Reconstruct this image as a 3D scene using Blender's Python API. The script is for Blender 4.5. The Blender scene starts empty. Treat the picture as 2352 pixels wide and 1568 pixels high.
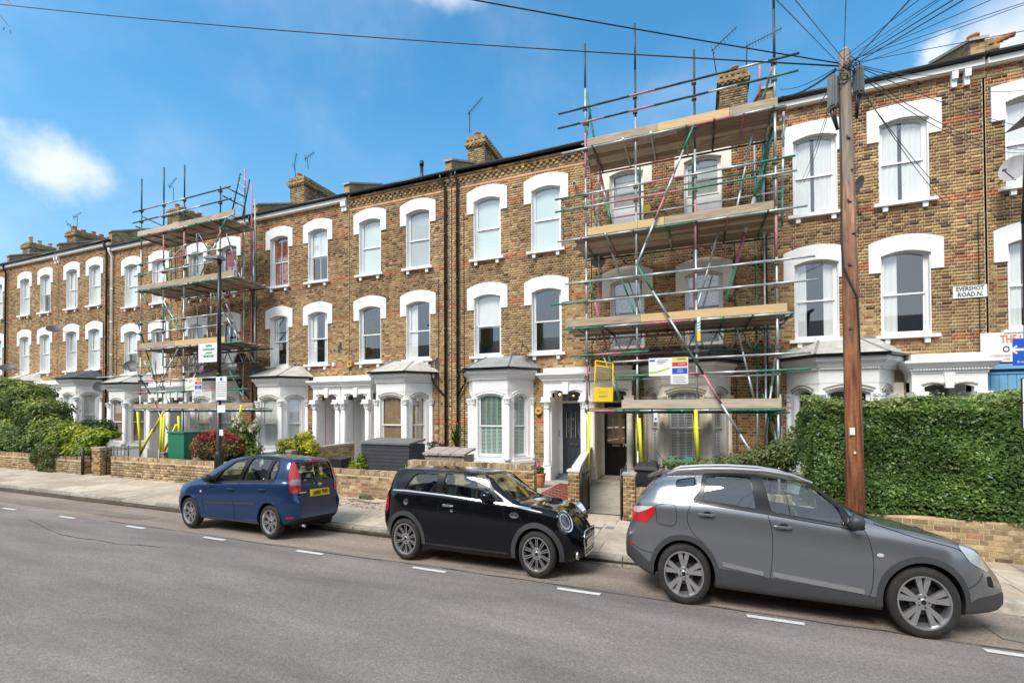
import bpy, bmesh, math, random
import numpy as np
from mathutils import Vector, Matrix
R = math.radians
random.seed(7)
rng = np.random.default_rng(11)
scene = bpy.context.scene
COL = scene.collection

# ------------------------------------------------------------------ camera
H = 2.23
TH, PI_, RO = R(21.8), R(.77), R(.26)
FW = np.array([-math.sin(TH)*math.cos(PI_), math.cos(TH)*math.cos(PI_), math.sin(PI_)])
R0 = np.array([math.cos(TH), math.sin(TH), 0.]); U0 = np.cross(R0, FW)
RT = R0*math.cos(RO)-U0*math.sin(RO); UP = U0*math.cos(RO)+R0*math.sin(RO)
CAMP = np.array([0, 0, H])
cd = bpy.data.cameras.new('camera'); cam = bpy.data.objects.new('camera', cd); COL.objects.link(cam)
cd.sensor_width = 36; cd.lens = 1070/2352*36; cd.shift_y = 138/2352; cd.clip_end = 2000; cd.clip_start = .05
cam.matrix_world = Matrix(((RT[0], UP[0], -FW[0], 0), (RT[1], UP[1], -FW[1], 0), (RT[2], UP[2], -FW[2], H), (0, 0, 0, 1)))
scene.camera = cam

def at(x, y, Y):
    """point on the vertical plane Y seen at plan coordinates x, y of the survey picture"""
    d = FW + RT*(x-1176)/1070 + UP*(922-y)/1070
    return CAMP + d*(Y/d[1])

# ------------------------------------------------------------------ light
SUN_EL, SUN_AZ = R(50), R(-16)      # azimuth from -Y towards +X
world = bpy.data.worlds.new('World'); scene.world = world; world.use_nodes = True
nt = world.node_tree; N = nt.nodes; Lk = nt.links
for n in list(N): N.remove(n)
out = N.new('ShaderNodeOutputWorld'); bg = N.new('ShaderNodeBackground'); bg.inputs[1].default_value = .15
sky = N.new('ShaderNodeTexSky'); sky.sky_type = 'NISHITA'; sky.sun_disc = False
sky.sun_elevation = SUN_EL; sky.sun_rotation = math.pi-SUN_AZ; sky.air_density = 1.0; sky.dust_density = .6; sky.ozone_density = 2.5
tc = N.new('ShaderNodeTexCoord')
hs = N.new('ShaderNodeHueSaturation'); hs.inputs['Saturation'].default_value = 1.0
tn = N.new('ShaderNodeVectorMath'); tn.operation = 'MULTIPLY'; Lk.new(sky.outputs[0], tn.inputs[0]); tn.inputs[1].default_value = (.215, .50, .55)
Lk.new(tn.outputs[0], hs.inputs['Color'])
def cloud(center, rad, stretch, scale, lo, hi, seed, nw=1.6):
    """soft cloud mask round a sky direction"""
    c = Vector(center).normalized()
    sub = N.new('ShaderNodeVectorMath'); sub.operation = 'SUBTRACT'; Lk.new(tc.outputs['Generated'], sub.inputs[0]); sub.inputs[1].default_value = c
    mul = N.new('ShaderNodeVectorMath'); mul.operation = 'MULTIPLY'; Lk.new(sub.outputs[0], mul.inputs[0]); mul.inputs[1].default_value = stretch
    ln = N.new('ShaderNodeVectorMath'); ln.operation = 'LENGTH'; Lk.new(mul.outputs[0], ln.inputs[0])
    no = N.new('ShaderNodeTexNoise'); no.inputs['Scale'].default_value = scale; no.inputs['Detail'].default_value = 7; no.inputs['Roughness'].default_value = .55
    ad = N.new('ShaderNodeVectorMath'); ad.operation = 'ADD'; Lk.new(tc.outputs['Generated'], ad.inputs[0]); ad.inputs[1].default_value = (seed, seed*.3, 0)
    Lk.new(ad.outputs[0], no.inputs['Vector'])
    m = N.new('ShaderNodeMath'); m.operation = 'MULTIPLY_ADD'; Lk.new(ln.outputs['Value'], m.inputs[0]); m.inputs[1].default_value = -1/rad; m.inputs[2].default_value = 1.0
    m2 = N.new('ShaderNodeMath'); m2.operation = 'MULTIPLY_ADD'; Lk.new(no.outputs[0], m2.inputs[0]); m2.inputs[1].default_value = nw; Lk.new(m.outputs[0], m2.inputs[2])
    r = N.new('ShaderNodeMapRange'); Lk.new(m2.outputs[0], r.inputs[0]); r.inputs[1].default_value = lo; r.inputs[2].default_value = hi; r.interpolation_type = 'SMOOTHSTEP'
    return r
hz_ = N.new('ShaderNodeMix'); hz_.data_type = 'RGBA'; sx_ = N.new('ShaderNodeSeparateXYZ'); Lk.new(tc.outputs['Generated'], sx_.inputs[0])
hr_ = N.new('ShaderNodeMapRange'); hr_.interpolation_type = 'SMOOTHSTEP'; Lk.new(sx_.outputs[2], hr_.inputs[0]); hr_.inputs[1].default_value = .62; hr_.inputs[2].default_value = .05; hr_.inputs[3].default_value = 0; hr_.inputs[4].default_value = .7
Lk.new(hr_.outputs[0], hz_.inputs['Factor']); Lk.new(hs.outputs[0], hz_.inputs['A']); hz_.inputs['B'].default_value = (.80, 1.25, 1.65, 1)
def dirpx(x, y):
    d = FW + RT*(x-1176)/1070 + UP*(922-y)/1070
    return tuple(d)
cl = [cloud(dirpx(125, 378), .098, (.85, .85, 1.3), 16, .75, 1.5, 3.0, 1.1),
      cloud(dirpx(2310, 100), .15, (1, 1, 1.3), 7, 1.05, 1.9, 5.0),
      cloud(dirpx(2140, 125), .04, (1, 1, 1.1), 14, 1.05, 1.6, 1.0),
      cloud(dirpx(1020, -25), .11, (.6, 1, 2.4), 7, 1.2, 2.1, 9.0),
      cloud((.3, -1, .75), 1.2, (1, 1, 1), 2.5, .45, 1.5, 2.0),  # from here on: unseen clouds outside the view, added and widened for white fill light
      cloud((-1, -.9, .6), .9, (1, 1, 1.4), 2.5, .6, 1.5, 4.0),
      cloud((1.0, -.5, .5), .8, (1, 1, 1.4), 2.5, .6, 1.5, 6.0)]
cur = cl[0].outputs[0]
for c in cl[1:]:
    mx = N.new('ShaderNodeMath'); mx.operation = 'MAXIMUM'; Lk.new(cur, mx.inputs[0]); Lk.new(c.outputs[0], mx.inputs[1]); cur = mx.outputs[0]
mixc = N.new('ShaderNodeMix'); mixc.data_type = 'RGBA'
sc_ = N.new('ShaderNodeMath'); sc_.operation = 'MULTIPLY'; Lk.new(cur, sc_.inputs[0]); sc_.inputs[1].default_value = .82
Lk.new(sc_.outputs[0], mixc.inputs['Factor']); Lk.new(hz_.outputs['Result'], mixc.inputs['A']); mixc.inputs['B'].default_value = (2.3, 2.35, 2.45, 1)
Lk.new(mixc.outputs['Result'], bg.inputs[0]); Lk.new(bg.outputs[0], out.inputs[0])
sl = bpy.data.lights.new('sun', 'SUN'); sl.energy = 1.25; sl.angle = R(24); sl.color = (1, .95, .87)
sun = bpy.data.objects.new('sun', sl); COL.objects.link(sun)
sd = Vector((math.sin(SUN_AZ)*math.cos(SUN_EL), -math.cos(SUN_AZ)*math.cos(SUN_EL), math.sin(SUN_EL)))
sun.rotation_euler = (-sd).to_track_quat('-Z', 'Y').to_euler()
scene.view_settings.view_transform = 'Standard'; scene.view_settings.look = 'None'
scene.view_settings.exposure = 1.68; scene.view_settings.gamma = 1; scene.view_settings.use_curve_mapping = False
scene.cycles.max_bounces = 6; scene.cycles.transparent_max_bounces = 12; scene.cycles.caustics_reflective = False; scene.cycles.caustics_refractive = False

# ------------------------------------------------------------------ materials
MATS = {}
def newmat(name):
    m = bpy.data.materials.new(name); m.use_nodes = True; MATS[name] = m
    return m, m.node_tree, m.node_tree.nodes['Principled BSDF']
def simple(name, col, rough=.7, metal=0, var=.12, scale=3, bump=0, bscale=40, coat=0, spec=None, dirt=None, stretch=(1, 1, 1), detail=5):
    """principled with noise variation in world space"""
    m, t, b = newmat(name); n = t.nodes; l = t.links
    g = n.new('ShaderNodeNewGeometry'); mp = n.new('ShaderNodeMapping'); mp.inputs['Scale'].default_value = stretch; l.new(g.outputs['Position'], mp.inputs[0])
    no = n.new('ShaderNodeTexNoise'); no.inputs['Scale'].default_value = scale; no.inputs['Detail'].default_value = detail; l.new(mp.outputs[0], no.inputs['Vector'])
    r = n.new('ShaderNodeMapRange'); l.new(no.outputs[0], r.inputs[0]); r.inputs[1].default_value = .3; r.inputs[2].default_value = .7; r.inputs[3].default_value = 1-var; r.inputs[4].default_value = 1+var
    mu = n.new('ShaderNodeVectorMath'); mu.operation = 'SCALE'; mu.inputs[0].default_value = col[:3]; l.new(r.outputs[0], mu.inputs['Scale'])
    src = mu.outputs[0]
    if dirt:
        n2 = n.new('ShaderNodeTexNoise'); n2.inputs['Scale'].default_value = dirt[1]; n2.inputs['Detail'].default_value = 6; n2.inputs['Roughness'].default_value = .65; l.new(mp.outputs[0], n2.inputs['Vector'])
        r2 = n.new('ShaderNodeMapRange'); l.new(n2.outputs[0], r2.inputs[0]); r2.inputs[1].default_value = dirt[2]; r2.inputs[2].default_value = dirt[3]; r2.inputs[4].default_value = dirt[4]
        mx = n.new('ShaderNodeMix'); mx.data_type = 'RGBA'; l.new(r2.outputs[0], mx.inputs['Factor']); l.new(src, mx.inputs['A']); mx.inputs['B'].default_value = (*dirt[0], 1)
        src = mx.outputs['Result']
    l.new(src, b.inputs['Base Color']); b.inputs['Roughness'].default_value = rough; b.inputs['Metallic'].default_value = metal
    if coat: b.inputs['Coat Weight'].default_value = coat; b.inputs['Coat Roughness'].default_value = .12
    if spec is not None: b.inputs['Specular IOR Level'].default_value = spec
    if bump:
        nb = n.new('ShaderNodeTexNoise'); nb.inputs['Scale'].default_value = bscale; nb.inputs['Detail'].default_value = 4; l.new(g.outputs['Position'], nb.inputs['Vector'])
        bp = n.new('ShaderNodeBump'); bp.inputs['Strength'].default_value = bump; bp.inputs['Distance'].default_value = .02; l.new(nb.outputs[0], bp.inputs['Height']); l.new(bp.outputs[0], b.inputs['Normal'])
    return m
def M(n): return MATS[n]
def tinted(name, stops, rough=.85, var=.25, vscale=25, big=.28, translucent=0, const=False, spec=.3):
    """colour from the per-piece 'tint' value through a ramp"""
    m, t, b = newmat(name); n = t.nodes; l = t.links
    a = n.new('ShaderNodeAttribute'); a.attribute_name = 'tint'; cr = n.new('ShaderNodeValToRGB'); l.new(a.outputs['Fac'], cr.inputs[0])
    e = cr.color_ramp.elements
    while len(e) > 1: e.remove(e[-1])
    e[0].position = stops[0][0]; e[0].color = (*stops[0][1], 1)
    for p, c in stops[1:]:
        x = e.new(p); x.color = (*c, 1)
    if const: cr.color_ramp.interpolation = 'CONSTANT'
    g = n.new('ShaderNodeNewGeometry'); no = n.new('ShaderNodeTexNoise'); no.inputs['Scale'].default_value = vscale; no.inputs['Detail'].default_value = 5; l.new(g.outputs['Position'], no.inputs['Vector'])
    r = n.new('ShaderNodeMapRange'); l.new(no.outputs[0], r.inputs[0]); r.inputs[1].default_value = .3; r.inputs[2].default_value = .7; r.inputs[3].default_value = 1-var; r.inputs[4].default_value = 1+var
    n2 = n.new('ShaderNodeTexNoise'); n2.inputs['Scale'].default_value = .55; n2.inputs['Detail'].default_value = 4; l.new(g.outputs['Position'], n2.inputs['Vector'])
    r2 = n.new('ShaderNodeMapRange'); l.new(n2.outputs[0], r2.inputs[0]); r2.inputs[1].default_value = .35; r2.inputs[2].default_value = .65; r2.inputs[3].default_value = 1-big; r2.inputs[4].default_value = 1+big
    mm = n.new('ShaderNodeMath'); mm.operation = 'MULTIPLY'; l.new(r.outputs[0], mm.inputs[0]); l.new(r2.outputs[0], mm.inputs[1])
    mu = n.new('ShaderNodeVectorMath'); mu.operation = 'SCALE'; l.new(cr.outputs[0], mu.inputs[0]); l.new(mm.outputs[0], mu.inputs['Scale'])
    l.new(mu.outputs[0], b.inputs['Base Color']); b.inputs['Roughness'].default_value = rough; b.inputs['Specular IOR Level'].default_value = spec
    if translucent:
        tr = n.new('ShaderNodeBsdfTranslucent'); l.new(mu.outputs[0], tr.inputs[0]); ms = n.new('ShaderNodeMixShader'); ms.inputs[0].default_value = translucent
        o = n['Material Output']; l.new(b.outputs[0], ms.inputs[1]); l.new(tr.outputs[0], ms.inputs[2]); l.new(ms.outputs[0], o.inputs[0])
    return m
def glassmat(name, tint, refl=.12, trans=1.0, rough=.02, f0=1.5):
    m, t, b = newmat(name); n = t.nodes; l = t.links; n.remove(b)
    tr = n.new('ShaderNodeBsdfTransparent'); tr.inputs[0].default_value = (*tint, 1)
    gl = n.new('ShaderNodeBsdfGlossy'); gl.inputs['Roughness'].default_value = rough; gl.inputs[0].default_value = (.95, .97, 1, 1)
    fr = n.new('ShaderNodeLayerWeight'); fr.inputs[0].default_value = .5; pw = n.new('ShaderNodeMath'); pw.operation = 'POWER'; l.new(fr.outputs['Facing'], pw.inputs[0]); pw.inputs[1].default_value = 4.0
    ad = n.new('ShaderNodeMath'); ad.operation = 'MULTIPLY_ADD'; ad.use_clamp = True; l.new(pw.outputs[0], ad.inputs[0]); ad.inputs[1].default_value = .8; ad.inputs[2].default_value = refl+.04
    ms = n.new('ShaderNodeMixShader'); l.new(ad.outputs[0], ms.inputs[0]); l.new(tr.outputs[0], ms.inputs[1]); l.new(gl.outputs[0], ms.inputs[2])
    l.new(ms.outputs[0], n['Material Output'].inputs[0])
    return m
STOCK = [(0, (.06, .035, .022)), (.1, (.13, .068, .033)), (.25, (.235, .128, .058)), (.4, (.32, .188, .075)), (.55, (.40, .245, .09)), (.68, (.46, .30, .12)), (.78, (.54, .38, .18)), (.8, (.30, .12, .07)),
         (.85, (.30, .085, .04)), (.9, (.42, .11, .045)), (.95, (.50, .15, .05)), (1, (.58, .20, .07))]
STOCK = [(p_, tuple(c*.86+.14*(.3*q[0]+.59*q[1]+.11*q[2]) for c in q)) for p_, q in STOCK]
tinted('brick', STOCK)
tinted('brick_worn', [(0, (.10, .07, .05)), (.2, (.20, .14, .09)), (.4, (.31, .225, .13)), (.6, (.42, .315, .18)), (.78, (.52, .42, .28)), (.8, (.33, .17, .11)), (1, (.42, .20, .13))], big=.3)
simple('mortar', (.60, .46, .28), .95, var=.25, scale=9)
def far_brick(name):
    """brickwork too far off to tell the bricks apart, same palette"""
    m, t, b = newmat(name); n = t.nodes; l = t.links
    g = n.new('ShaderNodeNewGeometry'); sp = n.new('ShaderNodeSeparateXYZ'); l.new(g.outputs['Position'], sp.inputs[0]); cb = n.new('ShaderNodeCombineXYZ')
    ad = n.new('ShaderNodeMath'); l.new(sp.outputs[0], ad.inputs[0]); l.new(sp.outputs[1], ad.inputs[1]); l.new(ad.outputs[0], cb.inputs[0]); l.new(sp.outputs[2], cb.inputs[1])
    bt = n.new('ShaderNodeTexBrick'); l.new(cb.outputs[0], bt.inputs['Vector']); bt.inputs['Scale'].default_value = 1; bt.inputs['Brick Width'].default_value = .19; bt.inputs['Row Height'].default_value = .078
    bt.inputs['Mortar Size'].default_value = .006; bt.inputs['Color1'].default_value = (.15, .09, .04, 1); bt.inputs['Color2'].default_value = (.43, .30, .13, 1); bt.inputs['Mortar'].default_value = (.40, .33, .22, 1); bt.inputs['Bias'].default_value = .1
    no = n.new('ShaderNodeTexNoise'); no.inputs['Scale'].default_value = 1.3; no.inputs['Detail'].default_value = 6; l.new(g.outputs['Position'], no.inputs['Vector'])
    r = n.new('ShaderNodeMapRange'); l.new(no.outputs[0], r.inputs[0]); r.inputs[1].default_value = .3; r.inputs[2].default_value = .7; r.inputs[3].default_value = .7; r.inputs[4].default_value = 1.25
    mu = n.new('ShaderNodeVectorMath'); mu.operation = 'SCALE'; l.new(bt.outputs[0], mu.inputs[0]); l.new(r.outputs[0], mu.inputs['Scale']); l.new(mu.outputs[0], b.inputs['Base Color']); b.inputs['Roughness'].default_value = .95
far_brick('brickwork')
DIRT = ((.44, .41, .36), 2.6,  .52, .8, .28)
simple('white', (.86, .86, .85), .55, var=.03, scale=1.5, dirt=DIRT, stretch=(1.6, 1.6, .45))
simple('white_bright', (.88, .88, .88), .5, var=.02, scale=1.5, dirt=((.55, .55, .54), 2.5, .6, .85, .4))
simple('white_worn', (.70, .70, .68), .7, var=.08, scale=3, dirt=((.33, .32, .29), 3.5, .5, .75, .7))
simple('cream', (.82, .75, .64), .6, var=.05, scale=2, dirt=((.45, .38, .29), 2.5, .52, .8, .5))
simple('pvc', (.83, .83, .84), .35, var=.02)
simple('sash_cream', (.70, .68, .62), .4, var=.04)
simple('moulding_grey', (.46, .43, .38), .9, var=.3, scale=30)
simple('patch_render', (.33, .31, .28), .95, var=.15, scale=8)
simple('slate', (.055, .055, .062), .6, var=.3, scale=6)
simple('felt', (.30, .31, .30), .8, var=.18, scale=5, dirt=((.14, .15, .13), 3, .5, .8, .6))
simple('felt_pale', (.50, .48, .44), .8, var=.15, scale=5, dirt=((.25, .25, .23), 3, .5, .8, .6))
simple('lead', (.17, .18, .20), .5, var=.2, scale=4)
simple('black_paint', (.012, .012, .013), .35, var=.2)
simple('black_plastic', (.02, .02, .021), .55, var=.15)
simple('interior', (.03, .028, .026), .9)
simple('room', (.17, .16, .145), .9)
simple('net', (.93, .93, .92), .9, var=.05, scale=6, stretch=(6, 6, .4))
simple('net_blue', (.78, .88, .86), .9, var=.06, scale=1)
simple('net_grey', (.52, .54, .53), .9, var=.1, scale=1.2)
simple('lace', (.55, .56, .60), .9, var=.55, scale=28)
simple('blind_brown', (.40, .25, .14), .85, var=.2, scale=5, stretch=(1, 1, 12))
simple('blind_pink', (.58, .22, .27), .85, var=.25, scale=1)
simple('curtain_red', (.38, .12, .09), .9, var=.6, scale=7)
simple('shutter_green', (.42, .55, .47), .6, var=.08)
simple('timber_board', (.42, .335, .24), .85, var=.25, scale=2.5, stretch=(1, 6, 14), dirt=((.20, .16, .12), 2, .46, .7, .7))
simple('timber_dark', (.27, .21, .15), .9, var=.3, scale=2.5, stretch=(1, 6, 14))
simple('timber_pale', (.50, .42, .33), .85, var=.2, scale=2.5, stretch=(1, 6, 14), dirt=((.24, .19, .14), 2, .5, .75, .5))
simple('timber_new', (.62, .43, .22), .8, var=.14, scale=2.5, stretch=(1, 6, 14))
simple('timber_grey', (.30, .25, .21), .85, var=.25, scale=3, stretch=(8, 8, 1))
simple('timber_top', (.36, .32, .29), .85, var=.2, scale=3, stretch=(2, 8, 8))
simple('galv', (.50, .54, .54), .42, .55, var=.15, scale=9)
simple('paint_green', (.03, .22, .13), .5, var=.3, scale=12, dirt=((.35, .38, .37), 9, .55, .7, .7))
simple('paint_pink', (.52, .19, .24), .5, var=.25, scale=12, dirt=((.4, .4, .38), 9, .55, .7, .7))
simple('tube_dark', (.03, .06, .055), .5, var=.3, scale=12)
simple('yellow_foam', (.80, .76, .03), .6, var=.06)
simple('yellow_gate', (.80, .52, .02), .5, var=.06)
simple('coupler', (.13, .09, .08), .6, .3, var=.4, scale=30)
simple('pole_wood', (.27, .098, .042), .85, var=.65, scale=3.5, stretch=(7, 7, .5), bump=.5, bscale=18, dirt=((.07, .035, .022), 2.2, .52, .62, .75))
def weather_pole():
    m = M('pole_wood'); n = m.node_tree.nodes; l = m.node_tree.links; b = n['Principled BSDF']; src = b.inputs['Base Color'].links[0].from_socket
    g = n.new('ShaderNodeNewGeometry'); sp = n.new('ShaderNodeSeparateXYZ'); l.new(g.outputs['Position'], sp.inputs[0]); r = n.new('ShaderNodeMapRange'); l.new(sp.outputs[2], r.inputs[0]); r.inputs[1].default_value = 2.6; r.inputs[2].default_value = 6.3; r.inputs[4].default_value = .8
    mx = n.new('ShaderNodeMix'); mx.data_type = 'RGBA'; l.new(r.outputs[0], mx.inputs['Factor']); l.new(src, mx.inputs['A'])
    no = n.new('ShaderNodeTexNoise'); no.inputs['Scale'].default_value = 3.5; mp = n.new('ShaderNodeMapping'); mp.inputs['Scale'].default_value = (8, 8, .6); l.new(g.outputs['Position'], mp.inputs[0]); l.new(mp.outputs[0], no.inputs['Vector'])
    cr = n.new('ShaderNodeValToRGB'); l.new(no.outputs[0], cr.inputs[0]); cr.color_ramp.elements[0].position = .35; cr.color_ramp.elements[0].color = (.12, .075, .05, 1); cr.color_ramp.elements[1].position = .65; cr.color_ramp.elements[1].color = (.50, .36, .26, 1); l.new(cr.outputs[0], mx.inputs['B']); l.new(mx.outputs['Result'], b.inputs['Base Color'])
weather_pole()
simple('pole_top', (.32, .25, .20), .85, var=.3, scale=4, stretch=(7, 7, .6))
simple('box_grey', (.13, .14, .145), .45, var=.15, scale=3)
simple('cable', (.02, .022, .026), .5)
simple('cable_grey', (.12, .12, .13), .6)
simple('terracotta', (.50, .20, .10), .8, var=.15, scale=6)
simple('pot_pale', (.55, .46, .32), .85, var=.2, scale=6)
simple('dish', (.05, .053, .058), .5, var=.1)
simple('dish_pale', (.45, .45, .46), .5, var=.1)
simple('alarm', (.80, .48, .03), .4, var=.05)
simple('blue', (.02, .10, .55), .4, var=.03)
simple('sign_white', (.82, .82, .81), .35, var=.02)
simple('ink', (.02, .02, .025), .5); simple('ink_orange', (.80, .17, .03), .5); simple('ink_green', (.03, .30, .14), .5); simple('ink_navy', (.05, .03, .20), .5); simple('ink_red', (.62, .04, .04), .5); simple('ink_yellow', (.78, .60, .04), .5); simple('ink_pink', (.60, .25, .22), .5); simple('ink_lime', (.45, .62, .10), .5)
simple('dark_box', (.045, .052, .065), .6, var=.15, scale=4)
simple('box_top', (.17, .165, .16), .8, var=.15, scale=6)
simple('green_board', (.015, .16, .09), .45, var=.1, scale=2)
simple('door_navy', (.035, .045, .06), .4, var=.05)
simple('door_black', (.010, .010, .011), .16, var=.05)
simple('door_red', (.34, .02, .02), .35, var=.05)
simple('chrome', (.75, .75, .76), .15, 1, var=.03)
simple('step_blue', (.11, .135, .17), .6, var=.15, scale=8)
simple('concrete', (.38, .34, .28), .9, var=.16, scale=5, dirt=((.22, .2, .15), 3, .5, .75, .5), bump=.2, bscale=60)
simple('soil', (.07, .05, .035), .95, var=.4, scale=5)
simple('stem', (.09, .06, .035), .9, var=.3, scale=10)
simple('stone_cap', (.40, .36, .30), .9, var=.2, scale=8)
simple('blue_boards', (.17, .40, .62), .5, var=.08, scale=1.5)
simple('blue_gap', (.03, .11, .22), .6)
simple('bin_black', (.022, .023, .026), .5, var=.15)
simple('bin_teal', (.03, .20, .15), .5, var=.15)
simple('tile_red', (.42, .10, .06), .5, var=.2, scale=9); simple('tile_black', (.02, .02, .022), .45, var=.3, scale=9)
simple('lamp_glow', (.9, .55, .2), .5); b_ = M('lamp_glow').node_tree.nodes['Principled BSDF']; b_.inputs['Emission Color'].default_value = (1, .62, .25, 1); b_.inputs['Emission Strength'].default_value = 4
glassmat('glass', (.96, .98, .97), .17)
glassmat('glass_sky', (.93, .97, .97), .18)
glassmat('car_glass', (.76, .90, .86), .09)
glassmat('car_glass_dark', (.10, .11, .12), .12)
glassmat('lens', (.86, .88, .9), .06)
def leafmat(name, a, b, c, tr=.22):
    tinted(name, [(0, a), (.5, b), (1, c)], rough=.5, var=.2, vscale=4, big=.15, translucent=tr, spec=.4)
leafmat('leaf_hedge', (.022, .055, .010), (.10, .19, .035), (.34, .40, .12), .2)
b_ = M('leaf_hedge').node_tree.nodes['Principled BSDF']; b_.inputs['Roughness'].default_value = .38; b_.inputs['Specular IOR Level'].default_value = .5
leafmat('leaf_bush', (.035, .075, .012), (.13, .20, .03), (.38, .40, .07))
leafmat('leaf_lime', (.10, .18, .012), (.27, .34, .02), (.45, .46, .03))
leafmat('leaf_dark', (.018, .042, .012), (.04, .085, .02), (.09, .14, .04))
leafmat('leaf_weed', (.06, .10, .02), (.16, .20, .06), (.32, .30, .12))
leafmat('leaf_red', (.05, .05, .012), (.16, .12, .03), (.30, .08, .03))
leafmat('leaf_var', (.13, .20, .015), (.45, .42, .03), (.62, .56, .05))
leafmat('petal_red', (.30, .02, .03), (.50, .05, .06), (.62, .12, .12)); leafmat('petal_cream', (.65, .58, .32), (.72, .68, .5), (.78, .76, .65)); leafmat('petal_pink', (.5, .08, .2), (.65, .25, .4), (.75, .6, .62))
leafmat('leaf_brown', (.03, .012, .012), (.05, .02, .018), (.07, .03, .02), .1)
# asphalt
def asphalt(name, base, lo, hi, warm):
    m, t, b = newmat(name); n = t.nodes; l = t.links
    g = n.new('ShaderNodeNewGeometry')
    sp = n.new('ShaderNodeTexNoise'); sp.inputs['Scale'].default_value = 75; sp.inputs['Detail'].default_value = 3; sp.inputs['Roughness'].default_value = .8; l.new(g.outputs['Position'], sp.inputs['Vector'])
    r = n.new('ShaderNodeMapRange'); l.new(sp.outputs[0], r.inputs[0]); r.inputs[1].default_value = .25; r.inputs[2].default_value = .75; r.inputs[3].default_value = lo; r.inputs[4].default_value = hi
    bg_ = n.new('ShaderNodeTexNoise'); bg_.inputs['Scale'].default_value = .8; bg_.inputs['Detail'].default_value = 8; bg_.inputs['Roughness'].default_value = .6; mp = n.new('ShaderNodeMapping'); mp.inputs['Scale'].default_value = (.4, 1.9, 1); l.new(g.outputs['Position'], mp.inputs[0]); l.new(mp.outputs[0], bg_.inputs['Vector'])
    r2 = n.new('ShaderNodeMapRange'); l.new(bg_.outputs[0], r2.inputs[0]); r2.inputs[1].default_value = .3; r2.inputs[2].default_value = .7; r2.inputs[3].default_value = .72; r2.inputs[4].default_value = 1.22
    mm = n.new('ShaderNodeMath'); mm.operation = 'MULTIPLY'; l.new(r.outputs[0], mm.inputs[0]); l.new(r2.outputs[0], mm.inputs[1])
    mx = n.new('ShaderNodeMix'); mx.data_type = 'RGBA'; mx.inputs['A'].default_value = (*base, 1); mx.inputs['B'].default_value = (*warm, 1)
    v = n.new('ShaderNodeTexVoronoi'); v.inputs['Scale'].default_value = 60; l.new(g.outputs['Position'], v.inputs['Vector'])
    sc2 = n.new('ShaderNodeSeparateColor'); l.new(v.outputs['Color'], sc2.inputs[0]); l.new(sc2.outputs[0], mx.inputs['Factor'])
    mu = n.new('ShaderNodeVectorMath'); mu.operation = 'SCALE'; l.new(mx.outputs['Result'], mu.inputs[0]); l.new(mm.outputs[0], mu.inputs['Scale'])
    l.new(mu.outputs[0], b.inputs['Base Color']); b.inputs['Roughness'].default_value = .9; b.inputs['Specular IOR Level'].default_value = .25
    bp = n.new('ShaderNodeBump'); bp.inputs['Strength'].default_value = .35; bp.inputs['Distance'].default_value = .006; l.new(sp.outputs[0], bp.inputs['Height']); l.new(bp.outputs[0], b.inputs['Normal'])
asphalt('asphalt', (.178, .155, .145), .58, 1.42, (.245, .215, .20))
asphalt('asphalt_old', (.24, .195, .16), .5, 1.5, (.33, .27, .225))
asphalt('asphalt_patch', (.19, .168, .142), .5, 1.5, (.27, .235, .20))
simple('road_paint', (.62, .62, .60), .7, var=.12, scale=14, dirt=((.3, .28, .27), 16, .55, .75, .6))
tinted('paving', [(0, (.40, .33, .26)), (.5, (.47, .395, .31)), (1, (.53, .46, .37))], rough=.9, var=.14, vscale=7, big=.1)
tinted('kerbstone', [(0, (.27, .245, .21)), (1, (.40, .37, .32))], rough=.9, var=.25, vscale=12, big=.15)

# ------------------------------------------------------------------ object helpers
def tag(o, label=None, cat=None, group=None, kind=None):
    if label: o['label'] = label
    if cat: o['category'] = cat
    if group: o['group'] = group
    if kind: o['kind'] = kind
    return o
LOCS = {}
def thing(name, label, cat, loc=(0, 0, 0), group=None):
    o = bpy.data.objects.new(name, None); COL.objects.link(o); o.location = loc; o.empty_display_size = .2
    LOCS[o.name] = Vector(loc)
    return tag(o, label, cat, group)
def wloc(o):
    return LOCS.get(o.name, Vector((0, 0, 0)))
def link(name, me, parent=None, loc=None):
    """parent keeps the mesh's world coordinates"""
    o = bpy.data.objects.new(name, me); COL.objects.link(o)
    if parent is not None:
        o.parent = parent; o.matrix_parent_inverse = Matrix.Translation(-wloc(parent))
    if loc is not None: o.location = loc
    LOCS[o.name] = Vector(loc) if loc is not None else Vector((0, 0, 0))
    return o
class Fr:
    """frame on a wall: u along, n outward, z up"""
    def __init__(s, o, u, n): s.o = Vector(o); s.u = Vector(u); s.n = Vector(n)
    def P(s, u, n, z): return s.o + s.u*u + s.n*n + Vector((0, 0, z))
FY = 14.34
FACE = Fr((0, FY, 0), (1, 0, 0), (0, -1, 0))
WORLDF = Fr((0, 0, 0), (1, 0, 0), (0, 1, 0))
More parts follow.
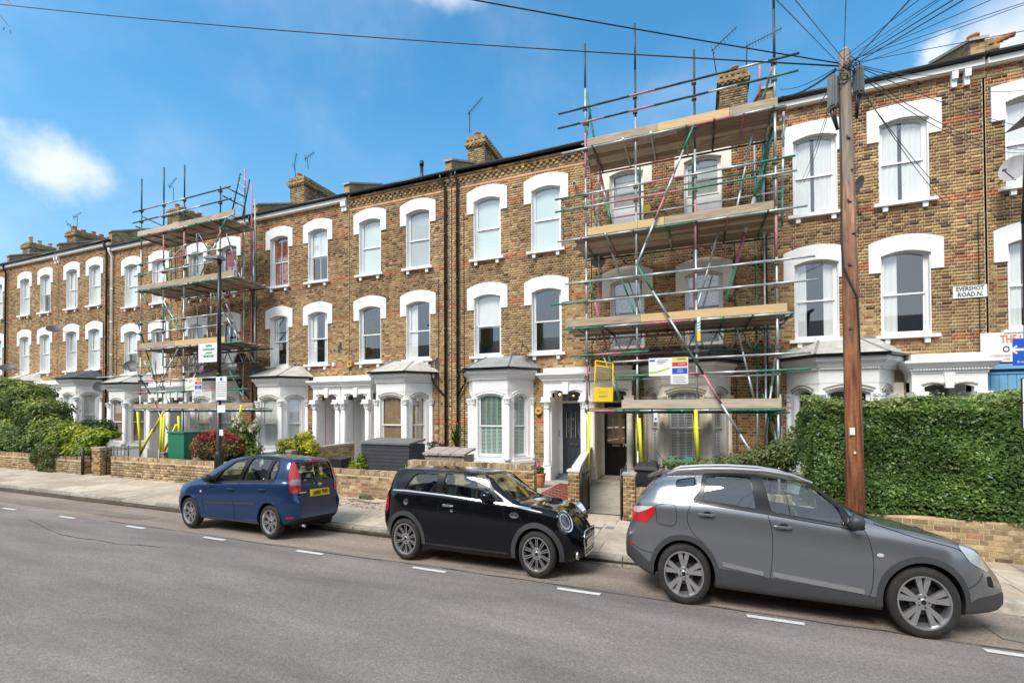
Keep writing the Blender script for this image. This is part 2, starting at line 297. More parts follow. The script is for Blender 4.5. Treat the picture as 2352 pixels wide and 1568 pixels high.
class MB:
    def __init__(s, fr=None): s.v = []; s.f = []; s.m = []; s.fr = fr or WORLDF; s.sm = []; s.tint = []
    def P(s, p): return s.fr.P(*p)
    def face(s, pts, m=0, sm=False):
        b = len(s.v); s.v += [s.P(p) for p in pts]; s.f.append(tuple(range(b, b+len(pts)))); s.m.append(m); s.sm.append(sm)
    def box(s, u0, u1, n0, n1, z0, z1, m=0, tint=None):
        b = len(s.v); s.v += [s.P((u, n, z)) for z in (z0, z1) for n in (n0, n1) for u in (u0, u1)]
        if tint is not None: s.tint += [tint]*8
        for q in ((0, 1, 5, 4), (1, 3, 7, 5), (3, 2, 6, 7), (2, 0, 4, 6), (4, 5, 7, 6), (0, 2, 3, 1)):
            s.f.append(tuple(b+i for i in q)); s.m.append(m); s.sm.append(False)
        return s
    def hexa(s, p, m=0):
        """8 corners: bottom 4 ring, top 4 ring"""
        b = len(s.v); s.v += [s.P(q) for q in p]
        for q in ((0, 3, 2, 1), (4, 5, 6, 7), (0, 1, 5, 4), (1, 2, 6, 5), (2, 3, 7, 6), (3, 0, 4, 7)):
            s.f.append(tuple(b+i for i in q)); s.m.append(m); s.sm.append(False)
    def prism(s, poly, n0, n1, m=0, cap=True):
        """poly in (u,z), extruded along n"""
        k = len(poly); b = len(s.v)
        s.v += [s.P((u, n0, z)) for u, z in poly] + [s.P((u, n1, z)) for u, z in poly]
        for i in range(k):
            j = (i+1) % k; s.f.append((b+i, b+j, b+k+j, b+k+i)); s.m.append(m); s.sm.append(False)
        if cap:
            s.f.append(tuple(b+i for i in range(k))[::-1]); s.f.append(tuple(b+k+i for i in range(k))); s.m += [m, m]; s.sm += [False]*2
    def sweep(s, plan, prof, m=0):
        """plan: [(u,n)] open polyline; prof: [(out,z)] offset outwards along mitred normals"""
        pts = [Vector(p) for p in plan]; nr = []
        for i in range(len(pts)):
            ds = []
            if i > 0: ds.append((pts[i]-pts[i-1]).normalized())
            if i < len(pts)-1: ds.append((pts[i+1]-pts[i]).normalized())
            ns = [Vector((-d.y, d.x)) for d in ds]
            nn = sum(ns, Vector((0, 0))).normalized(); nn = nn/max(.3, nn.dot(ns[0])); nr.append(nn)
        b = len(s.v); k = len(prof)
        for p, nn in zip(pts, nr):
            for o, z in prof: s.v.append(s.P((p.x+nn.x*o, p.y+nn.y*o, z)))
        for i in range(len(pts)-1):
            for j in range(k-1):
                s.f.append((b+i*k+j, b+(i+1)*k+j, b+(i+1)*k+j+1, b+i*k+j+1)); s.m.append(m); s.sm.append(False)
        for i in (0, len(pts)-1):
            s.f.append(tuple(b+i*k+j for j in range(k))); s.m.append(m); s.sm.append(False)
    def tube(s, p0, p1, r, m=0, n=8, r1=None, caps=True):
        p0 = s.P(p0); p1 = s.P(p1); s.rawtube([p0, p1], [r, r if r1 is None else r1], m, n, caps)
    def rawtube(s, pts, rs, m=0, n=8, caps=True):
        pts = [Vector(p) for p in pts]
        if not hasattr(rs, '__len__'): rs = [rs]*len(pts)
        b = len(s.v); a = None
        for i, p in enumerate(pts):
            d = (pts[min(i+1, len(pts)-1)]-pts[max(i-1, 0)])
            d = d.normalized() if d.length > 1e-9 else Vector((0, 0, 1))
            if a is None: a = d.orthogonal().normalized()
            else: a = (a-d*a.dot(d)).normalized()
            c = d.cross(a)
            for k in range(n):
                t = 2*math.pi*k/n; s.v.append(p+(a*math.cos(t)+c*math.sin(t))*rs[i])
        for i in range(len(pts)-1):
            for k in range(n):
                j = (k+1) % n; s.f.append((b+i*n+k, b+i*n+j, b+(i+1)*n+j, b+(i+1)*n+k)); s.m.append(m); s.sm.append(True)
        if caps:
            s.f.append(tuple(b+k for k in range(n))[::-1]); s.f.append(tuple(b+(len(pts)-1)*n+k for k in range(n))); s.m += [m, m]; s.sm += [False]*2
    def lathe(s, c, prof, m=0, n=16, axis='z', caps=True):
        """prof [(r,h)] round axis through c (world)"""
        c = Vector(c); b = len(s.v)
        for r, h in prof:
            for k in range(n):
                t = 2*math.pi*k/n; x, y = r*math.cos(t), r*math.sin(t)
                s.v.append(c+(Vector((x, y, h)) if axis == 'z' else Vector((x, h, y)) if axis == 'y' else Vector((h, x, y))))
        for i in range(len(prof)-1):
            for k in range(n):
                j = (k+1) % n; s.f.append((b+i*n+k, b+i*n+j, b+(i+1)*n+j, b+(i+1)*n+k)); s.m.append(m); s.sm.append(True)
        for i in ((0, len(prof)-1) if caps else ()):
            if prof[i][0] > 1e-4: s.f.append(tuple(b+i*n+k for k in range(n))); s.m.append(m); s.sm.append(False)
    def mesh(s, name, mats):
        me = bpy.data.meshes.new(name); me.from_pydata([tuple(v) for v in s.v], [], s.f)
        for mm in mats: me.materials.append(M(mm) if isinstance(mm, str) else mm)
        me.polygons.foreach_set('material_index', s.m); me.polygons.foreach_set('use_smooth', s.sm)
        if s.tint and len(s.tint) == len(s.v):
            a = me.attributes.new('tint', 'FLOAT', 'POINT'); a.data.foreach_set('value', s.tint)
        me.update(); return me
    def build(s, name, mats, parent=None, fix=True):
        if isinstance(mats, str): mats = [mats]
        me = s.mesh(name, mats)
        if fix:
            bm = bmesh.new(); bm.from_mesh(me); bmesh.ops.recalc_face_normals(bm, faces=bm.faces); bm.to_mesh(me); bm.free()
        return link(name, me, parent)
def text(s, size, loc, mat, parent, rot=(math.pi/2, 0, 0), name='lettering', align='CENTER', sx=1, bold=.0):
    c = bpy.data.curves.new(name, 'FONT'); c.body = s; c.size = size; c.align_x = align; c.align_y = 'CENTER'; c.extrude = .001; c.offset = bold; c.resolution_u = 2; c.materials.append(M(mat))
    t_ = bpy.data.objects.new('lettering_source', c); me = bpy.data.meshes.new_from_object(t_); bpy.data.objects.remove(t_)
    mt = Matrix.Translation(Vector(loc)) @ Matrix.Rotation(rot[2], 4, 'Z') @ Matrix.Rotation(rot[0], 4, 'X') @ Matrix.Diagonal((sx, 1, 1, 1)); me.transform(mt)
    if not me.materials: me.materials.append(M(mat))
    return link(name, me, parent)
def seg_arc(u0, u1, z0, rise, n=8):
    """points of a segmental arch from (u0,z0) to (u1,z0)"""
    h = (u1-u0)/2; r = (h*h+rise*rise)/(2*rise); cz = z0+rise-r; cu = (u0+u1)/2; a = math.asin(h/r)
    return [(cu+r*math.sin(-a+2*a*i/n), cz+r*math.cos(-a+2*a*i/n)) for i in range(n+1)]

# ------------------------------------------------------------------ bricks
BV = {}
def brick_variant(L, hgt, d, t, mat):
    k = (L, hgt, d, round(t, 3), mat)
    if k not in BV:
        b = MB(); b.box(-L/2, L/2, 0, -d, -hgt/2, hgt/2, tint=t); me = b.mesh('brick', [mat]); BV[k] = me
    return BV[k]
CZ = .078
def stock_tint(): return float(np.clip(rng.normal(.43, .18), .02, .79))
def brick_field(parent, fr, u0, u1, z0, z1, holes=(), red=(), singles=0, base=0., zoff=0., dark=None, name='brickwork', mat='brick'):
    """Flemish bond on a wall frame; holes [(u0,u1,z0,z1)]; red rows by z; nearest ones as objects"""
    P = []; r = 0; z = z0
    while z+CZ <= z1+.02:
        zc = z+CZ/2; isred = any(a <= zc <= b for a, b in red)
        hs = sorted((a-.004, b+.004) for a, b, c, d in holes if c < zc+.03 and d > zc-.03)
        u = u0 - (0 if r % 2 else .152); k = r % 2
        while u < u1:
            L = .188 if k % 2 == 0 else .093
            segs = [(max(u, u0), min(u+L, u1))]
            for a, b in hs:
                ns = []
                for s0, s1 in segs:
                    if b <= s0 or a >= s1: ns.append((s0, s1))
                    else:
                        if a > s0: ns.append((s0, a))
                        if b < s1: ns.append((b, s1))
                segs = ns
            for s0, s1 in segs:
                if s1-s0 > .025:
                    t = (.85+.15*random.random()) if isred and random.random() < .93 else (min(.79, max(.02, stock_tint()+base+(dark(s0, zc) if dark else 0))))
                    if not isred and random.random() < .03: t = .81+.06*random.random()
                    P.append((s0, s1, zc, t, abs(s1-s0-L) < .001))
            u += L+.012; k += 1
        z += CZ; r += 1
    if singles:
        idx = [i for i, p in enumerate(P) if p[4]]
        def dist(i):
            w = fr.P((P[i][0]+P[i][1])/2, 0, P[i][2]); return (w-Vector(CAMP)).length
        idx.sort(key=dist)
        pick = set(idx[:singles])
        rotz = math.atan2(fr.u.y, fr.u.x)
        for i in pick:
            s0, s1, zc, t, _ = P[i]
            me = brick_variant(round(s1-s0, 3), .063, .03, round(t*24)/24 if t < .8 else round(t*40)/40, mat)
            w = fr.P((s0+s1)/2, .006+.003*random.random(), zc)
            o = link('brick', me, parent, w)
            if abs(rotz) > 1e-4: o.rotation_euler = (0, 0, rotz+math.pi)
            else: o.rotation_euler = (0, 0, math.pi)
        P = [p for i, p in enumerate(P) if i not in pick]
    if not P: return
    A = np.array([(p[0], p[1], p[2], p[3]) for p in P]); n = len(A); pr = .005+.004*rng.random(n)
    o, uu, nn = np.array(fr.o), np.array(fr.u), np.array(fr.n)
    V = np.zeros((n, 8, 3))
    for i, (a, dpt, zz) in enumerate([(0, 0, -1), (1, 0, -1), (1, 0, 1), (0, 0, 1), (0, 1, -1), (1, 1, -1), (1, 1, 1), (0, 1, 1)]):
        U = A[:, 0] if a == 0 else A[:, 1]; D = (pr-.03) if dpt == 0 else pr
        V[:, i] = o+U[:, None]*uu+D[:, None]*nn; V[:, i, 2] += A[:, 2]+zz*.0315
    fq = np.array([(4, 5, 6, 7), (0, 1, 5, 4), (1, 2, 6, 5), (2, 3, 7, 6), (3, 0, 4, 7)])
    F = (np.arange(n)[:, None, None]*8+fq[None]).reshape(-1, 4)
    me = bpy.data.meshes.new(name); me.vertices.add(n*8); me.vertices.foreach_set('co', V.ravel())
    me.loops.add(F.size); me.loops.foreach_set('vertex_index', F.ravel().astype(np.int32)); me.polygons.add(len(F))
    me.polygons.foreach_set('loop_start', np.arange(0, F.size, 4, dtype=np.int32)); me.polygons.foreach_set('loop_total', np.full(len(F), 4, dtype=np.int32))
    a = me.attributes.new('tint', 'FLOAT', 'POINT'); a.data.foreach_set('value', np.repeat(A[:, 3], 8).astype(np.float32))
    me.materials.append(M(mat)); me.update(calc_edges=True)
    ob = link(name, me, parent); ob['kind'] = 'stuff'
    return ob
# ------------------------------------------------------------------ ground
def Yk(x): return 6.95-.0091*x
def sheet(name, rows, xs, mat, kind='structure', parent=None, mats=None):
    b = MB(); nx = len(xs)
    V = [(x, f(x)[0], f(x)[1]) for f in rows for x in xs]
    b.v = [Vector(v) for v in V]
    for j in range(len(rows)-1):
        for i in range(nx-1):
            b.f.append((j*nx+i, j*nx+i+1, (j+1)*nx+i+1, (j+1)*nx+i)); b.m.append(0); b.sm.append(False)
    o = b.build(name, mat, parent, fix=False)
    if kind and not parent: o['kind'] = kind
    return o
b = MB(); b.box(-400, 400, -300, 500, -.6, -.30); g = b.build('ground', 'soil'); g['kind'] = 'structure'
XS = [-60+i*.35 for i in range(245)]
wob = [5.74+.035*math.sin(i*.9)+.03*random.uniform(-1, 1) for i in range(len(XS))]
wd = dict(zip(XS, wob))
road = sheet('road', [lambda x: (-4.2, -.03), lambda x: (0, .005), lambda x: (4, .004), lambda x: (wd[x], 0)], XS, 'asphalt')
strip = sheet('parking_strip', [lambda x: (wd[x], 0), lambda x: (6.4, -.045), lambda x: (Yk(x)+.005, -.098)], XS, 'asphalt_old')
def patch(pts, z, mat, name='tarmac_patch'):
    b = MB(); b.face([(x, y, z(x, y)) for x, y in pts]); return b.build(name, mat, strip, fix=False)
zs = lambda x, y: -.068*(y-5.74)+.0045 if y < 6.4 else -.045-.096*(y-6.4)+.0045
def ragged(x0, x1, y0, y1, n=14):
    a = [(x0+(x1-x0)*i/n, y0+random.uniform(-.04, .04)) for i in range(n+1)]; c = [(x1-(x1-x0)*i/n, y1+random.uniform(-.04, .04)) for i in range(n+1)]
    return a+c
for x0, x1, y0, y1 in ((-26, -10.6, 6.02, 6.36), (-3.1, -1.6, 5.85, 6.33), (2.7, 6, 5.9, 6.35)): patch(ragged(x0, x1, y0, y1), lambda x, y: zs(x, y), 'asphalt_patch')
# dashes
for px_, py_ in ((50, 1164), (173, 1184), (326, 1207), (508, 1232), (722, 1264), (988, 1306), (1330, 1355), (1780, 1422), (2344, 1500)):
    d = FW+RT*(px_-1176)/1070+UP*(922-py_)/1070; p = CAMP+d*(-(H-.006)/d[2])
    b = MB(); x0, x1 = p[0]-.26, p[0]+.26
    b.face([(x0, 5.53, .0085), (x1, 5.53, .0085), (x1+.01, 5.60, .0085), (x0-.01, 5.60, .0085)]); b.build('road_marking', 'road_paint', road, fix=False)
for px_, py_, w, l_ in ((92, 1138, .3, .07),):
    d = FW+RT*(px_-1176)/1070+UP*(922-py_)/1070; p = CAMP+d*(-(H+.04)/d[2]); b = MB(); zz = zs(0, p[1])+.003
    b.face([(p[0]-.3, p[1], zz), (p[0]+.3, p[1], zz), (p[0]+.3, p[1]+.08, zs(0, p[1]+.08)+.003), (p[0]-.3, p[1]+.08, zs(0, p[1]+.08)+.003)]); b.build('road_marking', 'road_paint', road, fix=False)
random.seed(21)
def crack(pts, w=.012):
    b = MB(); P = []
    for (ax, ay), (bx_, by_) in zip(pts, pts[1:]):
        for i in range(9): t_ = i/9; P.append((ax+(bx_-ax)*t_+random.uniform(-.03, .03), ay+(by_-ay)*t_+random.uniform(-.02, .02)))
    for (ax, ay), (bx_, by_) in zip(P, P[1:]):
        ww = w*random.uniform(.4, 1.2); b.face([(ax, ay-ww, .0095), (bx_, by_-ww, .0095), (bx_, by_+ww, .0095), (ax, ay+ww, .0095)])
    o = b.build('road_crack', 'asphalt_patch', road, fix=False); return o
simple('tar', (.085, .075, .068), .8, var=.3, scale=10)
for pts in ([(-12.6, 5.15), (-10.5, 4.75), (-9.0, 4.78), (-7.9, 4.95)], [(-11, 5.68), (-6, 5.66), (-3, 5.68), (.5, 5.67), (4, 5.68)]): crack(pts, .009).data.materials[0] = M('tar')
# kerb
kerb = thing('kerb', None, None); kerb['kind'] = 'structure'
x = -42.0
while x < 9:
    L = random.uniform(.62, .86); b = MB(); y0, y1 = Yk(x), Yk(x+L); h = .028+random.uniform(-.006, .006); g_ = .008
    b.hexa([(x+g_, y0, -.12), (x+L-g_, y1, -.12), (x+L-g_, y1+.13, -.12), (x+g_, y0+.13, -.12), (x+g_, y0+.02, h-.004), (x+L-g_, y1+.02, h-.004), (x+L-g_, y1+.13, h+.004), (x+g_, y0+.13, h+.004)]); b.tint = [random.random()]*8
    b.build('kerbstone', 'kerbstone', kerb); x += L
# pavement
b = MB(); b.hexa([(-60, 7.0, -.2), (12, 7.0, -.2), (12, 9.6, -.2), (-60, 9.6, -.2), (-60, 7.6, .008), (12, 6.95, .008), (12, 9.6, .058), (-60, 9.6, .058)])
pav = b.build('pavement', 'soil'); pav['kind'] = 'structure'
for row in range(4):
    x = -42-random.random()
    while x < 8:
        L = random.choice([.5, .62, .74, .74]); ya = [Yk(xx)+.137+row*.56 for xx in (x, x+L)]; yb = [y+.553 for y in ya]
        if row == 3: yb = [9.35, 9.35]
        if x > 1.5 and row == 3: x += L; continue
        z = lambda y: .03+.026*(y-7.0)
        j = [random.uniform(-.003, .003) for _ in range(4)]; b = MB(); e = .005
        b.hexa([(x+e, ya[0], -.05), (x+L-e, ya[1], -.05), (x+L-e, yb[1], -.05), (x+e, yb[0], -.05), (x+e, ya[0], z(ya[0])+j[0]), (x+L-e, ya[1], z(ya[1])+j[1]), (x+L-e, yb[1], z(yb[1])+j[2]), (x+e, yb[0], z(yb[0])+j[3])])
        b.tint = [random.random()]*8; b.build('paving_slab', 'paving', pav); x += L
b = MB(); b.box(-60, 14, 9.3, 14.4, -.4, -.05); gd = b.build('garden_ground', 'soil'); gd['kind'] = 'structure'
b = MB(); b.box(-60, 16, -8.8, -4.2, -.3, .06); o = b.build('far_pavement', 'concrete'); o['kind'] = 'structure'

# ------------------------------------------------------------------ windows
def curtain(fr, parent, u0, u1, z0, z1, n, kind):
    b = MB(fr)
    def drape(a, c, zt=z1, zb=z0, amp=.008, per=.11):
        k = max(4, int((c-a)/(per/4))); pts = [(a+(c-a)*i/k, n+amp*math.sin(i*math.pi/2+.4*math.sin(i))+.2*amp*random.uniform(-1, 1)) for i in range(k+1)]
        for (ua, na), (ub, nb) in zip(pts, pts[1:]): b.face([(ua, na, zb), (ub, nb, zb), (ub, nb, zt), (ua, na, zt)], sm=True)
    mat = 'net'; w = u1-u0; h = z1-z0
    if kind == 'net': drape(u0, u1)
    elif kind == 'netgap': drape(u0, u0+.42*w); drape(u0+.52*w, u1)
    elif kind == 'drapes': drape(u0, u0+.27*w); drape(u1-.27*w, u1)
    elif kind == 'left': drape(u0, u0+.36*w)
    elif kind == 'right': drape(u1-.4*w, u1)
    elif kind == 'halfnet': drape(u0, u1, z0+.55*h)
    elif kind == 'lace': b.face([(u0, n, z0), (u1, n, z0), (u1, n, z1), (u0, n, z1)]); mat = 'lace'
    elif kind == 'blind_blue': b.face([(u0, n, z0), (u1, n, z0), (u1, n, z1), (u0, n, z1)]); mat = 'net_blue'
    elif kind == 'blind_grey': b.face([(u0, n, z0), (u1, n, z0), (u1, n, z1), (u0, n, z1)]); mat = 'net_grey'
    elif kind == 'blind_white':
        b.face([(u0, n, z0+.45*h), (u1, n, z0+.45*h), (u1, n, z1), (u0, n, z1)]); mat = 'net'
    elif kind == 'halfwhite':
        b.face([(u0, n+.045, z0), (u1, n+.045, z0), (u1, n+.045, z0+.46*h), (u0, n+.045, z0+.46*h)]); mat = 'pvc'
        c2 = MB(fr); c2.face([(u0, n, z0+.4*h), (u1, n, z0+.4*h), (u1, n, z1), (u0, n, z1)]); c2.build('blind', 'net_grey', parent, fix=False)
    elif kind == 'brown': drape(u0, u1, amp=.006, per=.25); mat = 'blind_brown'
    elif kind == 'pink': b.face([(u0, n, z0), (u1, n, z0), (u1, n, z1), (u0, n, z1)]); mat = 'blind_pink'
    elif kind == 'red': drape(u0, u1, amp=.02, per=.15); mat = 'curtain_red'
    elif kind == 'louvre':
        k = 2 if w < .7 else 4
        if w < .34: k = 1
        for i in range(k):
            a = u0+w*i/k; c = u0+w*(i+1)/k
            b.box(a+.004, a+.028, n, n+.02, z0, z1); b.box(c-.028, c-.004, n, n+.02, z0, z1)
            for zz in (z0, z0+.5*h-.03, z1-.05): b.box(a+.02, c-.02, n, n+.02, zz, zz+.05)
            z = z0+.06
            while z < z1-.07:
                b.box(a+.026, c-.026, n, n+.014, z, z+.022); z += .043
        mat = 'shutter_green' if parent.get('tone') == 'green' else 'pvc'
    else: return
    b.build('shutter' if kind == 'louvre' else 'blind' if kind in ('brown', 'pink', 'blind_white', 'blind_blue', 'blind_grey', 'lace') else 'curtain', mat, parent, fix=False)
def sash_window(fr, parent, uc, w, z0, z1, style='net', fm='pvc', gl='glass', depth=.13, rise=.10, own=True, name='window', bars=False, fw=.05):
    """box frame, two sashes, panes, curtain, in a reveal"""
    u0, u1 = uc-w/2, uc+w/2; d = -depth
    b = MB(fr)
    for a, c, e, f in ((u0, u0+fw, z0, z1), (u1-fw, u1, z0, z1), (u0+fw, u1-fw, z0, z0+fw+.02)): b.box(a, c, d-.07, d, e, f)
    arc = seg_arc(u0+fw, u1-fw, z1-fw-rise, rise, 6)
    b.prism([(u0+fw, z1+.01), (u0+fw, z1-fw-rise)]+arc[1:-1]+[(u1-fw, z1-fw-rise), (u1-fw, z1+.01)], d-.07, d)
    f = b.build(name, fm, parent)
    zm = (z0+z1)/2-.02; iw0, iw1 = u0+fw, u1-fw; s_ = .035
    if parent.get('tone') if not own else False: pass
    P = f if own else parent
    if not own: bpy.data.objects[f.name]['piece'] = 1
    for (a, c, dd, nm) in ((zm-.02, z1-.02, d-.012, 'upper'), (z0+fw, zm+.03, d-.042, 'lower')):
        q = MB(fr)
        q.box(iw0, iw0+s_, dd-.025, dd, a, c); q.box(iw1-s_, iw1, dd-.025, dd, a, c)
        q.box(iw0+s_, iw1-s_, dd-.025, dd, a, a+(.05 if nm == 'lower' else .04)); q.box(iw0+s_, iw1-s_, dd-.025, dd, c-.04, c)
        if bars: q.box(uc-.009, uc+.009, dd-.022, dd-.003, a+.04, c-.04)
        q.build('sash', fm, P)
        g = MB(fr); g.face([(iw0+s_-.01, dd-.014, a+.03), (iw1-s_+.01, dd-.014, a+.03), (iw1-s_+.01, dd-.014, c-.03), (iw0+s_-.01, dd-.014, c-.03)]); g.build('pane', gl, P, fix=False)
    if style: curtain(fr, P, iw0+.01, iw1-.01, z0+fw, z1-.02, d-.065, style)
    return f
def facade_window(fr, house, uc, z0, z1, style, fm, paint, gl, tone=None, bars=False, flat=False):
    w = 1.0; rise = .11
    f = sash_window(fr, house, uc, w-.04, z0, z1, style, fm, gl, .10, rise-.02, bars=bars)
    u0, u1 = uc-w/2, uc+w/2
    # reveal
    b = MB(fr); d0, d1 = -.26, .012
    b.box(u0-.002, u0+.02, d0, d1, z0, z1-rise+.02); b.box(u1-.02, u1+.002, d0, d1, z0, z1-rise+.02); b.box(u0+.02, u1-.02, d0, -.145, z1-.02, z1+.04)
    b.build('reveal', paint, f)
    # hood with ears
    e, zt = .25, z1+.22
    outer = [(u0-e, z1-.52)]+(seg_arc(u0-e, u1+e, z1+.30, .05, 6) if flat else seg_arc(u0-e, u1+e, zt, .17, 10))+[(u1+e, z1-.52)]
    if flat: e += .03
    inner = [(u1, z1-.52)]+seg_arc(u0, u1, z1-rise, rise, 8)[::-1]+[(u0, z1-.52)]
    b = MB(fr); k = len(outer)
    b.prism(outer+inner, -.14, .045)
    b.build('window_hood', paint, f)
    b = MB(fr); arc = seg_arc(u0+.0, u1, z1-rise-.012, rise, 10)
    b.rawtube([fr.P(a, .03, c) for a, c in arc], .022, 0, 6); b.build('hood_moulding', 'moulding_grey' if paint != 'white_bright' else paint, f)
    # sill
    b = MB(fr); b.hexa([(u0-.14, -.05, z0-.09), (u1+.14, -.05, z0-.09), (u1+.14, .13, z0-.09), (u0-.14, .13, z0-.09), (u0-.14, -.14, z0+.012), (u1+.14, -.14, z0+.012), (u1+.14, .13, z0-.012), (u0-.14, .13, z0-.012)])
    b.build('sill', paint, f)
    for s in (-1, 1):
        b = MB(fr); c = uc+s*.40
        b.prism([(0, 0)]*0+[(c-.05, z0-.22), (c+.05, z0-.22), (c+.055, z0-.09), (c-.055, z0-.09)], .012, .085); b.build('bracket', paint, f)
    return (u0, u1, z0-.02, z1)
def capital(b, fr, u, n, z, r, m=0):
    """leafy capital: flared bell with knobs and an abacus"""
    p = fr.P(u, n, 0); b.lathe((p.x, p.y, 0), [(r, z), (r*1.25, z+.015), (r*1.25, z+.03), (r*1.02, z+.04), (r*1.3, z+.12), (r*1.75, z+.18), (r*1.75, z+.2)], m, 10)
    for i in range(8):
        t = i*math.pi/4; rr = r*1.45
        for zz, s in ((z+.09, .9), (z+.155, 1.15)):
            q = Vector((p.x+rr*math.cos(t+zz), p.y+rr*math.sin(t+zz), zz)); b.rawtube([q-Vector((0, 0, .025)), q, q+Vector((0, 0, .02))], [.006, .022*s, .008], m, 5)
def bay(house, xc, zo, paint, glaze, roofm='felt', fm='pvc', styles=('net', 'net', 'net'), tone=None):
    fr = Fr((xc, FY, zo), (1, 0, 0), (0, -1, 0)); A = [(-1.16, 0), (-.60, .84), (.60, .84), (1.16, 0)]
    o = MB(fr)
    # plinth, frieze, cornice along plan
    o.sweep(A, [(-.1, -.1), (.05, -.1), (.05, .46), (.09, .48), (.09, .56), (.03, .60), (-.1, .60)])
    plinth_ = o; o = MB(fr)
    o.sweep(A, [(-.1, 2.80), (.02, 2.80), (.02, 3.12), (.05, 3.13), (.05, 3.17), (.08, 3.18), (.13, 3.26), (.20, 3.33), (.21, 3.36), (.21, 3.43), (-.1, 3.44)])
    body = o.build('bay', paint, house)
    plinth_.build('plinth', paint, body)
    if tone: body['tone'] = tone
    # dentils
    b = MB(fr)
    for (a, c) in zip(A, A[1:]):
        d = Vector((c[0]-a[0], c[1]-a[1])); L = d.length; d.normalize(); n_ = Vector((-d.y, d.x)); k = int(L/.05)
        for i in range(k):
            p = Vector(a)+d*(i+.5)*L/k+n_*.06; pos = fr.P(p.x, p.y, 0); b2 = Fr((pos.x, pos.y, zo), (d.x, -d.y, 0), (n_.x, -n_.y, 0)); b.fr = b2; b.box(-.012, .012, 0, .03, 3.135, 3.17)
    b.build('dentils', paint, body)['kind'] = 'stuff'
    for k, ((a, c), st) in enumerate(zip(zip(A, A[1:]), styles)):
        pa, pc = Vector(a), Vector(c); d = (pc-pa); L = d.length; d.normalize(); n_ = Vector((-d.y, d.x)); mid = (pa+pc)/2
        w0 = fr.P(mid.x, mid.y, 0); f2 = Fr((w0.x, w0.y, zo), (d.x, -d.y, 0), (n_.x, -n_.y, 0))
        ww = .88 if k == 1 else .54
        b = MB(f2); rise = .10 if k == 1 else .12; zt = 2.66
        out_ = [(-L/2, .58), (-L/2, 2.82), (L/2, 2.82), (L/2, .58), (ww/2, .58), (ww/2, zt-rise)] + seg_arc(-ww/2, ww/2, zt-rise, rise, 8)[::-1][1:] + [(-ww/2, .58)]
        b.prism(out_, -.16, .012); b.build('facet', paint, body)
        b = MB(f2); arc = seg_arc(-ww/2-.05, ww/2+.05, zt-rise+.04, rise+.01, 10); b.rawtube([f2.P(a_, .02, c_) for a_, c_ in arc], .026, 0, 6)
        arc = seg_arc(-ww/2-.09, ww/2+.09, zt-rise+.10, rise+.02, 10); b.rawtube([f2.P(a_, .02, c_) for a_, c_ in arc], .02, 0, 6)
        b.build('arch_moulding', 'white_bright' if paint == 'white_bright' else 'moulding_grey', body)
        sash_window(f2, body, 0, ww, .68, zt, st, fm, glaze, .06, rise-.01, own=False, name='window_frame', fw=.04)
        b = MB(f2); b.box(-ww/2-.06, ww/2+.06, -.02, .07, .58, .67); b.build('sill', paint, body)
    cols = [(-1.13, .04), (-.60, .855), (.60, .855), (1.13, .04)]
    for u, n in cols:
        p = fr.P(u, n, 0); b = MB(fr)
        b.lathe((p.x, p.y, zo), [(.105, .56), (.105, .66), (.085, .70), (.09, .73), (.072, .76), (.068, 2.34)], 0, 12)
        b.build('column', paint, body)
    for u, n in cols: b = MB(fr); capital(b, fr, u, n, 2.34+zo, .075); b.build('capital', paint, body)
    # gutter and hipped roof
    b = MB(fr); b.sweep([(-1.20, -.02)]+A[1:3]+[(1.20, -.02)], [(.20, 3.44), (.31, 3.45), (.33, 3.50), (.31, 3.505), (.20, 3.48)]); b.build('gutter', 'black_paint', body)
    E = [(-1.47, 0), (-.74, 1.12), (.74, 1.12), (1.47, 0)]; T = [(-.85, 0), (-.45, .08), (.45, .08), (.85, 0)]
    b = MB(fr); z0, z1 = 3.50, 3.95
    for i in range(3): b.face([(*E[i], z0), (*E[i+1], z0), (*T[i+1], z1), (*T[i], z1)])
    b.face([(*E[0], z0-.01), (*E[1], z0-.01), (*E[2], z0-.01), (*E[3], z0-.01)]); rf = b.build('bay_roof', roofm, body, fix=False)
    b = MB(fr)
    for i in (1, 2): b.rawtube([fr.P(*E[i], z0), fr.P(*T[i], z1+.0)], .03, 0, 6)
    b.rawtube([fr.P(*T[i], z1) for i in range(4)], .03, 0, 6); b.build('lead_hip', 'lead' if roofm != 'felt_pale' else 'felt', body)
    # dark room behind
    b = MB(fr); b.box(-1.0, 1.0, .015, .03, .0, 3.3); b.build('interior', 'room', body)
    return body
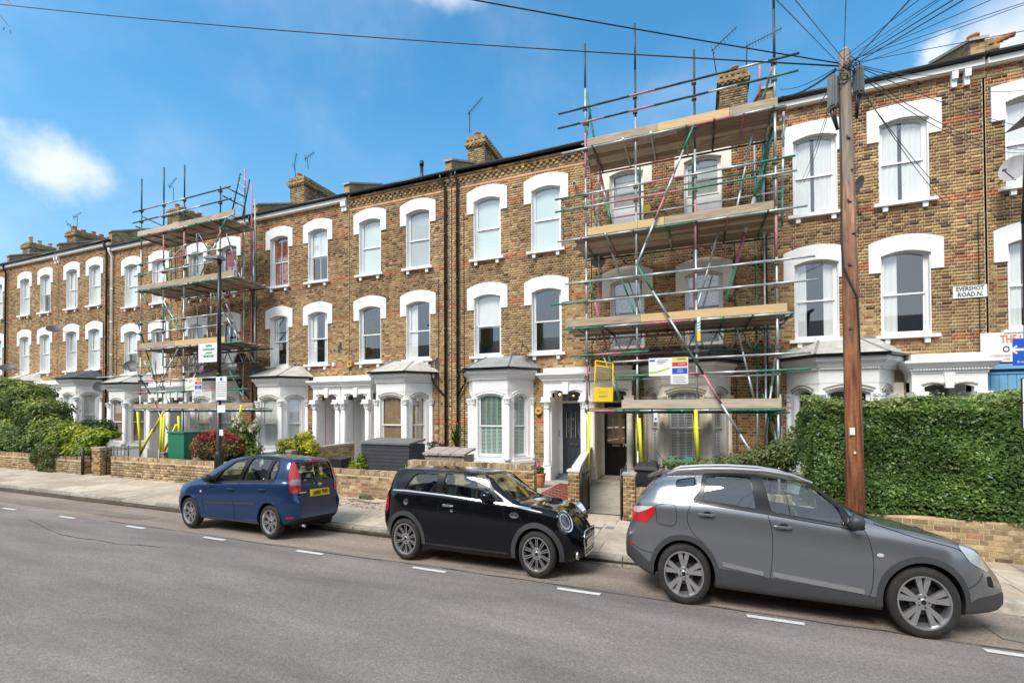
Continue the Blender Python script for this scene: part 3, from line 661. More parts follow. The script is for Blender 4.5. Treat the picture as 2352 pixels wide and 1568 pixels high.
def porch(house, x0, x1, zo, paint, door, split_left=False, split_right=False):
    """projecting surround with columns, arch, keystone, cornice; door set back"""
    xc = (x0+x1)/2; w = x1-x0; fr = Fr((xc, FY, zo), (1, 0, 0), (0, -1, 0)); h = w/2; ow = .46; D = .44
    o = MB(fr); rise = .10; zt = 2.78
    arc = seg_arc(-ow, ow, zt-rise, rise, 8)
    poly = [(-h, 2.56), (-h, 3.02), (h, 3.02), (h, 2.56), (ow, 2.56)]+arc[::-1]+[(-ow, 2.56)]
    o.prism(poly, D-.14, D)
    for s in (-1, 1): o.box(*(sorted((s*h, s*ow))), 0.0, D-.02, -.1, 2.56)   # piers
    o.box(-h, h, 0, D-.14, 2.80, 3.02)
    pl = [(-h, 0), (-h, D), (h, D), (h, 0)]
    if split_left: pl = pl[1:]
    if split_right: pl = pl[:-1]
    o.sweep(pl, [(-.05, 3.0), (.02, 3.0), (.02, 3.05), (.06, 3.07), (.06, 3.11), (.10, 3.13), (.16, 3.21), (.19, 3.24), (.19, 3.30), (-.05, 3.31)])
    o.box(-h+.0, h, 0, D-.02, 3.28, 3.46)
    body = o.build('porch', paint, house)
    b = MB(fr); b.prism([(-.075, zt-.13), (.075, zt-.13), (.10, 3.0), (-.10, 3.0)], D-.05, D+.05); b.build('keystone', paint, body)
    b = MB(fr)
    for q in (seg_arc(-ow-.05, -.09, zt-rise+.05, .055, 4), seg_arc(.09, ow+.05, zt-rise+.05, .055, 4)): b.rawtube([fr.P(a, D+.01, c) for a, c in q], .025, 0, 6)
    b.build('arch_moulding', 'white_bright' if paint == 'white_bright' else 'moulding_grey', body)
    b = MB(fr)
    k = int(w/.055)
    for i in range(k): u = -h+(i+.5)*w/k; b.box(u-.013, u+.013, D+.06, D+.095, 3.075, 3.11)
    b.build('dentils', paint, body)['kind'] = 'stuff'
    for s in (-1, 1):
        cu = s*(h-.12) if h-.12 > ow+.06 else s*(ow+.09)
        p = fr.P(cu, D+.03, 0); b = MB(fr)
        b.lathe((p.x, p.y, zo), [(.13, .42), (.13, .5), (.105, .56), (.11, .6), (.088, .65), (.082, 2.20)], 0, 14)
        b.box(cu-.15, cu+.15, D-.03, D+.17, -.12, .42); b.build('column', paint, body)
        b = MB(fr); capital(b, fr, cu, D+.03, 2.2+zo, .09); b.box(cu-.17, cu+.17, D-.04, D+.2, 2.40, 2.45); b.box(cu-.14, cu+.14, D-.04, D+.17, 2.45, 2.57); b.build('capital', paint, body)
    # recess
    b = MB(fr); dn = -.52
    b.box(-ow-.02, -ow, dn, 0.02, -.05, 2.9); b.box(ow, ow+.02, dn, 0.02, -.05, 2.9); b.box(-ow, ow, dn, .3, 2.80, 2.86); b.build('recess', paint, body)
    b = MB(fr); b.box(-ow, ow, dn-.02, D-.1, -.12, -.02, 0); b.box(-ow, ow, dn-.02, -.25, -.02, .09, 0); b.box(-ow, ow, dn-.02, -.05, -.02, .04, 0); b.build('step', door.get('step', 'concrete'), body)
    # door set
    dw = .36; z0, z1 = .10, 2.38
    b = MB(fr); fm = door.get('frame', paint)
    b.box(-ow, -dw, dn-.02, dn+.05, .09, 2.8); b.box(dw, ow, dn-.02, dn+.05, .09, 2.8); b.box(-dw, dw, dn-.02, dn+.05, z1, z1+.07); b.box(-dw, dw, dn-.02, dn+.05, 2.74, 2.8); b.build('door_frame', fm, body)
    g = MB(fr); g.face([(-dw, dn+.01, z1+.06), (dw, dn+.01, z1+.06), (dw, dn+.01, 2.76), (-dw, dn+.01, 2.76)]); g.build('fanlight', 'glass', body, fix=False)
    b = MB(fr); b.box(-ow, ow, dn-.2, dn-.15, 0, 2.8); b.build('interior', 'room', body)
    m = door['mat']; st = door.get('style', 'four')
    leaf = MB(fr); n0, n1 = dn-.02, dn+.025
    def panelled(holes):
        us = sorted(set([-dw, dw]+[q for h_ in holes for q in h_[:2]])); zs_ = sorted(set([z0, z1]+[q for h_ in holes for q in h_[2:]]))
        for a, c in zip(us, us[1:]):
            for e, f in zip(zs_, zs_[1:]):
                if not any(h_[0] <= (a+c)/2 <= h_[1] and h_[2] <= (e+f)/2 <= h_[3] for h_ in holes): leaf.box(a, c, n0, n1, e, f)
                else: leaf.box(a, c, n0, n1-.02, e, f) if (e+f)/2 < 1.1 or st == 'solid' else None
    if st == 'glazed': holes = [(-.27, .27, 1.1, 2.25), (-.27, .27, .3, .95)]
    elif st == 'twin': holes = [(-.22, -.08, 1.25, 2.1), (.08, .22, 1.25, 2.1), (-.26, -.05, .3, .98), (.05, .26, .3, .98)]
    else: holes = [(-.26, -.05, 1.15, 2.2), (.05, .26, 1.15, 2.2), (-.26, -.05, .3, .95), (.05, .26, .3, .95)]
    panelled(holes); dr = leaf.build('door', m, house)
    for h_ in holes:
        if h_[2] > 1.05:
            g = MB(fr); g.face([(h_[0], n1-.02, h_[2]), (h_[1], n1-.02, h_[2]), (h_[1], n1-.02, h_[3]), (h_[0], n1-.02, h_[3])]); g.build('door_glass', door.get('glass', 'glass'), dr, fix=False)
            if door.get('blind'):
                g = MB(fr); g.face([(h_[0], n0-.02, h_[2]), (h_[1], n0-.02, h_[2]), (h_[1], n0-.02, h_[3]), (h_[0], n0-.02, h_[3])]); g.build('blind', door['blind'], dr, fix=False)
            if st == 'twin':
                g = MB(fr)
                for i in range(5): zz = h_[2]+.1+i*.155; g.rawtube([fr.P((h_[0]+h_[1])/2+.03*math.sin(i*1.6), n1-.01, zz), fr.P((h_[0]+h_[1])/2-.03*math.sin(i*1.6), n1-.01, zz+.155)], .006, 0, 5)
                g.box(h_[0]-.012, h_[0], n1-.005, n1+.008, h_[2], h_[3]); g.box(h_[1], h_[1]+.012, n1-.005, n1+.008, h_[2], h_[3]); g.build('leadwork', 'net_grey', dr)
    b = MB(fr); b.box(-.12, .12, n1, n1+.012, 1.0, 1.075); b.build('letterbox', 'chrome', dr)
    b = MB(fr); p = fr.P(.0 if st == 'twin' else -.28, n1, 1.55); b.lathe(p, [(.0, .0), (.022, -.01), (.026, -.03), (.0, -.045)], 0, 8, 'y'); b.build('knob', 'chrome', dr)
    if st == 'twin':
        b = MB(fr); b.rawtube([fr.P(0, n1+.01, 1.86+.03*math.sin(t)) + Vector((.03*math.cos(t), 0, .0)) for t in [i*.7 for i in range(10)]], .008, 0, 5); b.build('knocker', 'chrome', dr)
        b = MB(fr); b.box(-ow-.0, -ow+.012, dn+.1, dn+.14, 1.28, 1.5); b.build('door_handle', 'black_paint', dr)
    return body

# ------------------------------------------------------------------ houses
RED = [(9.82, 9.92), (9.02, 9.18), (7.18, 7.34), (5.72, 5.88), (3.84, 4.0), (1.68, 1.84)]
def house(label, x0, x1, wins, side, zo, paint, por, door, bayx, fascia, ups, los, baystyles, glaz=('glass_sky', 'glass'), roofm='felt', fm='pvc', single=300, name='terraced_house', tone=None, uppaint=None, bars=(), group=None, bayfm=None, base=0):
    t = thing(name, label, 'house', ((x0+x1)/2, FY, 0), group)
    up = uppaint or paint; top = 10.4+zo; holes = []
    fr = FACE; fmz = (fm, fm) if isinstance(fm, str) else fm
    for i, u in enumerate(wins):
        holes.append(facade_window(fr, t, u, 7.32+zo, 9.42+zo, ups[i], fmz[0], up, glaz[0], bars=(i, 1) in bars, flat=x0 > -3.5))
        holes.append(facade_window(fr, t, u, 4.0+zo, 6.1+zo, los[i], fmz[1], up, glaz[1], bars=(i, 0) in bars))
    ww = list(holes)
    if por: holes.append((por[0]+.03, por[1]-.03, -.1, 3.0+zo))
    # backing wall with openings
    b = MB(fr); us = sorted(set([x0, x1]+[q for h in holes for q in h[:2]])); zs_ = sorted(set([-.1, top]+[q for h in holes for q in h[2:]]))
    for a, c in zip(us, us[1:]):
        run = None
        for e, f in zip(zs_, zs_[1:]):
            solid = not any(h[0]-1e-6 <= (a+c)/2 <= h[1] and h[2] <= (e+f)/2 <= h[3] for h in holes)
            if solid: run = (run[0], f) if run else (e, f)
            if (not solid or f == zs_[-1]) and run: b.face([(a, 0, run[0]), (c, 0, run[0]), (c, 0, run[1]), (a, 0, run[1])]); run = None
            if not solid: run = None
    b.box(x0, x1, -4.2, -3.9, -.1, top)   # rear wall
    b.box(x0, x0+.08, -3.9, -.30, -.1, top); b.box(x1-.08, x1, -3.9, -.30, -.1, top)
    b.build('wall', 'mortar', t, fix=False)
    b = MB(fr)
    for z in (3.4, 6.75): b.box(x0+.09, x1-.09, -3.8, -.32, z+zo, z+zo+.15)
    b.box((x0+x1)/2-.05, (x0+x1)/2+.05, -3.8, -.6, 3.6+zo, top-.1); b.box(x0+.09, x1-.09, -2.6, -2.5, 3.6+zo, top-.1)
    b.build('interior', 'room', t, fix=False)
    bh = list(ww)
    if por: bh.append((por[0], por[1], -.2, 3.46+zo))
    bh.append((bayx-1.12, bayx+1.12, -.2, 3.5+zo)) if bayx is not None else None
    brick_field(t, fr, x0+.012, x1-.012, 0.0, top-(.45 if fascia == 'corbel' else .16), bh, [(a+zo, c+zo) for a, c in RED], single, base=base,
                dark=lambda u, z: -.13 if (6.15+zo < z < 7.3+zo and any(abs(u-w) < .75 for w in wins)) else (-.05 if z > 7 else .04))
    if bayx is not None: bay(t, bayx, zo, paint, 'glass', roofm, bayfm or fmz[1], baystyles, tone)
    if por: porch(t, por[0], por[1], zo, paint, door, door.get('sl', False), door.get('sr', False))
    # eaves
    if fascia == 'corbel':
        b = MB(fr); random.seed(int(abs(x0)*10))
        def row(z, step, wd_, n, hgt=.066, off=0):
            u = x0+.02+off
            while u+wd_ < x1: b.box(u, u+wd_, 0, n+random.uniform(-.004, .004), z, z+hgt, tint=stock_tint()*.9+.05); u += step
        row(top-.44, .105, .095, .02); row(top-.36, .21, .10, .06); row(top-.285, .21, .10, .085, off=.105); row(top-.21, .105, .097, .09); row(top-.135, .2, .19, .12)
        b.build('corbel_bricks', 'brick', t, fix=False)['kind'] = 'stuff'
    else:
        b = MB(fr); random.seed(3)
        u = x0+.03
        while u+.1 < x1: b.box(u, u+.10, 0, .035, top-.245, top-.18, tint=.86+.1*random.random()); u += .21
        b.build('dentil_bricks', 'brick', t, fix=False)['kind'] = 'stuff'
        b = MB(fr); b.box(x0+.01, x1-.01, 0, .16, top-.16, top-.02); b.build('fascia', 'white_bright' if fascia == 'bright' else 'white', t)
        b = MB(fr); b.box(x0+.01, x1-.01, .0, .12, top-.185, top-.162); b.build('soffit', 'cream', t)
    b = MB(fr); g0, g1 = (.12, .28)
    b.rawtube([fr.P(x0+.01, .22, top+.03), fr.P(x1-.01, .22, top+.03)], .055, 0, 8); b.build('gutter', 'black_paint', t)
    b = MB(fr); b.hexa([(x0, .26, top+.03), (x1, .26, top+.03), (x1, -2.0, top+.9), (x0, -2.0, top+.9), (x0, .26, top+.07), (x1, .26, top+.07), (x1, -2.0, top+.96), (x0, -2.0, top+.96)])
    b.hexa([(x0, -2.0, top+.9), (x1, -2.0, top+.9), (x1, -4.2, top-.05), (x0, -4.2, top-.05), (x0, -2.0, top+.96), (x1, -2.0, top+.96), (x1, -4.2, top), (x0, -4.2, top)])
    b.build('roof', 'slate', t)
    if por is not None:
        pass
    return t
def pipe(t, pts, r=.045, mat='black_paint', name='drainpipe'):
    b = MB(); b.rawtube([Vector(p) for p in pts], r, 0, 8)
    for p, q in zip(pts, pts[1:]):
        L = (Vector(q)-Vector(p)).length
        if L > 1.5:
            k = int(L/1.7)
            for i in range(1, k+1):
                c = Vector(p).lerp(Vector(q), i/(k+1)); b.rawtube([c-Vector((0, 0, .04)), c+Vector((0, 0, .04))], r*1.25, 0, 8)
    return b.build(name, mat, t)
def downpipe(t, x, zt, zb=0.0, hop=True, mat='black_paint', dx=0):
    y = FY-.09
    pipe(t, [(x+dx, FY-.22, zt), (x+dx, FY-.22, zt-.12), (x, y, zt-.42), (x, y, zb)], .048, mat)

W4 = 'white'
hA0 = house('London brick terraced house mostly cut off by the left edge of the picture', -42.5, -37.52, (-40.7, -38.65), 'R', .33, 'white', None, {}, -39.2, 'white', ('net', 'net'), ('net', 'net'), ('net',)*3, single=0, group='brick terraced houses', base=.12)
hA1 = house('terraced house behind the big green bush, second pair from the left, left half', -37.48, -32.37, (-35.7, -33.6), 'L', .33, 'white', (-33.72, -32.37), dict(mat='door_navy'), -35.2, 'white', ('net', 'blind_white'), ('net', 'net'), ('net', 'net', 'net'), single=0, group='brick terraced houses', roofm='felt_pale', base=.1)
hA2 = house('terraced house left of the white downpipe with dark slated bay roof behind the lime bush', -32.33, -27.62, (-31.05, -29.0), 'R', .33, 'white', (-32.33, -31.0), dict(mat='door_black'), -29.45, 'white', ('netgap', 'net'), ('net', 'net'), ('net', 'blind_white', 'net'), single=0, group='brick terraced houses', roofm='slate', base=.1)
hB1 = house('terraced house at the left end of the far scaffold, right of the white downpipe', -27.58, -22.57, (-25.98, -23.85), 'L', 0, 'white', (-23.9, -22.57), dict(mat='door_black', style='glazed'), -25.5, 'white', ('net', 'net'), ('blind_white', 'halfnet'), ('brown', 'brown', 'brown'), single=0, group='brick terraced houses', roofm='felt_pale', base=.07)
hB2 = house('terraced house behind the far scaffold with a pink blind in an upper window', -22.53, -17.47, (-21.23, -19.1), 'R', 0, 'white', (-22.53, -21.2), dict(mat='door_black', style='glazed'), -19.6, 'white', ('blind_grey', 'pink'), ('drapes', 'halfnet'), ('net', 'net', 'net'), single=0, group='brick terraced houses', roofm='felt_pale', base=.02)
hC1 = house('terraced house with red front door behind the yellow-green shrub, blue car in front', -17.43, -12.52, (-16.12, -14.05), 'L', 0, 'white', (-13.86, -12.52), dict(mat='door_red', style='glazed', sr=True), -15.72, 'white', ('red', 'blind_white'), ('drapes', 'drapes'), ('net', 'net', 'net'), group='brick terraced houses', roofm='felt_pale', bars={(0, 1), (1, 1)})
hC2 = house('terraced house with brown blinds in its bay behind the dark storage box', -12.48, -8.02, (-11.5, -9.37), 'R', 0, 'white', (-12.48, -11.14), dict(mat='door_black', style='glazed', sl=True), -9.95, 'corbel', ('blind_blue', 'blind_grey'), ('none', 'left'), ('brown', 'brown', 'brown'), group='brick terraced houses', roofm='felt_pale')
hD = house('terraced house with bright white bay, green shutters and navy front door', -7.98, -3.07, (-6.62, -4.52), 'L', 0, 'white_bright', (-4.5, -3.07), dict(mat='door_navy', style='twin', step='step_blue', sr=True), -6.15, 'corbel', ('blind_blue', 'blind_blue'), ('blind_white', 'none'), ('louvre', 'louvre', 'louvre'), group='brick terraced houses', roofm='felt', tone='green', base=.06)
hE = house('terraced house number 79 behind the near scaffold, cream window surrounds, black door', -3.03, 1.95, (-1.97, .17), 'R', 0, 'cream', (-3.03, -1.8), dict(mat='door_black', style='glazed', blind='blind_brown', sl=True), -.33, 'corbel', ('halfwhite', 'halfwhite'), ('lace', 'lace'), ('louvre', 'louvre', 'louvre'), group='brick terraced houses', roofm='lead', glaz=('glass', 'glass'), fm='pvc', bayfm='sash_cream', base=-.04)
hF = house('terraced house with the road name plate, behind the long clipped hedge', 1.99, 6.33, (2.91, 4.8), 'L', 0, 'white', (4.75, 6.14), dict(mat='door_black', style='glazed'), 3.38, 'bright', ('netgap', 'netgap'), ('drapes', 'left'), ('none', 'none', 'none'), group='brick terraced houses', roofm='felt_pale', uppaint='white', base=.0, glaz=('glass', 'glass'))
hG = house('terraced house cut by the right edge, blue boards and shop sign on its ground floor', 6.37, 11.3, (7.22, 9.3), 'R', 0, 'white', None, {}, None, 'bright', ('net', 'net'), ('drapes', 'net'), ('none',)*3, group='brick terraced houses', glaz=('glass', 'glass'))
# far corner of 79's house number
text('79', .13, (-2.415+.27-.0, FY+.49, 1.045), 'sign_white', hE)
# rainwater pipes
downpipe(hA0, -37.62, 10.7); downpipe(hA2, -27.85, 10.7)
pipe(hB1, [(-27.42, FY-.22, 10.35), (-27.42, FY-.22, 10.2), (-27.42, FY-.09, 9.95), (-27.42, FY-.09, 0)], .05, 'white')
downpipe(hB2, -17.62, 10.4); downpipe(hC2, -8.2, 10.4, dx=-.12); downpipe(hD, -7.72, 10.4, dx=.0); downpipe(hE, 1.72, 10.4)
for t, xa, xb in ((hC2, -8.7, -8.2), (hD, -7.4, -7.72), (hB2, -18.3, -17.62), (hC1, -16.95, -17.3)):
    pipe(t, [(xa, FY-.25, 3.45), (xa, FY-.12, 3.2), (xa+(xb-xa)*.1, FY-.10, 3.1), (xb, FY-.10, 2.62)], .032)
pipe(hC1, [(-17.3, FY-.09, 2.7), (-17.3, FY-.09, 0)], .03)
for t, x in ((hC2, -8.52), (hA2, -28.2), (hB1, -27.1), (hD, -7.5), (hF, 6.2), (hE, .98)):
    b = MB(FACE); b.box(x-.008, x+.008, .012, .028, .1 if x < 5 else 3.5, 6.8 if x != -7.5 else 9); b.build('wall_cable', 'cable', t)
# white roof corbels
for t, x in ((hC1, -12.75), (hC2, -12.62), (hF, 5.78), (hF, 6.02), (hA1, -32.5), (hA2, -32.25)):
    zo = .33 if x < -30 else 0
    b = MB(FACE); b.prism([(x-.05, 9.88+zo), (x+.05, 9.88+zo), (x+.055, 10.24+zo), (x-.055, 10.24+zo)], .01, .09); b.prism([(x-.055, 10.05+zo), (x+.055, 10.05+zo), (x+.06, 10.24+zo), (x-.06, 10.24+zo)], .09, .15); b.build('eaves_bracket', 'white', t)
# party-wall parapets and chimney stacks
def chimney(t, x, y, w, L, zb, zt, pots, potm='terracotta', tall=.3):
    cf = Fr((x, y, 0), (1, 0, 0), (0, -1, 0)); b = MB(cf)
    b.box(-w/2, w/2, -L, 0, zb-2.5, zt-.42); b.box(-w/2-.05, w/2+.05, -L-.05, .05, zt-.42, zt-.16); b.box(-w/2-.09, w/2+.09, -L-.09, .09, zt-.34, zt-.22); b.box(-w/2-.02, w/2+.02, -L-.02, .02, zt-.16, zt)
    c = b.build('chimney', 'brickwork', t)
    for f2, l_ in ((Fr((x, y, 0), (1, 0, 0), (0, -1, 0)), w), (Fr((x+w/2, y+L/2, 0), (0, 1, 0), (1, 0, 0)), L)):
        o = brick_field(c, f2, -l_/2+.005, l_/2-.005, zb-1.2, zt-.44, base=-.1, name='chimney_bricks', mat='brick_worn')
    b = MB(cf)
    for fr_, l_, off in ((cf, w+.1, .05), (Fr((x+w/2+.05, y+L/2, 0), (0, 1, 0), (1, 0, 0)), L+.1, 0)):
        b.fr = fr_; u = -l_/2
        while u+.1 < l_/2:
            b.box(u, u+.09, off, off+.045, zt-.40, zt-.35, tint=stock_tint()*.6); b.box(u+.05, u+.14, off, off+.06, zt-.20, zt-.165, tint=stock_tint()*.6); u += .17
    b.build('corbel_bricks', 'brick', c, fix=False)['kind'] = 'stuff'
    for i in range(pots):
        yy = y+.2+(L-.4)*i/max(1, pots-1); xx = x+random.uniform(-.1, .1); hh = tall*random.uniform(.8, 1.15)
        b = MB(); b.lathe((xx, yy, zt), [(.13, 0), (.12, .05), (.105, hh*.8), (.13, hh*.85), (.135, hh), (.10, hh), (.09, hh*.6)], 0, 12); b.build('chimney_pot', potm, c)
    return c
def parapet(t, x, zo, w=.26, yo=0):
    b = MB(); top = 10.4+zo
    def seg(y0, z0, y1, z1, h): b.hexa([(x-w/2, y0, z0-.5), (x+w/2, y0, z0-.5), (x+w/2, y1, z1-.5), (x-w/2, y1, z1-.5), (x-w/2, y0, z0+h), (x+w/2, y0, z0+h), (x+w/2, y1, z1+h), (x-w/2, y1, z1+h)])
    seg(FY-.02, top+.1, FY+2, top+.95, .42); seg(FY+2, top+.95, FY+4.2, top+.0, .42); b.build('parapet', 'brickwork', t)
    b = MB(); b.hexa([(x-w/2-.05, FY-.08, top+.5), (x+w/2+.05, FY-.08, top+.5), (x+w/2+.05, FY+2, top+1.38), (x-w/2-.05, FY+2, top+1.38), (x-w/2-.05, FY-.08, top+.57), (x+w/2+.05, FY-.08, top+.57), (x+w/2+.05, FY+2, top+1.45), (x-w/2-.05, FY+2, top+1.45)]); b.build('coping', 'stone_cap', t)
for t, x, zo in ((hA0, -37.55, .33), (hA2, -27.7, .33), (hB2, -17.5, 0), (hC2, -8.1, 0), (hC1, -12.6, 0), (hE, 1.85, 0), (hF, 6.25, 0), (hA1, -32.4, .33), (hB1, -22.6, 0)): parapet(t, x, zo)
chimney(hA0, -42.3, 17.0, .9, 3.6, 11.5, 13.6, 7, 'pot_pale', .42)
chimney(hA1, -37.45, 17.2, .95, 2.8, 11.5, 13.8, 6)
chimney(hA2, -27.75, 17.4, 1.0, 2.6, 11.4, 13.7, 6)
chimney(hB2, -17.25, 16.3, .85, 2.5, 11.2, 13.0, 6, tall=.22)
chimney(hC2, -7.9, 16.1, .72, 1.9, 11.1, 12.75, 5, tall=.22)
chimney(hE, 1.18, 17.0, .82, 2.6, 11.2, 13.4, 4, tall=.22)
chimney(hG, 6.9, 16.0, .8, 2.6, 10.9, 11.9, 4, tall=.3)
b = MB(); b.rawtube([(-10.6, 16.5, 11), (-10.6, 16.5, 12.35)], .07, 0, 8); b.rawtube([(-10.6, 16.5, 12.3), (-10.6, 16.5, 12.5)], .09, 0, 8); b.build('flue', 'black_paint', hC2)
# blue boarded front of the corner house
b = MB(FACE); b.box(6.16, 9.9, .02, .04, -.1, 3.15); b.build('board_backing', 'blue_gap', hG)
x = 6.2
while x < 9.8:
    b = MB(FACE); b.box(x, x+.145, .04, .065, -.1, 2.98); b.build('plank', 'blue_boards', hG); x += .155
b = MB(FACE); b.box(6.18, 9.9, .04, .12, 3.08, 3.2); b.box(6.18, 9.9, .04, .09, 2.97, 3.0); b.build('head_rail', 'blue_boards', hG)

for (x, y) in ((2255, 118), (2268, 108), (2278, 102), (2288, 96), (2300, 90), (2314, 84)):
    p = at(x, y, 16.4); b = MB(); b.rawtube([(p[0]-.12, p[1], p[2]), (p[0]+.14, p[1], p[2]+.02)], .07, 0, 8); b.build('ridge_tile', 'terracotta', hG)
for (x, y) in ((1372, 1211), (1400, 1211)):
    d = FW+RT*(x-1176)/1070+UP*(922-y)/1070; p = CAMP+d*(-(H-.075)/d[2]); b = MB(); b.box(p[0]-.07, p[0]+.07, p[1]-.06, p[1]+.06, .05, .078); b.build('inspection_cover', 'lead', pav)
# ------------------------------------------------------------------ scaffolds
def V3(p): return Vector((float(p[0]), float(p[1]), float(p[2])))
MC = {'g': 'galv', 'G': 'paint_green', 'P': 'paint_pink', 'D': 'tube_dark', 'Y': 'yellow_foam', 'B': 'black_paint'}
def stube(parent, name, p0, p1, cols='g', r=.027):
    p0, p1 = V3(p0), V3(p1); b = MB(); mats = sorted(set(cols)); k = len(cols)
    for i, c in enumerate(cols):
        b.rawtube([p0.lerp(p1, i/k), p0.lerp(p1, (i+1)/k)], r, mats.index(c), 8)
    return b.build(name, [MC[c] for c in mats], parent, fix=False)
def rc(n, dark=False):
    return ''.join(random.choice('DDDDPG' if dark else 'gggggGGP') for _ in range(n))
def board(parent, x0, x1, y, z, w=.19, mat='timber_board', name='scaffold_board'):
    b = MB(); j = random.uniform(-.008, .008); b.box(x0, x1, y+.004, y+w-.004, z+j, z+.04+j); return b.build(name, mat, parent)
def toe(parent, x0, x1, y, z, mat, h=.2):
    b = MB(); b.box(x0, x1, y, y+.04, z, z+h); return b.build('toe_board', mat, parent)
BM = ['timber_board', 'timber_dark', 'timber_pale', 'timber_dark']
def scaffold(t, Yf, Yb, xs, tops, levels, x0, x1, ext, backx, seed):
    random.seed(seed); cp = MB()
    def coup(x, y, z): cp.box(x-.055, x+.055, y-.06, y+.05, z-.045, z+.045)
    for i, (x, zt) in enumerate(zip(xs, tops)):
        stube(t, 'standard', (x, Yf, -.1 if i not in ext.get('raised', ()) else 0), (x+.01, Yf, zt), ext['std'][i])
    for i, (x, zb, zt, yb) in enumerate(backx): stube(t, 'standard', (x, yb, zb), (x, yb, zt), rc(3))
    for L in levels:
        z = L['z']; xa, xb = L.get('x', (x0, x1))
        stube(t, 'ledger', (xa-L.get('el', .5), Yf-.06, z), (xb+L.get('er', .4), Yf-.06, z+L.get('tilt', .02)), L.get('c', rc(5)))
        yb_ = L['yb']; stube(t, 'ledger', (xa-.1, yb_, z-.05), (xb+.3, yb_, z-.05), rc(4, True))
        x = xa+.15
        while x < xb+.3:
            stube(t, 'transom', (x, Yf-.14, z+.01), (x, yb_+.12, z+.01), rc(2, random.random() < .6), .025); x += random.uniform(.62, .85)
        y = Yf+.02; kk = 0
        while y < yb_+.05:
            sp = xa-.15*(kk > 2)-random.uniform(0, .18); m = xa+(xb-xa)*random.choice([.38, .5, .62])
            board(t, sp, m, y, z+.035, mat=random.choice(BM)); board(t, m+.005, xb+random.uniform(.02, .3), y, z+.035, mat=random.choice(BM)); y += .193; kk += 1
        for a, c, mat in L['toe']: toe(t, a, c, Yf+.0-.045, z+.06, mat, L.get('th', .2))
        for rz, a, c, cc in L['rails']: stube(t, 'guard_rail', (a, Yf-.055, rz), (c, Yf-.055, rz+.04), cc)
        for x in xs:
            coup(x, Yf, z); [coup(x, Yf, r_[0]) for r_ in L['rails']]
    cp.build('couplers', 'coupler', t)['kind'] = 'stuff'
sE = thing('scaffold', 'tall tube scaffold on house 79, nearest and widest, beside the telegraph pole', 'scaffolding', (0, 12.2, 0), 'tube and board scaffolds')
bo, nw = 'timber_board', 'timber_new'
scaffold(sE, 12.2, 13.9, [-2.74, -1.44, -.03, 1.70], [11.95, 12.1, 11.0, 12.6],
  [dict(z=9.10, yb=13.5, x=(-2.68, 1.8), el=.7, er=.1, c='gggPg', toe=[(-2.68, -.9, bo), (-.89, .75, nw), (.76, 1.76, bo)], th=.2, rails=[(10.2, -3.46, 2.2, 'DDDPDDDgD'), (9.81, -3.48, 2.18, 'DPDPDDgDG')]),
   dict(z=6.72, yb=13.9, x=(-3.0, 1.72), el=.5, er=.6, c='ggGgg', toe=[(-2.68, -1.4, nw), (-1.39, -.75, nw), (-.74, 1.66, bo)], rails=[(7.88, -3.57, 2.1, 'GggPggG'), (7.54, -3.57, 2.12, 'GgPPGGg'), ]),
   dict(z=4.33, yb=13.9, x=(-3.2, 1.85), el=.15, er=.15, c='GgPgg', toe=[(-3.3, -1.35, bo), (-1.34, 1.9, nw)], rails=[(5.55, -3.3, 2.45, 'gggggg'), (5.02, -3.7, 2.5, 'Gggggg')]),
   dict(z=2.14, yb=13.0, x=(-2.6, 1.76), el=.05, er=.05, c='PGgGgGG', toe=[(-1.83, 1.76, 'timber_pale')], th=.22, rails=[(3.60, -3.2, -1.15, 'GPG'), (3.40, -2.05, 2.35, 'gggg'), (3.03, -1.9, 2.35, 'GPgG')])],
  -2.68, 1.75, dict(std=['PgPggggPgD', 'ggggggggDD', 'gGgggPgDD', 'gggggPgggDD']), [(-2.86, 0, 10.0, 12.75), (-2.7, 4.3, 9.4, 13.75), (-1.5, 4.2, 9.2, 13.75), (-.08, 4.2, 9.2, 13.75), (1.62, 0, 9.9, 13.6), (1.46, 0, 9.4, 13.95)], 5)
def at3(x, y, Y): return V3(at(x, y, Y))
def ptube(t, name, x0, y0, x1, y1, Y0, Y1, cols, r=.027): return stube(t, name, at(x0, y0, Y0), at(x1, y1, Y1), cols, r)
ptube(sE, 'brace', 1592, 290, 1462, 610, 12.1, 12.1, 'GggPgg'); ptube(sE, 'brace', 1462, 607, 1743, 1068, 12.05, 12.05, 'GggDPgg')
ptube(sE, 'brace', 1366, 341, 1404, 514, 12.9, 12.9, 'PPgG', .035); ptube(sE, 'brace', 1353, 640, 1424, 920, 12.8, 12.8, 'GPPGG', .033)
ptube(sE, 'brace', 1776, 290, 1668, 692, 13.1, 13.1, 'GGgPG', .04); ptube(sE, 'brace', 1770, 322, 1740, 480, 13.3, 13.3, 'GG', .03)
ptube(sE, 'brace', 1792, 905, 1796, 1050, 13.0, 13.0, 'gg'); ptube(sE, 'brace', 1752, 905, 1790, 1035, 13.5, 12.6, 'Gg'); ptube(sE, 'brace', 1356, 250, 1345, 330, 12.6, 12.9, 'GG')
ptube(sE, 'brace', 1348, 215, 1367, 335, 12.5, 12.5, 'GG'); ptube(sE, 'brace', 1745, 148, 1745, 225, 13.3, 13.3, 'P'); ptube(sE, 'brace', 1778, 135, 1748, 250, 13.0, 13.2, 'PD'); ptube(sE, 'brace', 1782, 170, 1775, 250, 13.4, 13.4, 'D')
ptube(sE, 'brace', 1788, 760, 1757, 1010, 13.2, 13.2, 'gg'); ptube(sE, 'standard', 1800, 250, 1796, 520, 12.5, 12.5, 'ggG')
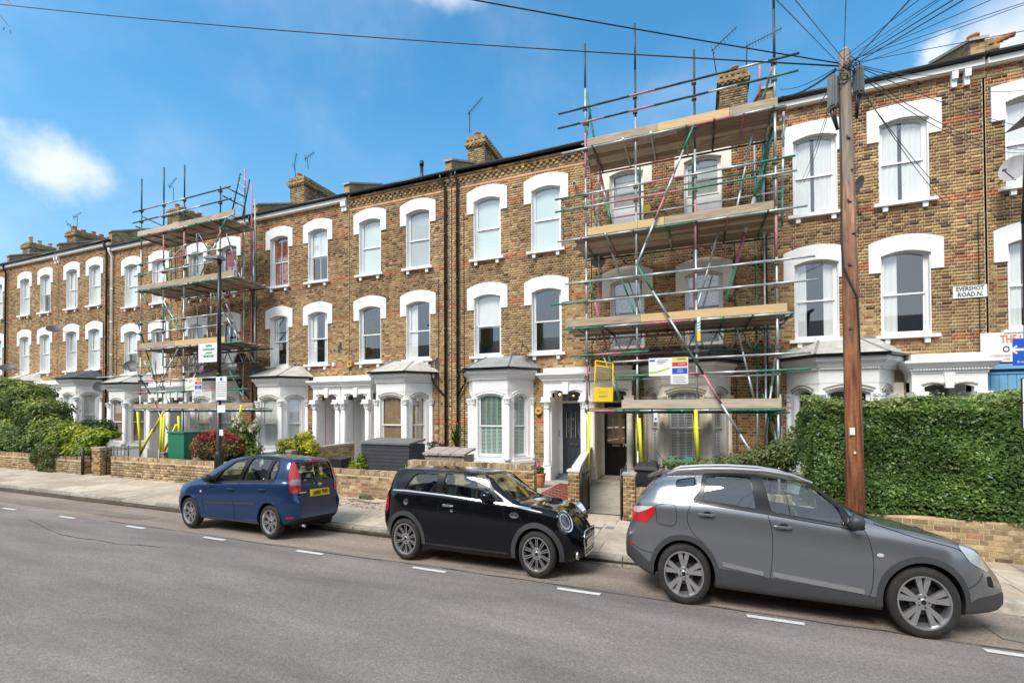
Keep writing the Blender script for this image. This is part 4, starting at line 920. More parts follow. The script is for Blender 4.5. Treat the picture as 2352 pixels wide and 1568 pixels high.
for z, dx in ((4.2, 0), (3.72, 0)): stube(sE, 'lattice_beam', (-3.2, 13.35, z), (2.0, 13.35, z), 'GgPgGG' if dx == 0 else 'g')
x = -3.0
i = 0
while x < 1.8:
    stube(sE, 'lattice_strut', (x, 13.35, 4.2 if i % 2 else 3.72), (x+.24, 13.35, 3.72 if i % 2 else 4.2), 'g' if random.random() < .7 else 'P', .018); x += .27; i += 1
for zz, cc in ((9.9, 'gGg'), (7.6, 'Pgg'), (8.2, 'ggG'), (5.3, 'gGP'), (5.9, 'ggg'), (3.0, 'Ggg')): stube(sE, 'guard_rail', (-3.1, 13.3, zz), (1.9+random.uniform(-.2, .3), 13.3, zz+.03), cc, .022)
for (xa, za, xb, zb_) in ((-2.6, 6.9, -2.75, 9.0), (-1.5, 4.5, -2.2, 6.6), (.9, 7.0, 1.3, 9.0), (-.1, 4.5, .5, 6.6), (1.3, 2.4, .9, 4.2), (-2.0, 2.4, -2.6, 4.2)): stube(sE, 'brace', (xa, 13.1, za), (xb, 12.7, zb_), rc(3), .024)
# yellow foam sleeves on the feet
for (a, b_, c, d, Y) in ((1353, 945, 1351, 1135, 12.13), (1462, 945, 1465, 1062, 12.6), (1468, 960, 1474, 1062, 12.13), (1598, 940, 1604, 1060, 12.13), (1594, 935, 1600, 1035, 12.4)): ptube(sE, 'foam_sleeve', a, b_, c, d, Y, Y, 'Y', .042)
# yellow gate hung on the scaffold
gt = thing('ladder_gate', 'yellow mesh ladder gate with a solid lower panel hanging above the black front door', 'gate', tuple(at(1385, 900, 12.05)))
p0, p1, p2, p3 = [at3(*q, 12.08) for q in ((1368, 828), (1408, 835), (1408, 922), (1364, 922))]
for a, c in ((p0, p1), (p1, p2), (p2, p3), (p3, p0), (p0.lerp(p3, .66), p1.lerp(p2, .66)), (p0.lerp(p3, .12), p1.lerp(p2, .12))): b = MB(); b.rawtube([a, c], .018, 0, 6); b.build('gate_tube', 'yellow_gate', gt)
b = MB()
for i in range(1, 9): b.rawtube([p0.lerp(p1, i/9), p0.lerp(p1, i/9)+(p3-p0)*.66], .0028, 0, 4)
for i in range(1, 8): b.rawtube([p0.lerp(p3, i*.08), p1.lerp(p2, i*.08)], .0028, 0, 4)
b.build('mesh_infill', 'yellow_gate', gt)['kind'] = 'stuff'
b = MB(); b.box(p3.x, p2.x, 12.06, 12.09, p3.z, p0.z+(p3.z-p0.z)*.66); b.build('gate_panel', 'yellow_gate', gt)
text('GEORGE', .07, ((p2.x+p3.x)/2, 12.055, p3.z+.24), 'ink_lime', gt, sx=.8); text('ROBERTS', .07, ((p2.x+p3.x)/2, 12.055, p3.z+.13), 'ink_green', gt, sx=.8)
# left scaffold
sB = thing('scaffold', 'far tube scaffold on the houses behind the green box, topped by a ladder', 'scaffolding', (-19, 12.4, 0), 'tube and board scaffolds')
scaffold(sB, 12.4, 13.9, [-21.82, -20.37, -19.1, -17.02], [12.0, 12.2, 12.05, 10.8],
  [dict(z=9.5, yb=13.5, x=(-22.1, -16.9), el=.2, er=.5, toe=[(-22.0, -19.3, 'timber_pale'), (-19.29, -16.2, bo)], rails=[(10.62, -22.3, -16.4, 'DPggDDD'), (10.16, -22.3, -16.35, 'DDgggDD')]),
   dict(z=7.2, yb=13.9, x=(-21.9, -16.5), el=.2, er=.4, toe=[(-21.9, -16.2, bo)], rails=[(8.33, -22.2, -16.9, 'GPgPgg'), (7.87, -22.2, -16.9, 'Gggggg')]),
   dict(z=4.72, yb=13.9, x=(-21.9, -16.3), el=.2, er=.6, toe=[(-21.85, -19.6, bo), (-19.59, -16.7, nw)], th=.22, rails=[(5.84, -22.1, -16.7, 'Gggggg'), (5.41, -22.1, -16.7, 'Gggggg')]),
   dict(z=2.2, yb=13.1, x=(-22.2, -15.4), el=.3, er=.2, toe=[(-22.2, -15.2, bo)], th=.2, rails=[(3.65, -24.8, -20.9, 'ggg'), (3.42, -21.5, -15.9, 'PgggG'), (2.94, -22.3, -15.4, 'PgGgPG')])],
  -22.1, -16.4, dict(std=['ggggggGD', 'PGggGgPDD', 'gGggggPDD', 'gggggGD']), [(-22.3, 2.2, 9.6, 13.9), (-20.5, 4, 9.6, 13.9), (-19.1, 4.2, 9.6, 13.9), (-17.0, 4.2, 10.9, 13.9), (-17.2, 0, 11.6, 13.9)], 8)
stube(sB, 'standard', at(563, 388, 13.8), at(558, 945, 13.8), 'PGggggPgg')
for q in ((510, 505, 558, 655, 12.4, 13.6, 'Ggggg'), (505, 660, 560, 800, 12.4, 13.8, 'gggg'), (500, 800, 575, 945, 12.4, 13.8, 'ggg'), (428, 560, 388, 600, 12.4, 12.4, 'gP'), (520, 500, 472, 615, 12.35, 12.35, 'GPgg'), (478, 590, 450, 660, 12.4, 12.4, 'PD'),
          (318, 745, 355, 870, 12.4, 12.4, 'DDG'), (318, 860, 345, 905, 12.3, 12.3, 'DD'), (372, 685, 420, 770, 12.4, 12.4, 'ggG'), (412, 795, 355, 905, 12.4, 12.4, 'gggg'), (450, 812, 428, 845, 13, 13, 'g'), (430, 895, 470, 820, 12.9, 13.2, 'gP'), (354, 925, 396, 1010, 12.3, 12.3, 'Pggg'),
          (546, 500, 512, 490, 12.6, 13.4, 'G'), (518, 430, 562, 452, 12.4, 13.8, 'PDD'), (512, 450, 560, 475, 12.4, 13.8, 'DDP'), (325, 497, 372, 518, 12.4, 13.8, 'PPg'), (312, 520, 375, 545, 12.3, 13.8, 'DP'), (318, 655, 340, 700, 12.4, 12.4, 'PG'), (375, 600, 388, 655, 12.6, 12.6, 'G'), (462, 800, 440, 880, 13.3, 13.3, 'g')):
    ptube(sB, 'brace', *q, )
for z in (4.55, 4.1): stube(sB, 'lattice_beam', (-22.0, 13.4, z), (-16.2, 13.4, z), 'GPgGPG')
x = -21.8; i = 0
while x < -16.4: stube(sB, 'lattice_strut', (x, 13.4, 4.55 if i % 2 else 4.1), (x+.26, 13.4, 4.1 if i % 2 else 4.55), 'g', .018); x += .3; i += 1
for q in ((316, 945, 323, 1040), (376, 945, 352, 990), (371, 955, 368, 1052), (377, 955, 373, 1052), (405, 975, 373, 1045), (410, 955, 412, 1010), (352, 985, 322, 1042), (504, 950, 500, 1000), (555, 930, 550, 960)): ptube(sB, 'foam_sleeve', *q, 12.2, 12.2, 'Y', .045)
for i in range(9):
    x = -22+i*.68+random.uniform(-.1, .1); zz = random.choice([(2.3, 4.6), (4.9, 7.1), (7.3, 9.4)]); stube(sB, 'standard', (x, 13.5, zz[0]), (x+random.uniform(-.1, .1), 13.5, zz[1]), rc(3), .022)
for i in range(7):
    x = -22+i*.85; z0_ = random.choice([2.4, 4.9, 7.4]); stube(sB, 'brace', (x, 13.2, z0_), (x+random.choice([-1, 1])*.8, 12.6, z0_+1.9), rc(4), .022)
# ladder on the left scaffold
ld = thing('ladder', 'steel access ladder sticking out above the far scaffold', 'ladder', tuple(at(545, 430, 13)))
a0, a1, b0, b1 = at3(533, 487, 13.2), at3(552, 398, 13.2), at3(556, 505, 13.2), at3(573, 412, 13.2)
for p, q in ((a0, a1), (b0, b1)): b = MB(); b.rawtube([p, q], .028, 0, 6); b.build('stile', 'tube_dark', ld)
for i in range(6): b = MB(); b.rawtube([a0.lerp(a1, .08+i*.17), b0.lerp(b1, .08+i*.17)], .014, 0, 5); b.build('rung', 'galv', ld)
def plate(name, label, cat, x0, x1, z0, z1, y, mat='sign_white', group=None, th=.01):
    t = thing(name, label, cat, ((x0+x1)/2, y, (z0+z1)/2), group); b = MB(); b.box(x0, x1, y-th, y, z0, z1); b.build('sign_plate', mat, t); return t
def ppx(x0, y0, x1, y1, Y): a, b_ = at(x0, y0, Y), at(x1, y1, Y); return a[0], b_[0], b_[2], a[2]
# scaffold company board
x0, x1, z0, z1 = ppx(456, 790, 503, 830, 12.25)
t = plate('scaffold_sign', 'white board with green lettering hanging on the far scaffold beside the lamp post', 'sign', x0, x1, z0, z1, 12.26)
for i, (s, sz, m_) in enumerate((('GRIFFIN', .105, 'ink_green'), ('SCAFFOLDING', .105, 'ink_green'), ('LONDON', .09, 'ink_green'), ('020 8094 5586', .10, 'ink_green'))): text(s, sz, ((x0+x1)/2, 12.245, z1-.10-i*.135), m_, t, sx=.95, bold=.004)
b = MB(); b.box(x0+.05, x1-.05, 12.245, 12.25, z1-.455, z1-.445); b.build('sign_line', 'ink_pink', t)
def notices(Y, xy, label, grp=None, s=1.0):
    x0, x1, z0, z1 = ppx(*xy, Y); t = thing('site_notice', label, 'sign', ((x0+x1)/2, Y, z0), grp); w = x1-x0; h = z1-z0
    b = MB(); b.box(x0, x0+w*.56, Y-.01, Y, z0+h*.32, z1); b.box(x0+w*.56, x1, Y-.012, Y-.002, z0, z1+.0); b.build('sign_plate', 'sign_white', t)
    b = MB(); b.box(x0+w*.02, x0+w*.16, Y-.014, Y-.0105, z1-.13*h, z1-.06*h); b.build('logo', 'blue', t)
    b = MB(); b.prism([(x0+.0*w, z0+.42*h), (x0+w*.2, z0+.43*h), (x0+w*.54, z0+.58*h), (x0+w*.54, z0+.64*h), (x0+w*.2, z0+.50*h), (x0, z0+.48*h)], Y-.0135, Y-.0105); b.build('logo', 'ink_lime', t)
    b = MB()
    for i in range(3): b.box(x0+w*.22, x0+w*(.5-.06*i), Y-.0135, Y-.0105, z1-h*(.1+.06*i), z1-h*(.08+.06*i))
    b.build('print_lines', 'ink_navy', t)
    for a, c, m in ((.86, .99, 'ink_yellow'), (.66, .82, 'ink_red'), (.38, .60, 'blue')):
        b = MB(); b.box(x0+w*.6, x1-w*.02, Y-.016, Y-.0125, z0+a*h, z0+c*h); b.build('notice_panel', m, t)
    text('WARNING', .06*s, (x0+w*.83, Y-.018, z0+.925*h), 'ink', t, sx=.7); text('DANGER', .055*s, (x0+w*.84, Y-.018, z0+.74*h), 'sign_white', t, sx=.7); text('SAFETY', .05*s, (x0+w*.8, Y-.018, z0+.53*h), 'sign_white', t, sx=.7); text('HELMETS', .05*s, (x0+w*.8, Y-.018, z0+.45*h), 'sign_white', t, sx=.7)
    b = MB()
    for i in range(4): b.box(x0+w*.62, x1-w*(.05+.03*(i % 2)), Y-.0155, Y-.0125, z0+h*(.06+.07*i), z0+h*(.075+.07*i))
    b.build('print_lines', 'ink', t); return t
notices(12.1, (1490, 823, 1581, 881), 'pair of white safety notices with yellow, red and blue panels on the near scaffold', 'scaffold safety notices')
notices(12.3, (426, 870, 464, 908), 'pair of small safety notices on the far scaffold above the green box', 'scaffold safety notices', 1.2)
x0, x1, z0, z1 = ppx(1601, 732, 1609, 786, 12.3)
t = thing('scaffold_tag', 'yellow and striped tag board hanging on the third upright of the near scaffold', 'sign', (x0, 12.1, z0)); b = MB(); b.box(x0, x1, 12.05, 12.07, z0+.25, z1); b.build('sign_plate', 'sign_white', t); b = MB(); b.box(x0, x1, 12.05, 12.07, z0, z0+.245); b.build('sign_plate', 'ink_yellow', t)
b = MB(); [b.hexa([(x0, 12.044, z0+.28+i*.07), (x1, 12.044, z0+.31+i*.07), (x1, 12.049, z0+.31+i*.07), (x0, 12.049, z0+.28+i*.07), (x0, 12.044, z0+.3+i*.07), (x1, 12.044, z0+.335+i*.07), (x1, 12.049, z0+.335+i*.07), (x0, 12.049, z0+.3+i*.07)]) for i in range(3)]; b.build('stripe', 'ink_green', t)
x0, x1, z0, z1 = ppx(1503, 948, 1512, 968, 12.3)
t = plate('hanging_tag', 'little white tag with blue print hanging under the lowest board of the near scaffold', 'tag', x0, x1, z0, z1, 12.1); b = MB(); b.box(x0+.02, x1-.02, 12.085, 12.089, z0+.05, z0+.1); b.build('print_lines', 'blue', t)

# ------------------------------------------------------------------ telegraph pole and wires
PX, PY, PT = 2.0, 7.9, 7.28
tp = thing('telegraph_pole', 'tall brown wooden telegraph pole with grey boxes and a fan of wires', 'telegraph pole', (PX, PY, 0))
b = MB(); b.rawtube([(PX+.05, PY, -.1), (PX+.035, PY, 1.8), (PX+.015, PY, 4), (PX, PY, 5.4)], [.115, .108, .097, .088], 0, 20); b.build('pole', 'pole_wood', tp)
b = MB(); b.rawtube([(PX, PY, 5.4), (PX-.01, PY, 6.6), (PX-.015, PY, PT)], [.088, .078, .074], 0, 16, caps=False); b.rawtube([(PX-.015, PY, PT), (PX+.0, PY, PT+.07)], [.074, .03], 0, 16); b.build('pole_top', 'pole_top', tp)
def jbox(x, y, ang, z0, z1, w=.17, d=.10):
    u = Vector((math.cos(ang), math.sin(ang), 0)); n = Vector((math.sin(ang), -math.cos(ang), 0)); f = Fr((x, y, 0), u, n); b = MB(f)
    b.prism([(-w/2, z0+.04), (-w/2+.03, z0), (w/2-.03, z0), (w/2, z0+.04), (w/2, z1-.04), (w/2-.03, z1), (-w/2+.03, z1), (-w/2, z1-.04)], 0, d); b.box(-w/2+.03, w/2-.03, d, d+.018, z0+.03, z1-.03); b.box(-.01, .01, d+.018, d+.026, z0+.05, z1-.05)
    o = b.build('junction_box', 'box_grey', tp); c = MB(f); [c.rawtube([f.P(q, d/2, z0), f.P(q*.5, d/2-.02, z0-.12), f.P(q*.2+.03, -.02, z0-.3)], .012, 0, 5) for q in (-.04, 0, .04)]; c.build('cable_tail', 'cable', tp)
jbox(PX-.15, PY-.03, R(-30), 6.48, 6.95, .125, .08); jbox(PX+.115, PY-.0, R(35), 6.62, 7.02, .12, .08)
for i, z in enumerate((6.0, 5.55, 5.1, 4.65, 4.2, 3.75, 3.3)):
    b = MB(); s = 1 if i % 2 else -.4; b.rawtube([(PX+.02, PY-.09, z), (PX+.02+.10*s, PY-.10, z+.01), (PX+.02+.105*s, PY-.105, z+.05)], .011, 0, 5); b.build('step_iron', 'coupler', tp)
b = MB(); b.rawtube([(PX-.09, PY-.02, 6.9), (PX-.085, PY-.06, 5.5), (PX-.1, PY-.07, 4.6), (PX-.085, PY-.09, 4.2), (PX-.02, PY-.115, 3.98), (PX+.07, PY-.10, 3.75), (PX+.09, PY-.08, 3.2), (PX+.1, PY-.06, 2.9)], .012, 0, 6); b.build('pole_cable', 'cable', tp)
b = MB(); random.seed(4)
for k in range(5):
    c0 = Vector((PX+random.uniform(-.12, .12), PY-.08, PT-.35+random.uniform(-.1, .25))); rr = random.uniform(.05, .09)
    b.rawtube([c0+Vector((rr*math.cos(t), random.uniform(-.02, .02), rr*math.sin(t)*1.2)) for t in [i*.7 for i in range(10)]], .007, 0, 5)
b.build('cable_loops', 'cable', tp)['kind'] = 'stuff'
b = MB(); p = at3(1957, 990, 7.79); b.box(p.x-.03, p.x+.03, 7.775, 7.785, p.z-.05, p.z+.05); b.build('torn_notice', 'sign_white', tp)
b = MB(); p = at3(1963, 1039, 7.79); b.box(p.x-.012, p.x+.012, 7.77, 7.785, p.z-.015, p.z+.015); b.build('pole_tag', 'sign_white', tp)
TOP = Vector((PX, PY, PT-.22))
def wire(p0, p1, sag, r, label, mat='cable', group='overhead telephone wires', ext=1.0):
    p0, p1 = V3(p0), V3(p1); p1 = p0+(p1-p0)*ext; L = (p1-p0).length
    pts = [p0.lerp(p1, i/14)-Vector((0, 0, sag*4*(i/14)*(1-i/14))) for i in range(15)]
    b = MB(); b.rawtube(pts, r, 0, 5); o = b.build('overhead_wire', mat, None, fix=False); tag(o, label, 'wire', group); return o
fan = [(1785, 2, 4.5, 'first'), (1828, 2, 4.5, 'second'), (1943, 2, 4.5, None), (2088, 2, 4.5, None), (2108, 2, 4.6, None), (2148, 2, 4.8, None), (2156, 2, 5, None), (2186, 2, 5.2, None), (2210, 2, 5, None), (2272, 2, 5.3, None), (2330, 14, 6.0, None), (2350, 12, 6.2, None), (2350, 72, 6.4, None)]
lab = ['leftmost wire rising to the top edge left of the telegraph pole', 'second wire rising to the top edge left of the telegraph pole', 'single wire going straight up from the telegraph pole top'] + ['%s wire of the right-hand fan above the telegraph pole, counted from the steepest' % w_ for w_ in ('first', 'second', 'third', 'fourth', 'fifth', 'sixth', 'seventh', 'eighth', 'ninth', 'lowest')]
for (x, y, Y, _), l_ in zip(fan, lab): wire(TOP+Vector((random.uniform(-.05, .07), -.06, random.uniform(-.05, .12))), at(x, y, Y), .0, random.choice([.0035, .004, .006]), l_, ext=3.0)
A_ = TOP+Vector((-.08, 0, .05))
wire(A_, at(-20, 8, 6.6), .12, .011, 'long wire crossing the whole sky from the pole to the upper left corner')
wire(A_+Vector((0, 0, .04)), at(1085, -2, 5.2), .02, .009, 'long wire from the pole leaving the top edge near the middle', ext=1.15)
for (a, c, dz, s, r_, l_) in ((1796, 222, 0, .1, .018, 'thick black bundle of wires from the pole to the roof end at the near scaffold'), (1790, 205, .03, .1, .007, 'thin wire beside the thick bundle left of the pole'), (1836, 425, -.2, .12, .005, 'thin wire dropping from the pole past the left upper window'), (1846, 420, -.2, .16, .005, 'lighter wire dropping beside it past the left upper window'), (1855, 270, -.12, .05, .009, 'short wire from the left grey box down to the gutter')):
    wire(TOP+Vector((-.12, 0, dz)), at(a, c, FY-.1), s, r_, l_)
for (a, c, dz, s, l_) in ((2170, 465, -.2, .12, 'left one of two wires dropping steeply to the middle upper window'), (2186, 462, -.25, .1, 'right one of two wires dropping steeply past the middle upper window'), (2352, 345, -.05, .25, 'upper sagging wire from the pole along the brick wall to the right edge'), (2352, 352, -.1, .3, 'lower sagging wire from the pole along the brick wall to the right edge'), (2352, 292, 0, .1, 'wire from the pole towards the upper right window hood'), (2180, 168, .02, .1, 'short wire from the pole to the right pair of eaves brackets'), (2352, 208, 0, .15, 'wire from the right grey box towards the gutter at the right edge')):
    wire(TOP+Vector((.12, 0, dz)), at(a, c, FY-.1), s, .006, l_)
wire(at(560, 790, FY-.1), at(1100, 770, FY-.1), .3, .004, 'thin wire drooping along the upper brick wall between houses', 'cable_grey')

# ------------------------------------------------------------------ lamp posts
lp = thing('street_lamp', 'black street lamp post with flat head in front of the far scaffold', 'street lamp', (-12.1, 8.8, 0), 'street lamps')
lx, ly = -12.1, 8.8
b = MB(); b.lathe((lx, ly, 0), [(.11, .0), (.11, 1.0), (.08, 1.06), (.06, 1.1), (.055, 3.2)], 0, 14); b.build('lamp_base', 'black_paint', lp)
b = MB(); b.rawtube([(lx, ly, 3.1), (lx+.0, ly, 6.3)], [.055, .045], 0, 12); b.build('lamp_column', 'black_paint', lp)
b = MB(); b.rawtube([(lx, ly, 3.1), (lx, ly, 3.22)], .072, 0, 12); b.rawtube([(lx, ly, 6.22), (lx, ly, 6.36)], .055, 0, 10); b.build('lamp_bracket', 'black_paint', lp)
b = MB(); b.hexa([(lx-.46, ly-.16, 6.36), (lx+.10, ly-.14, 6.30), (lx+.10, ly+.14, 6.30), (lx-.46, ly+.16, 6.36), (lx-.42, ly-.13, 6.42), (lx+.06, ly-.1, 6.40), (lx+.06, ly+.1, 6.40), (lx-.42, ly+.13, 6.42)]); b.build('lamp_head', 'box_grey', lp)
b = MB(); b.hexa([(lx-.42, ly-.12, 6.335), (lx-.1, ly-.12, 6.30), (lx-.1, ly+.12, 6.30), (lx-.42, ly+.12, 6.335), (lx-.42, ly-.12, 6.37), (lx-.1, ly-.12, 6.34), (lx-.1, ly+.12, 6.34), (lx-.42, ly+.12, 6.37)]); b.build('lamp_glass', 'dish_pale', lp)
for (y0, y1, l_) in ((865, 918, 'tall white parking notice plate with blue top on the lamp post'), (930, 947, 'small square white plate under the parking notice on the lamp post'), (986, 1000, 'smallest white sticker low on the lamp post')):
    wpx = 12 if y0 == 865 else 9 if y0 == 930 else 4
    x0, x1, z0, z1 = ppx(508-wpx, y0, 508+wpx, y1, 8.72)
    t = plate('parking_sign', l_, 'sign', x0, x1, z0, z1, 8.73)
    b = MB(); [b.box(x0+.03, x1-.03, 8.716, 8.719, z1-.16-i*.06, z1-.15-i*.06) for i in range(int((z1-z0-.15)/.06))]; b.build('print_lines', 'ink', t) if z1-z0 > .25 else None
    if y0 == 865: b = MB(); b.box((x0+x1)/2-.045, (x0+x1)/2+.045, 8.716, 8.719, z1-.11, z1-.03); b.build('logo', 'blue', t)
lr = thing('street_lamp', 'tapered street lamp with green-black head at the right edge', 'street lamp', (3.97, 7.9, 0), 'street lamps')
q = at3(2352, 600, 7.9); b = MB(); b.rawtube([(q.x+.05, 7.9, -.05), (q.x+.03, 7.9, 4.6)], [.06, .045], 0, 10); b.build('lamp_column', 'black_paint', lr)
q2 = at3(2349, 285, 7.9); b = MB(); b.hexa([(q2.x-.09, 7.6, q2.z), (q2.x+.3, 7.6, q2.z+.1), (q2.x+.3, 8.1, q2.z+.1), (q2.x-.09, 8.1, q2.z), (q2.x-.05, 7.65, q2.z+.04), (q2.x+.3, 7.65, q2.z+.2), (q2.x+.3, 8.05, q2.z+.2), (q2.x-.05, 8.05, q2.z+.04)]); b.build('lamp_head', 'box_grey', lr)
b = MB(); b.rawtube([(q2.x+.12, 7.9, q2.z+.05), (q.x+.03, 7.9, 4.55)], [.085, .05], 0, 10); b.build('lamp_body', 'black_paint', lr)
x0, x1, z0, z1 = ppx(2325, 778, 2385, 838, 7.8)
t = plate('direction_sign', 'blue sign with white left arrow and minutes text in front of the shop sign', 'sign', x0, x1, z0, z1, 7.8, 'blue')
f = Fr(((x0+x1)/2-.03, 7.788, (z0+z1)/2+.03), (1, 0, 0), (0, -1, 0)); b = MB(f); b.prism([(-.125, 0), (-.06, .055), (-.045, .042), (-.075, .015), (.14, .015), (.14, -.015), (-.075, -.015), (-.045, -.042), (-.06, -.055)], 0, .003); b.build('arrow', 'sign_white', t)
text('8 minutes', .042, ((x0+x1)/2, 7.785, z0+.045), 'sign_white', t)
x0, x1, z0, z1 = ppx(2344, 868, 2380, 985, 7.8)
t = plate('parking_sign', 'white sign with black border on the right edge under the blue sign', 'sign', x0, x1, z0, z1, 7.8, 'ink'); b = MB(); b.box(x0+.012, x1-.012, 7.784, 7.789, z0+.012, z0+.32); b.box(x0+.012, x1-.012, 7.784, 7.789, z0+.335, z1-.012); b.build('sign_face', 'sign_white', t)
# street name and shop sign
t = plate('street_name_sign', 'white street name plate high on the brick wall reading Evershot Road N.', 'sign', 5.71, 6.34, 4.80, 5.09, FY-.02)
text('EVERSHOT', .145, (6.025, FY-.032, 5.015), 'ink', t, sx=.74, bold=.003); text('ROAD.N.', .145, (6.03, FY-.032, 4.875), 'ink', t, sx=.8, bold=.003)
t = plate('shop_sign', 'large white shop board with orange lettering above the blue boards', 'sign', 6.17, 8.6, 3.24, 3.93, FY-.08, th=.03)
text('THE LIGHT', .25, (6.52, FY-.115, 3.76), 'ink_orange', t, align='LEFT', sx=.62, bold=.006); text('O', .2, (6.62, FY-.115, 3.53), 'ink_navy', t, sx=.8, bold=.003)
text('17A EVERSHOT ROAD', .062, (6.33, FY-.115, 3.385), 'ink_orange', t, align='LEFT', sx=.6); text('LONDON N4 3DG', .062, (6.38, FY-.115, 3.305), 'ink_orange', t, align='LEFT', sx=.6); text('EMAIL', .062, (6.86, FY-.115, 3.315), 'ink_navy', t, align='LEFT', sx=.6)

# ------------------------------------------------------------------ dishes, aerials, alarms
DL = ['grey satellite dish above the first-floor window of the far left house', 'dark dish at the left edge above the big bush', 'dark dish beside the slated bay roof', 'round dark dish under the plank on the sill left of the far scaffold', 'dark dish right of the far scaffold sign', 'lower dark dish next to it by the black downpipe', 'grey dish between lower windows above the double porch', 'grey dish above the right end of the bay with brown blinds', 'dish seen edge-on above the green-shuttered bay', 'pale dish behind the near scaffold between upper floors', 'black dish behind the telegraph pole', 'big pale dish at the right edge by the upper window', 'dish seen edge-on under the top deck of the near scaffold']
for (x, y, w, n, m), l_ in zip([(123, 756, .27, (.7, -.5, .85), 'dish'), (16, 845, .28, (.7, -.5, .85), 'dish'), (231, 888, .27, (.7, -.6, .5), 'dish'), (300, 840, .26, (.6, -.7, .45), 'dish'), (554, 825, .24, (.5, -.8, .25), 'dish'), (588, 853, .24, (.5, -.8, .2), 'dish'), (783, 799, .19, (-.45, -.8, .1), 'dish'), (1006, 834, .19, (-.5, -.7, .0), 'dish'), (1201, 792, .21, (-.86, -.35, .1), 'dish'), (1374, 602, .19, (.3, -.9, .2), 'dish_pale'), (1975, 424, .20, (-.93, -.3, .2), 'dish'), (2332, 387, .26, (-.75, -.55, .1), 'dish_pale'), (1606, 316, .18, (-.93, -.2, .1), 'dish')], DL):
    Y = 13.75 if x < 1000 else 13.9
    if x > 1990: Y = 13.7
    w *= 1.12; c = at3(x, y, Y); n = Vector(n).normalized(); t = thing('satellite_dish', l_, 'satellite dish', tuple(c), 'satellite dishes')
    a = n.orthogonal().normalized(); e = n.cross(a); b = MB(); rings = 5; k = 20
    for i in range(rings+1):
        r_ = w*i/rings
        for j in range(k): tt = 2*math.pi*j/k; b.v.append(c+a*math.cos(tt)*r_+e*math.sin(tt)*r_*.92+n*(.16*r_*r_/w))
    for i in range(rings):
        for j in range(k): jj = (j+1) % k; b.f.append((i*k+j, i*k+jj, (i+1)*k+jj, (i+1)*k+j)); b.m.append(0); b.sm.append(True)
    b.build('dish', m, t, fix=False)
    f_ = c+n*.32*(w/.25)-Vector((0, 0, .13)); b = MB(); b.rawtube([c-Vector((0, 0, w*.9)), f_], .012, 0, 5); b.rawtube([f_, f_-n*.06+Vector((0, 0, .03))], .03, 0, 8); b.build('feed_arm', 'box_grey', t)
    b = MB(); b.rawtube([c-n*.01, c+Vector((0, .12, -.05)), Vector((c.x, FY, c.z-.05))], .018, 0, 6); b.build('wall_bracket', 'box_grey', t)
def aerial(label, base, top, b0, b1, Y, nel=9, el=.28):
    p, q, r_, s = at3(*base, Y), at3(*top, Y), at3(*b0, Y), at3(*b1, Y-.6)
    t = thing('tv_aerial', label, 'tv aerial', tuple(p), 'television aerials'); b = MB(); b.rawtube([p, q, r_.lerp(s, .1)], .016, 0, 5); b.build('mast', 'tube_dark', t); b = MB(); b.rawtube([r_, s], .013, 0, 5); b.build('boom', 'tube_dark', t)
    b = MB(); d = (s-r_).normalized(); c = d.cross(Vector((.2, .9, .3))).normalized(); L_ = (s-r_).length
    for i in range(nel): m_ = r_.lerp(s, (i+.5)/nel); b.rawtube([m_-c*el/2*(1-.4*i/nel), m_+c*el/2*(1-.4*i/nel)], .006, 0, 4)
    for sg in (-1, 1): m_ = r_.lerp(s, .05); b.rawtube([m_-c*.15, m_+c*.15+d*.0], .008, 0, 4)
    b.build('elements', 'tube_dark', t)['kind'] = 'stuff'
aerial('long aerial on the scaffolded chimney, left of two pointing up right', (1646, 172), (1638, 122), (1634, 118), (1692, 62), 17.3)
aerial('long aerial on the scaffolded chimney, right of two with many short bars', (1714, 160), (1716, 108), (1712, 108), (1796, 65), 17.3, 12)
aerial('aerial on the chimney above the two black downpipes', (1079, 305), (1079, 262), (1075, 262), (1108, 224), 16.4)
aerial('aerial on the chimney left of the white eaves bracket', (708, 388), (706, 365), (700, 365), (722, 350), 16.6, 6)
aerial('slim aerial on a leaning mast at the left of the middle chimney', (679, 415), (677, 385), (675, 385), (681, 352), 16.6, 6)
aerial('twin aerial on the chimney behind the far scaffold', (399, 460), (398, 430), (388, 430), (406, 408), 17.6, 6)
aerial('aerial above the left chimney stack with orange pots', (176, 530), (178, 498), (168, 500), (186, 488), 17.6, 6)
aerial('small fan aerial on the left chimney stack corner', (166, 540), (162, 515), (153, 512), (168, 525), 17.6, 5)
def alarm(x, y, label, mat='alarm', r_=.12, n=6, Y=FY):
    c = at3(x, y, Y); t = thing('alarm_box', label, 'alarm box', tuple(c), 'burglar alarm boxes'); b = MB(Fr((c.x, Y, c.z), (1, 0, 0), (0, -1, 0))); pl = [(r_*math.cos(math.pi/2+2*math.pi*i/n), r_*1.15*math.sin(math.pi/2+2*math.pi*i/n)) for i in range(n)]; b.prism(pl, .0, .07); b.prism([(p_*.85, q_*.85) for p_, q_ in pl], .07, .085); b.build('alarm_case', mat, t)
    if mat == 'alarm': b = MB(Fr((c.x, Y, c.z), (1, 0, 0), (0, -1, 0))); b.prism([(-.05, -.03), (.05, -.03), (.05, .04), (-.05, .04)], .086, .09); b.build('alarm_badge', 'blue', t); b = MB(Fr((c.x, Y, c.z), (1, 0, 0), (0, -1, 0))); b.box(-.06, .06, .02, .07, -.18, -.13); b.build('alarm_light', 'black_paint', t)
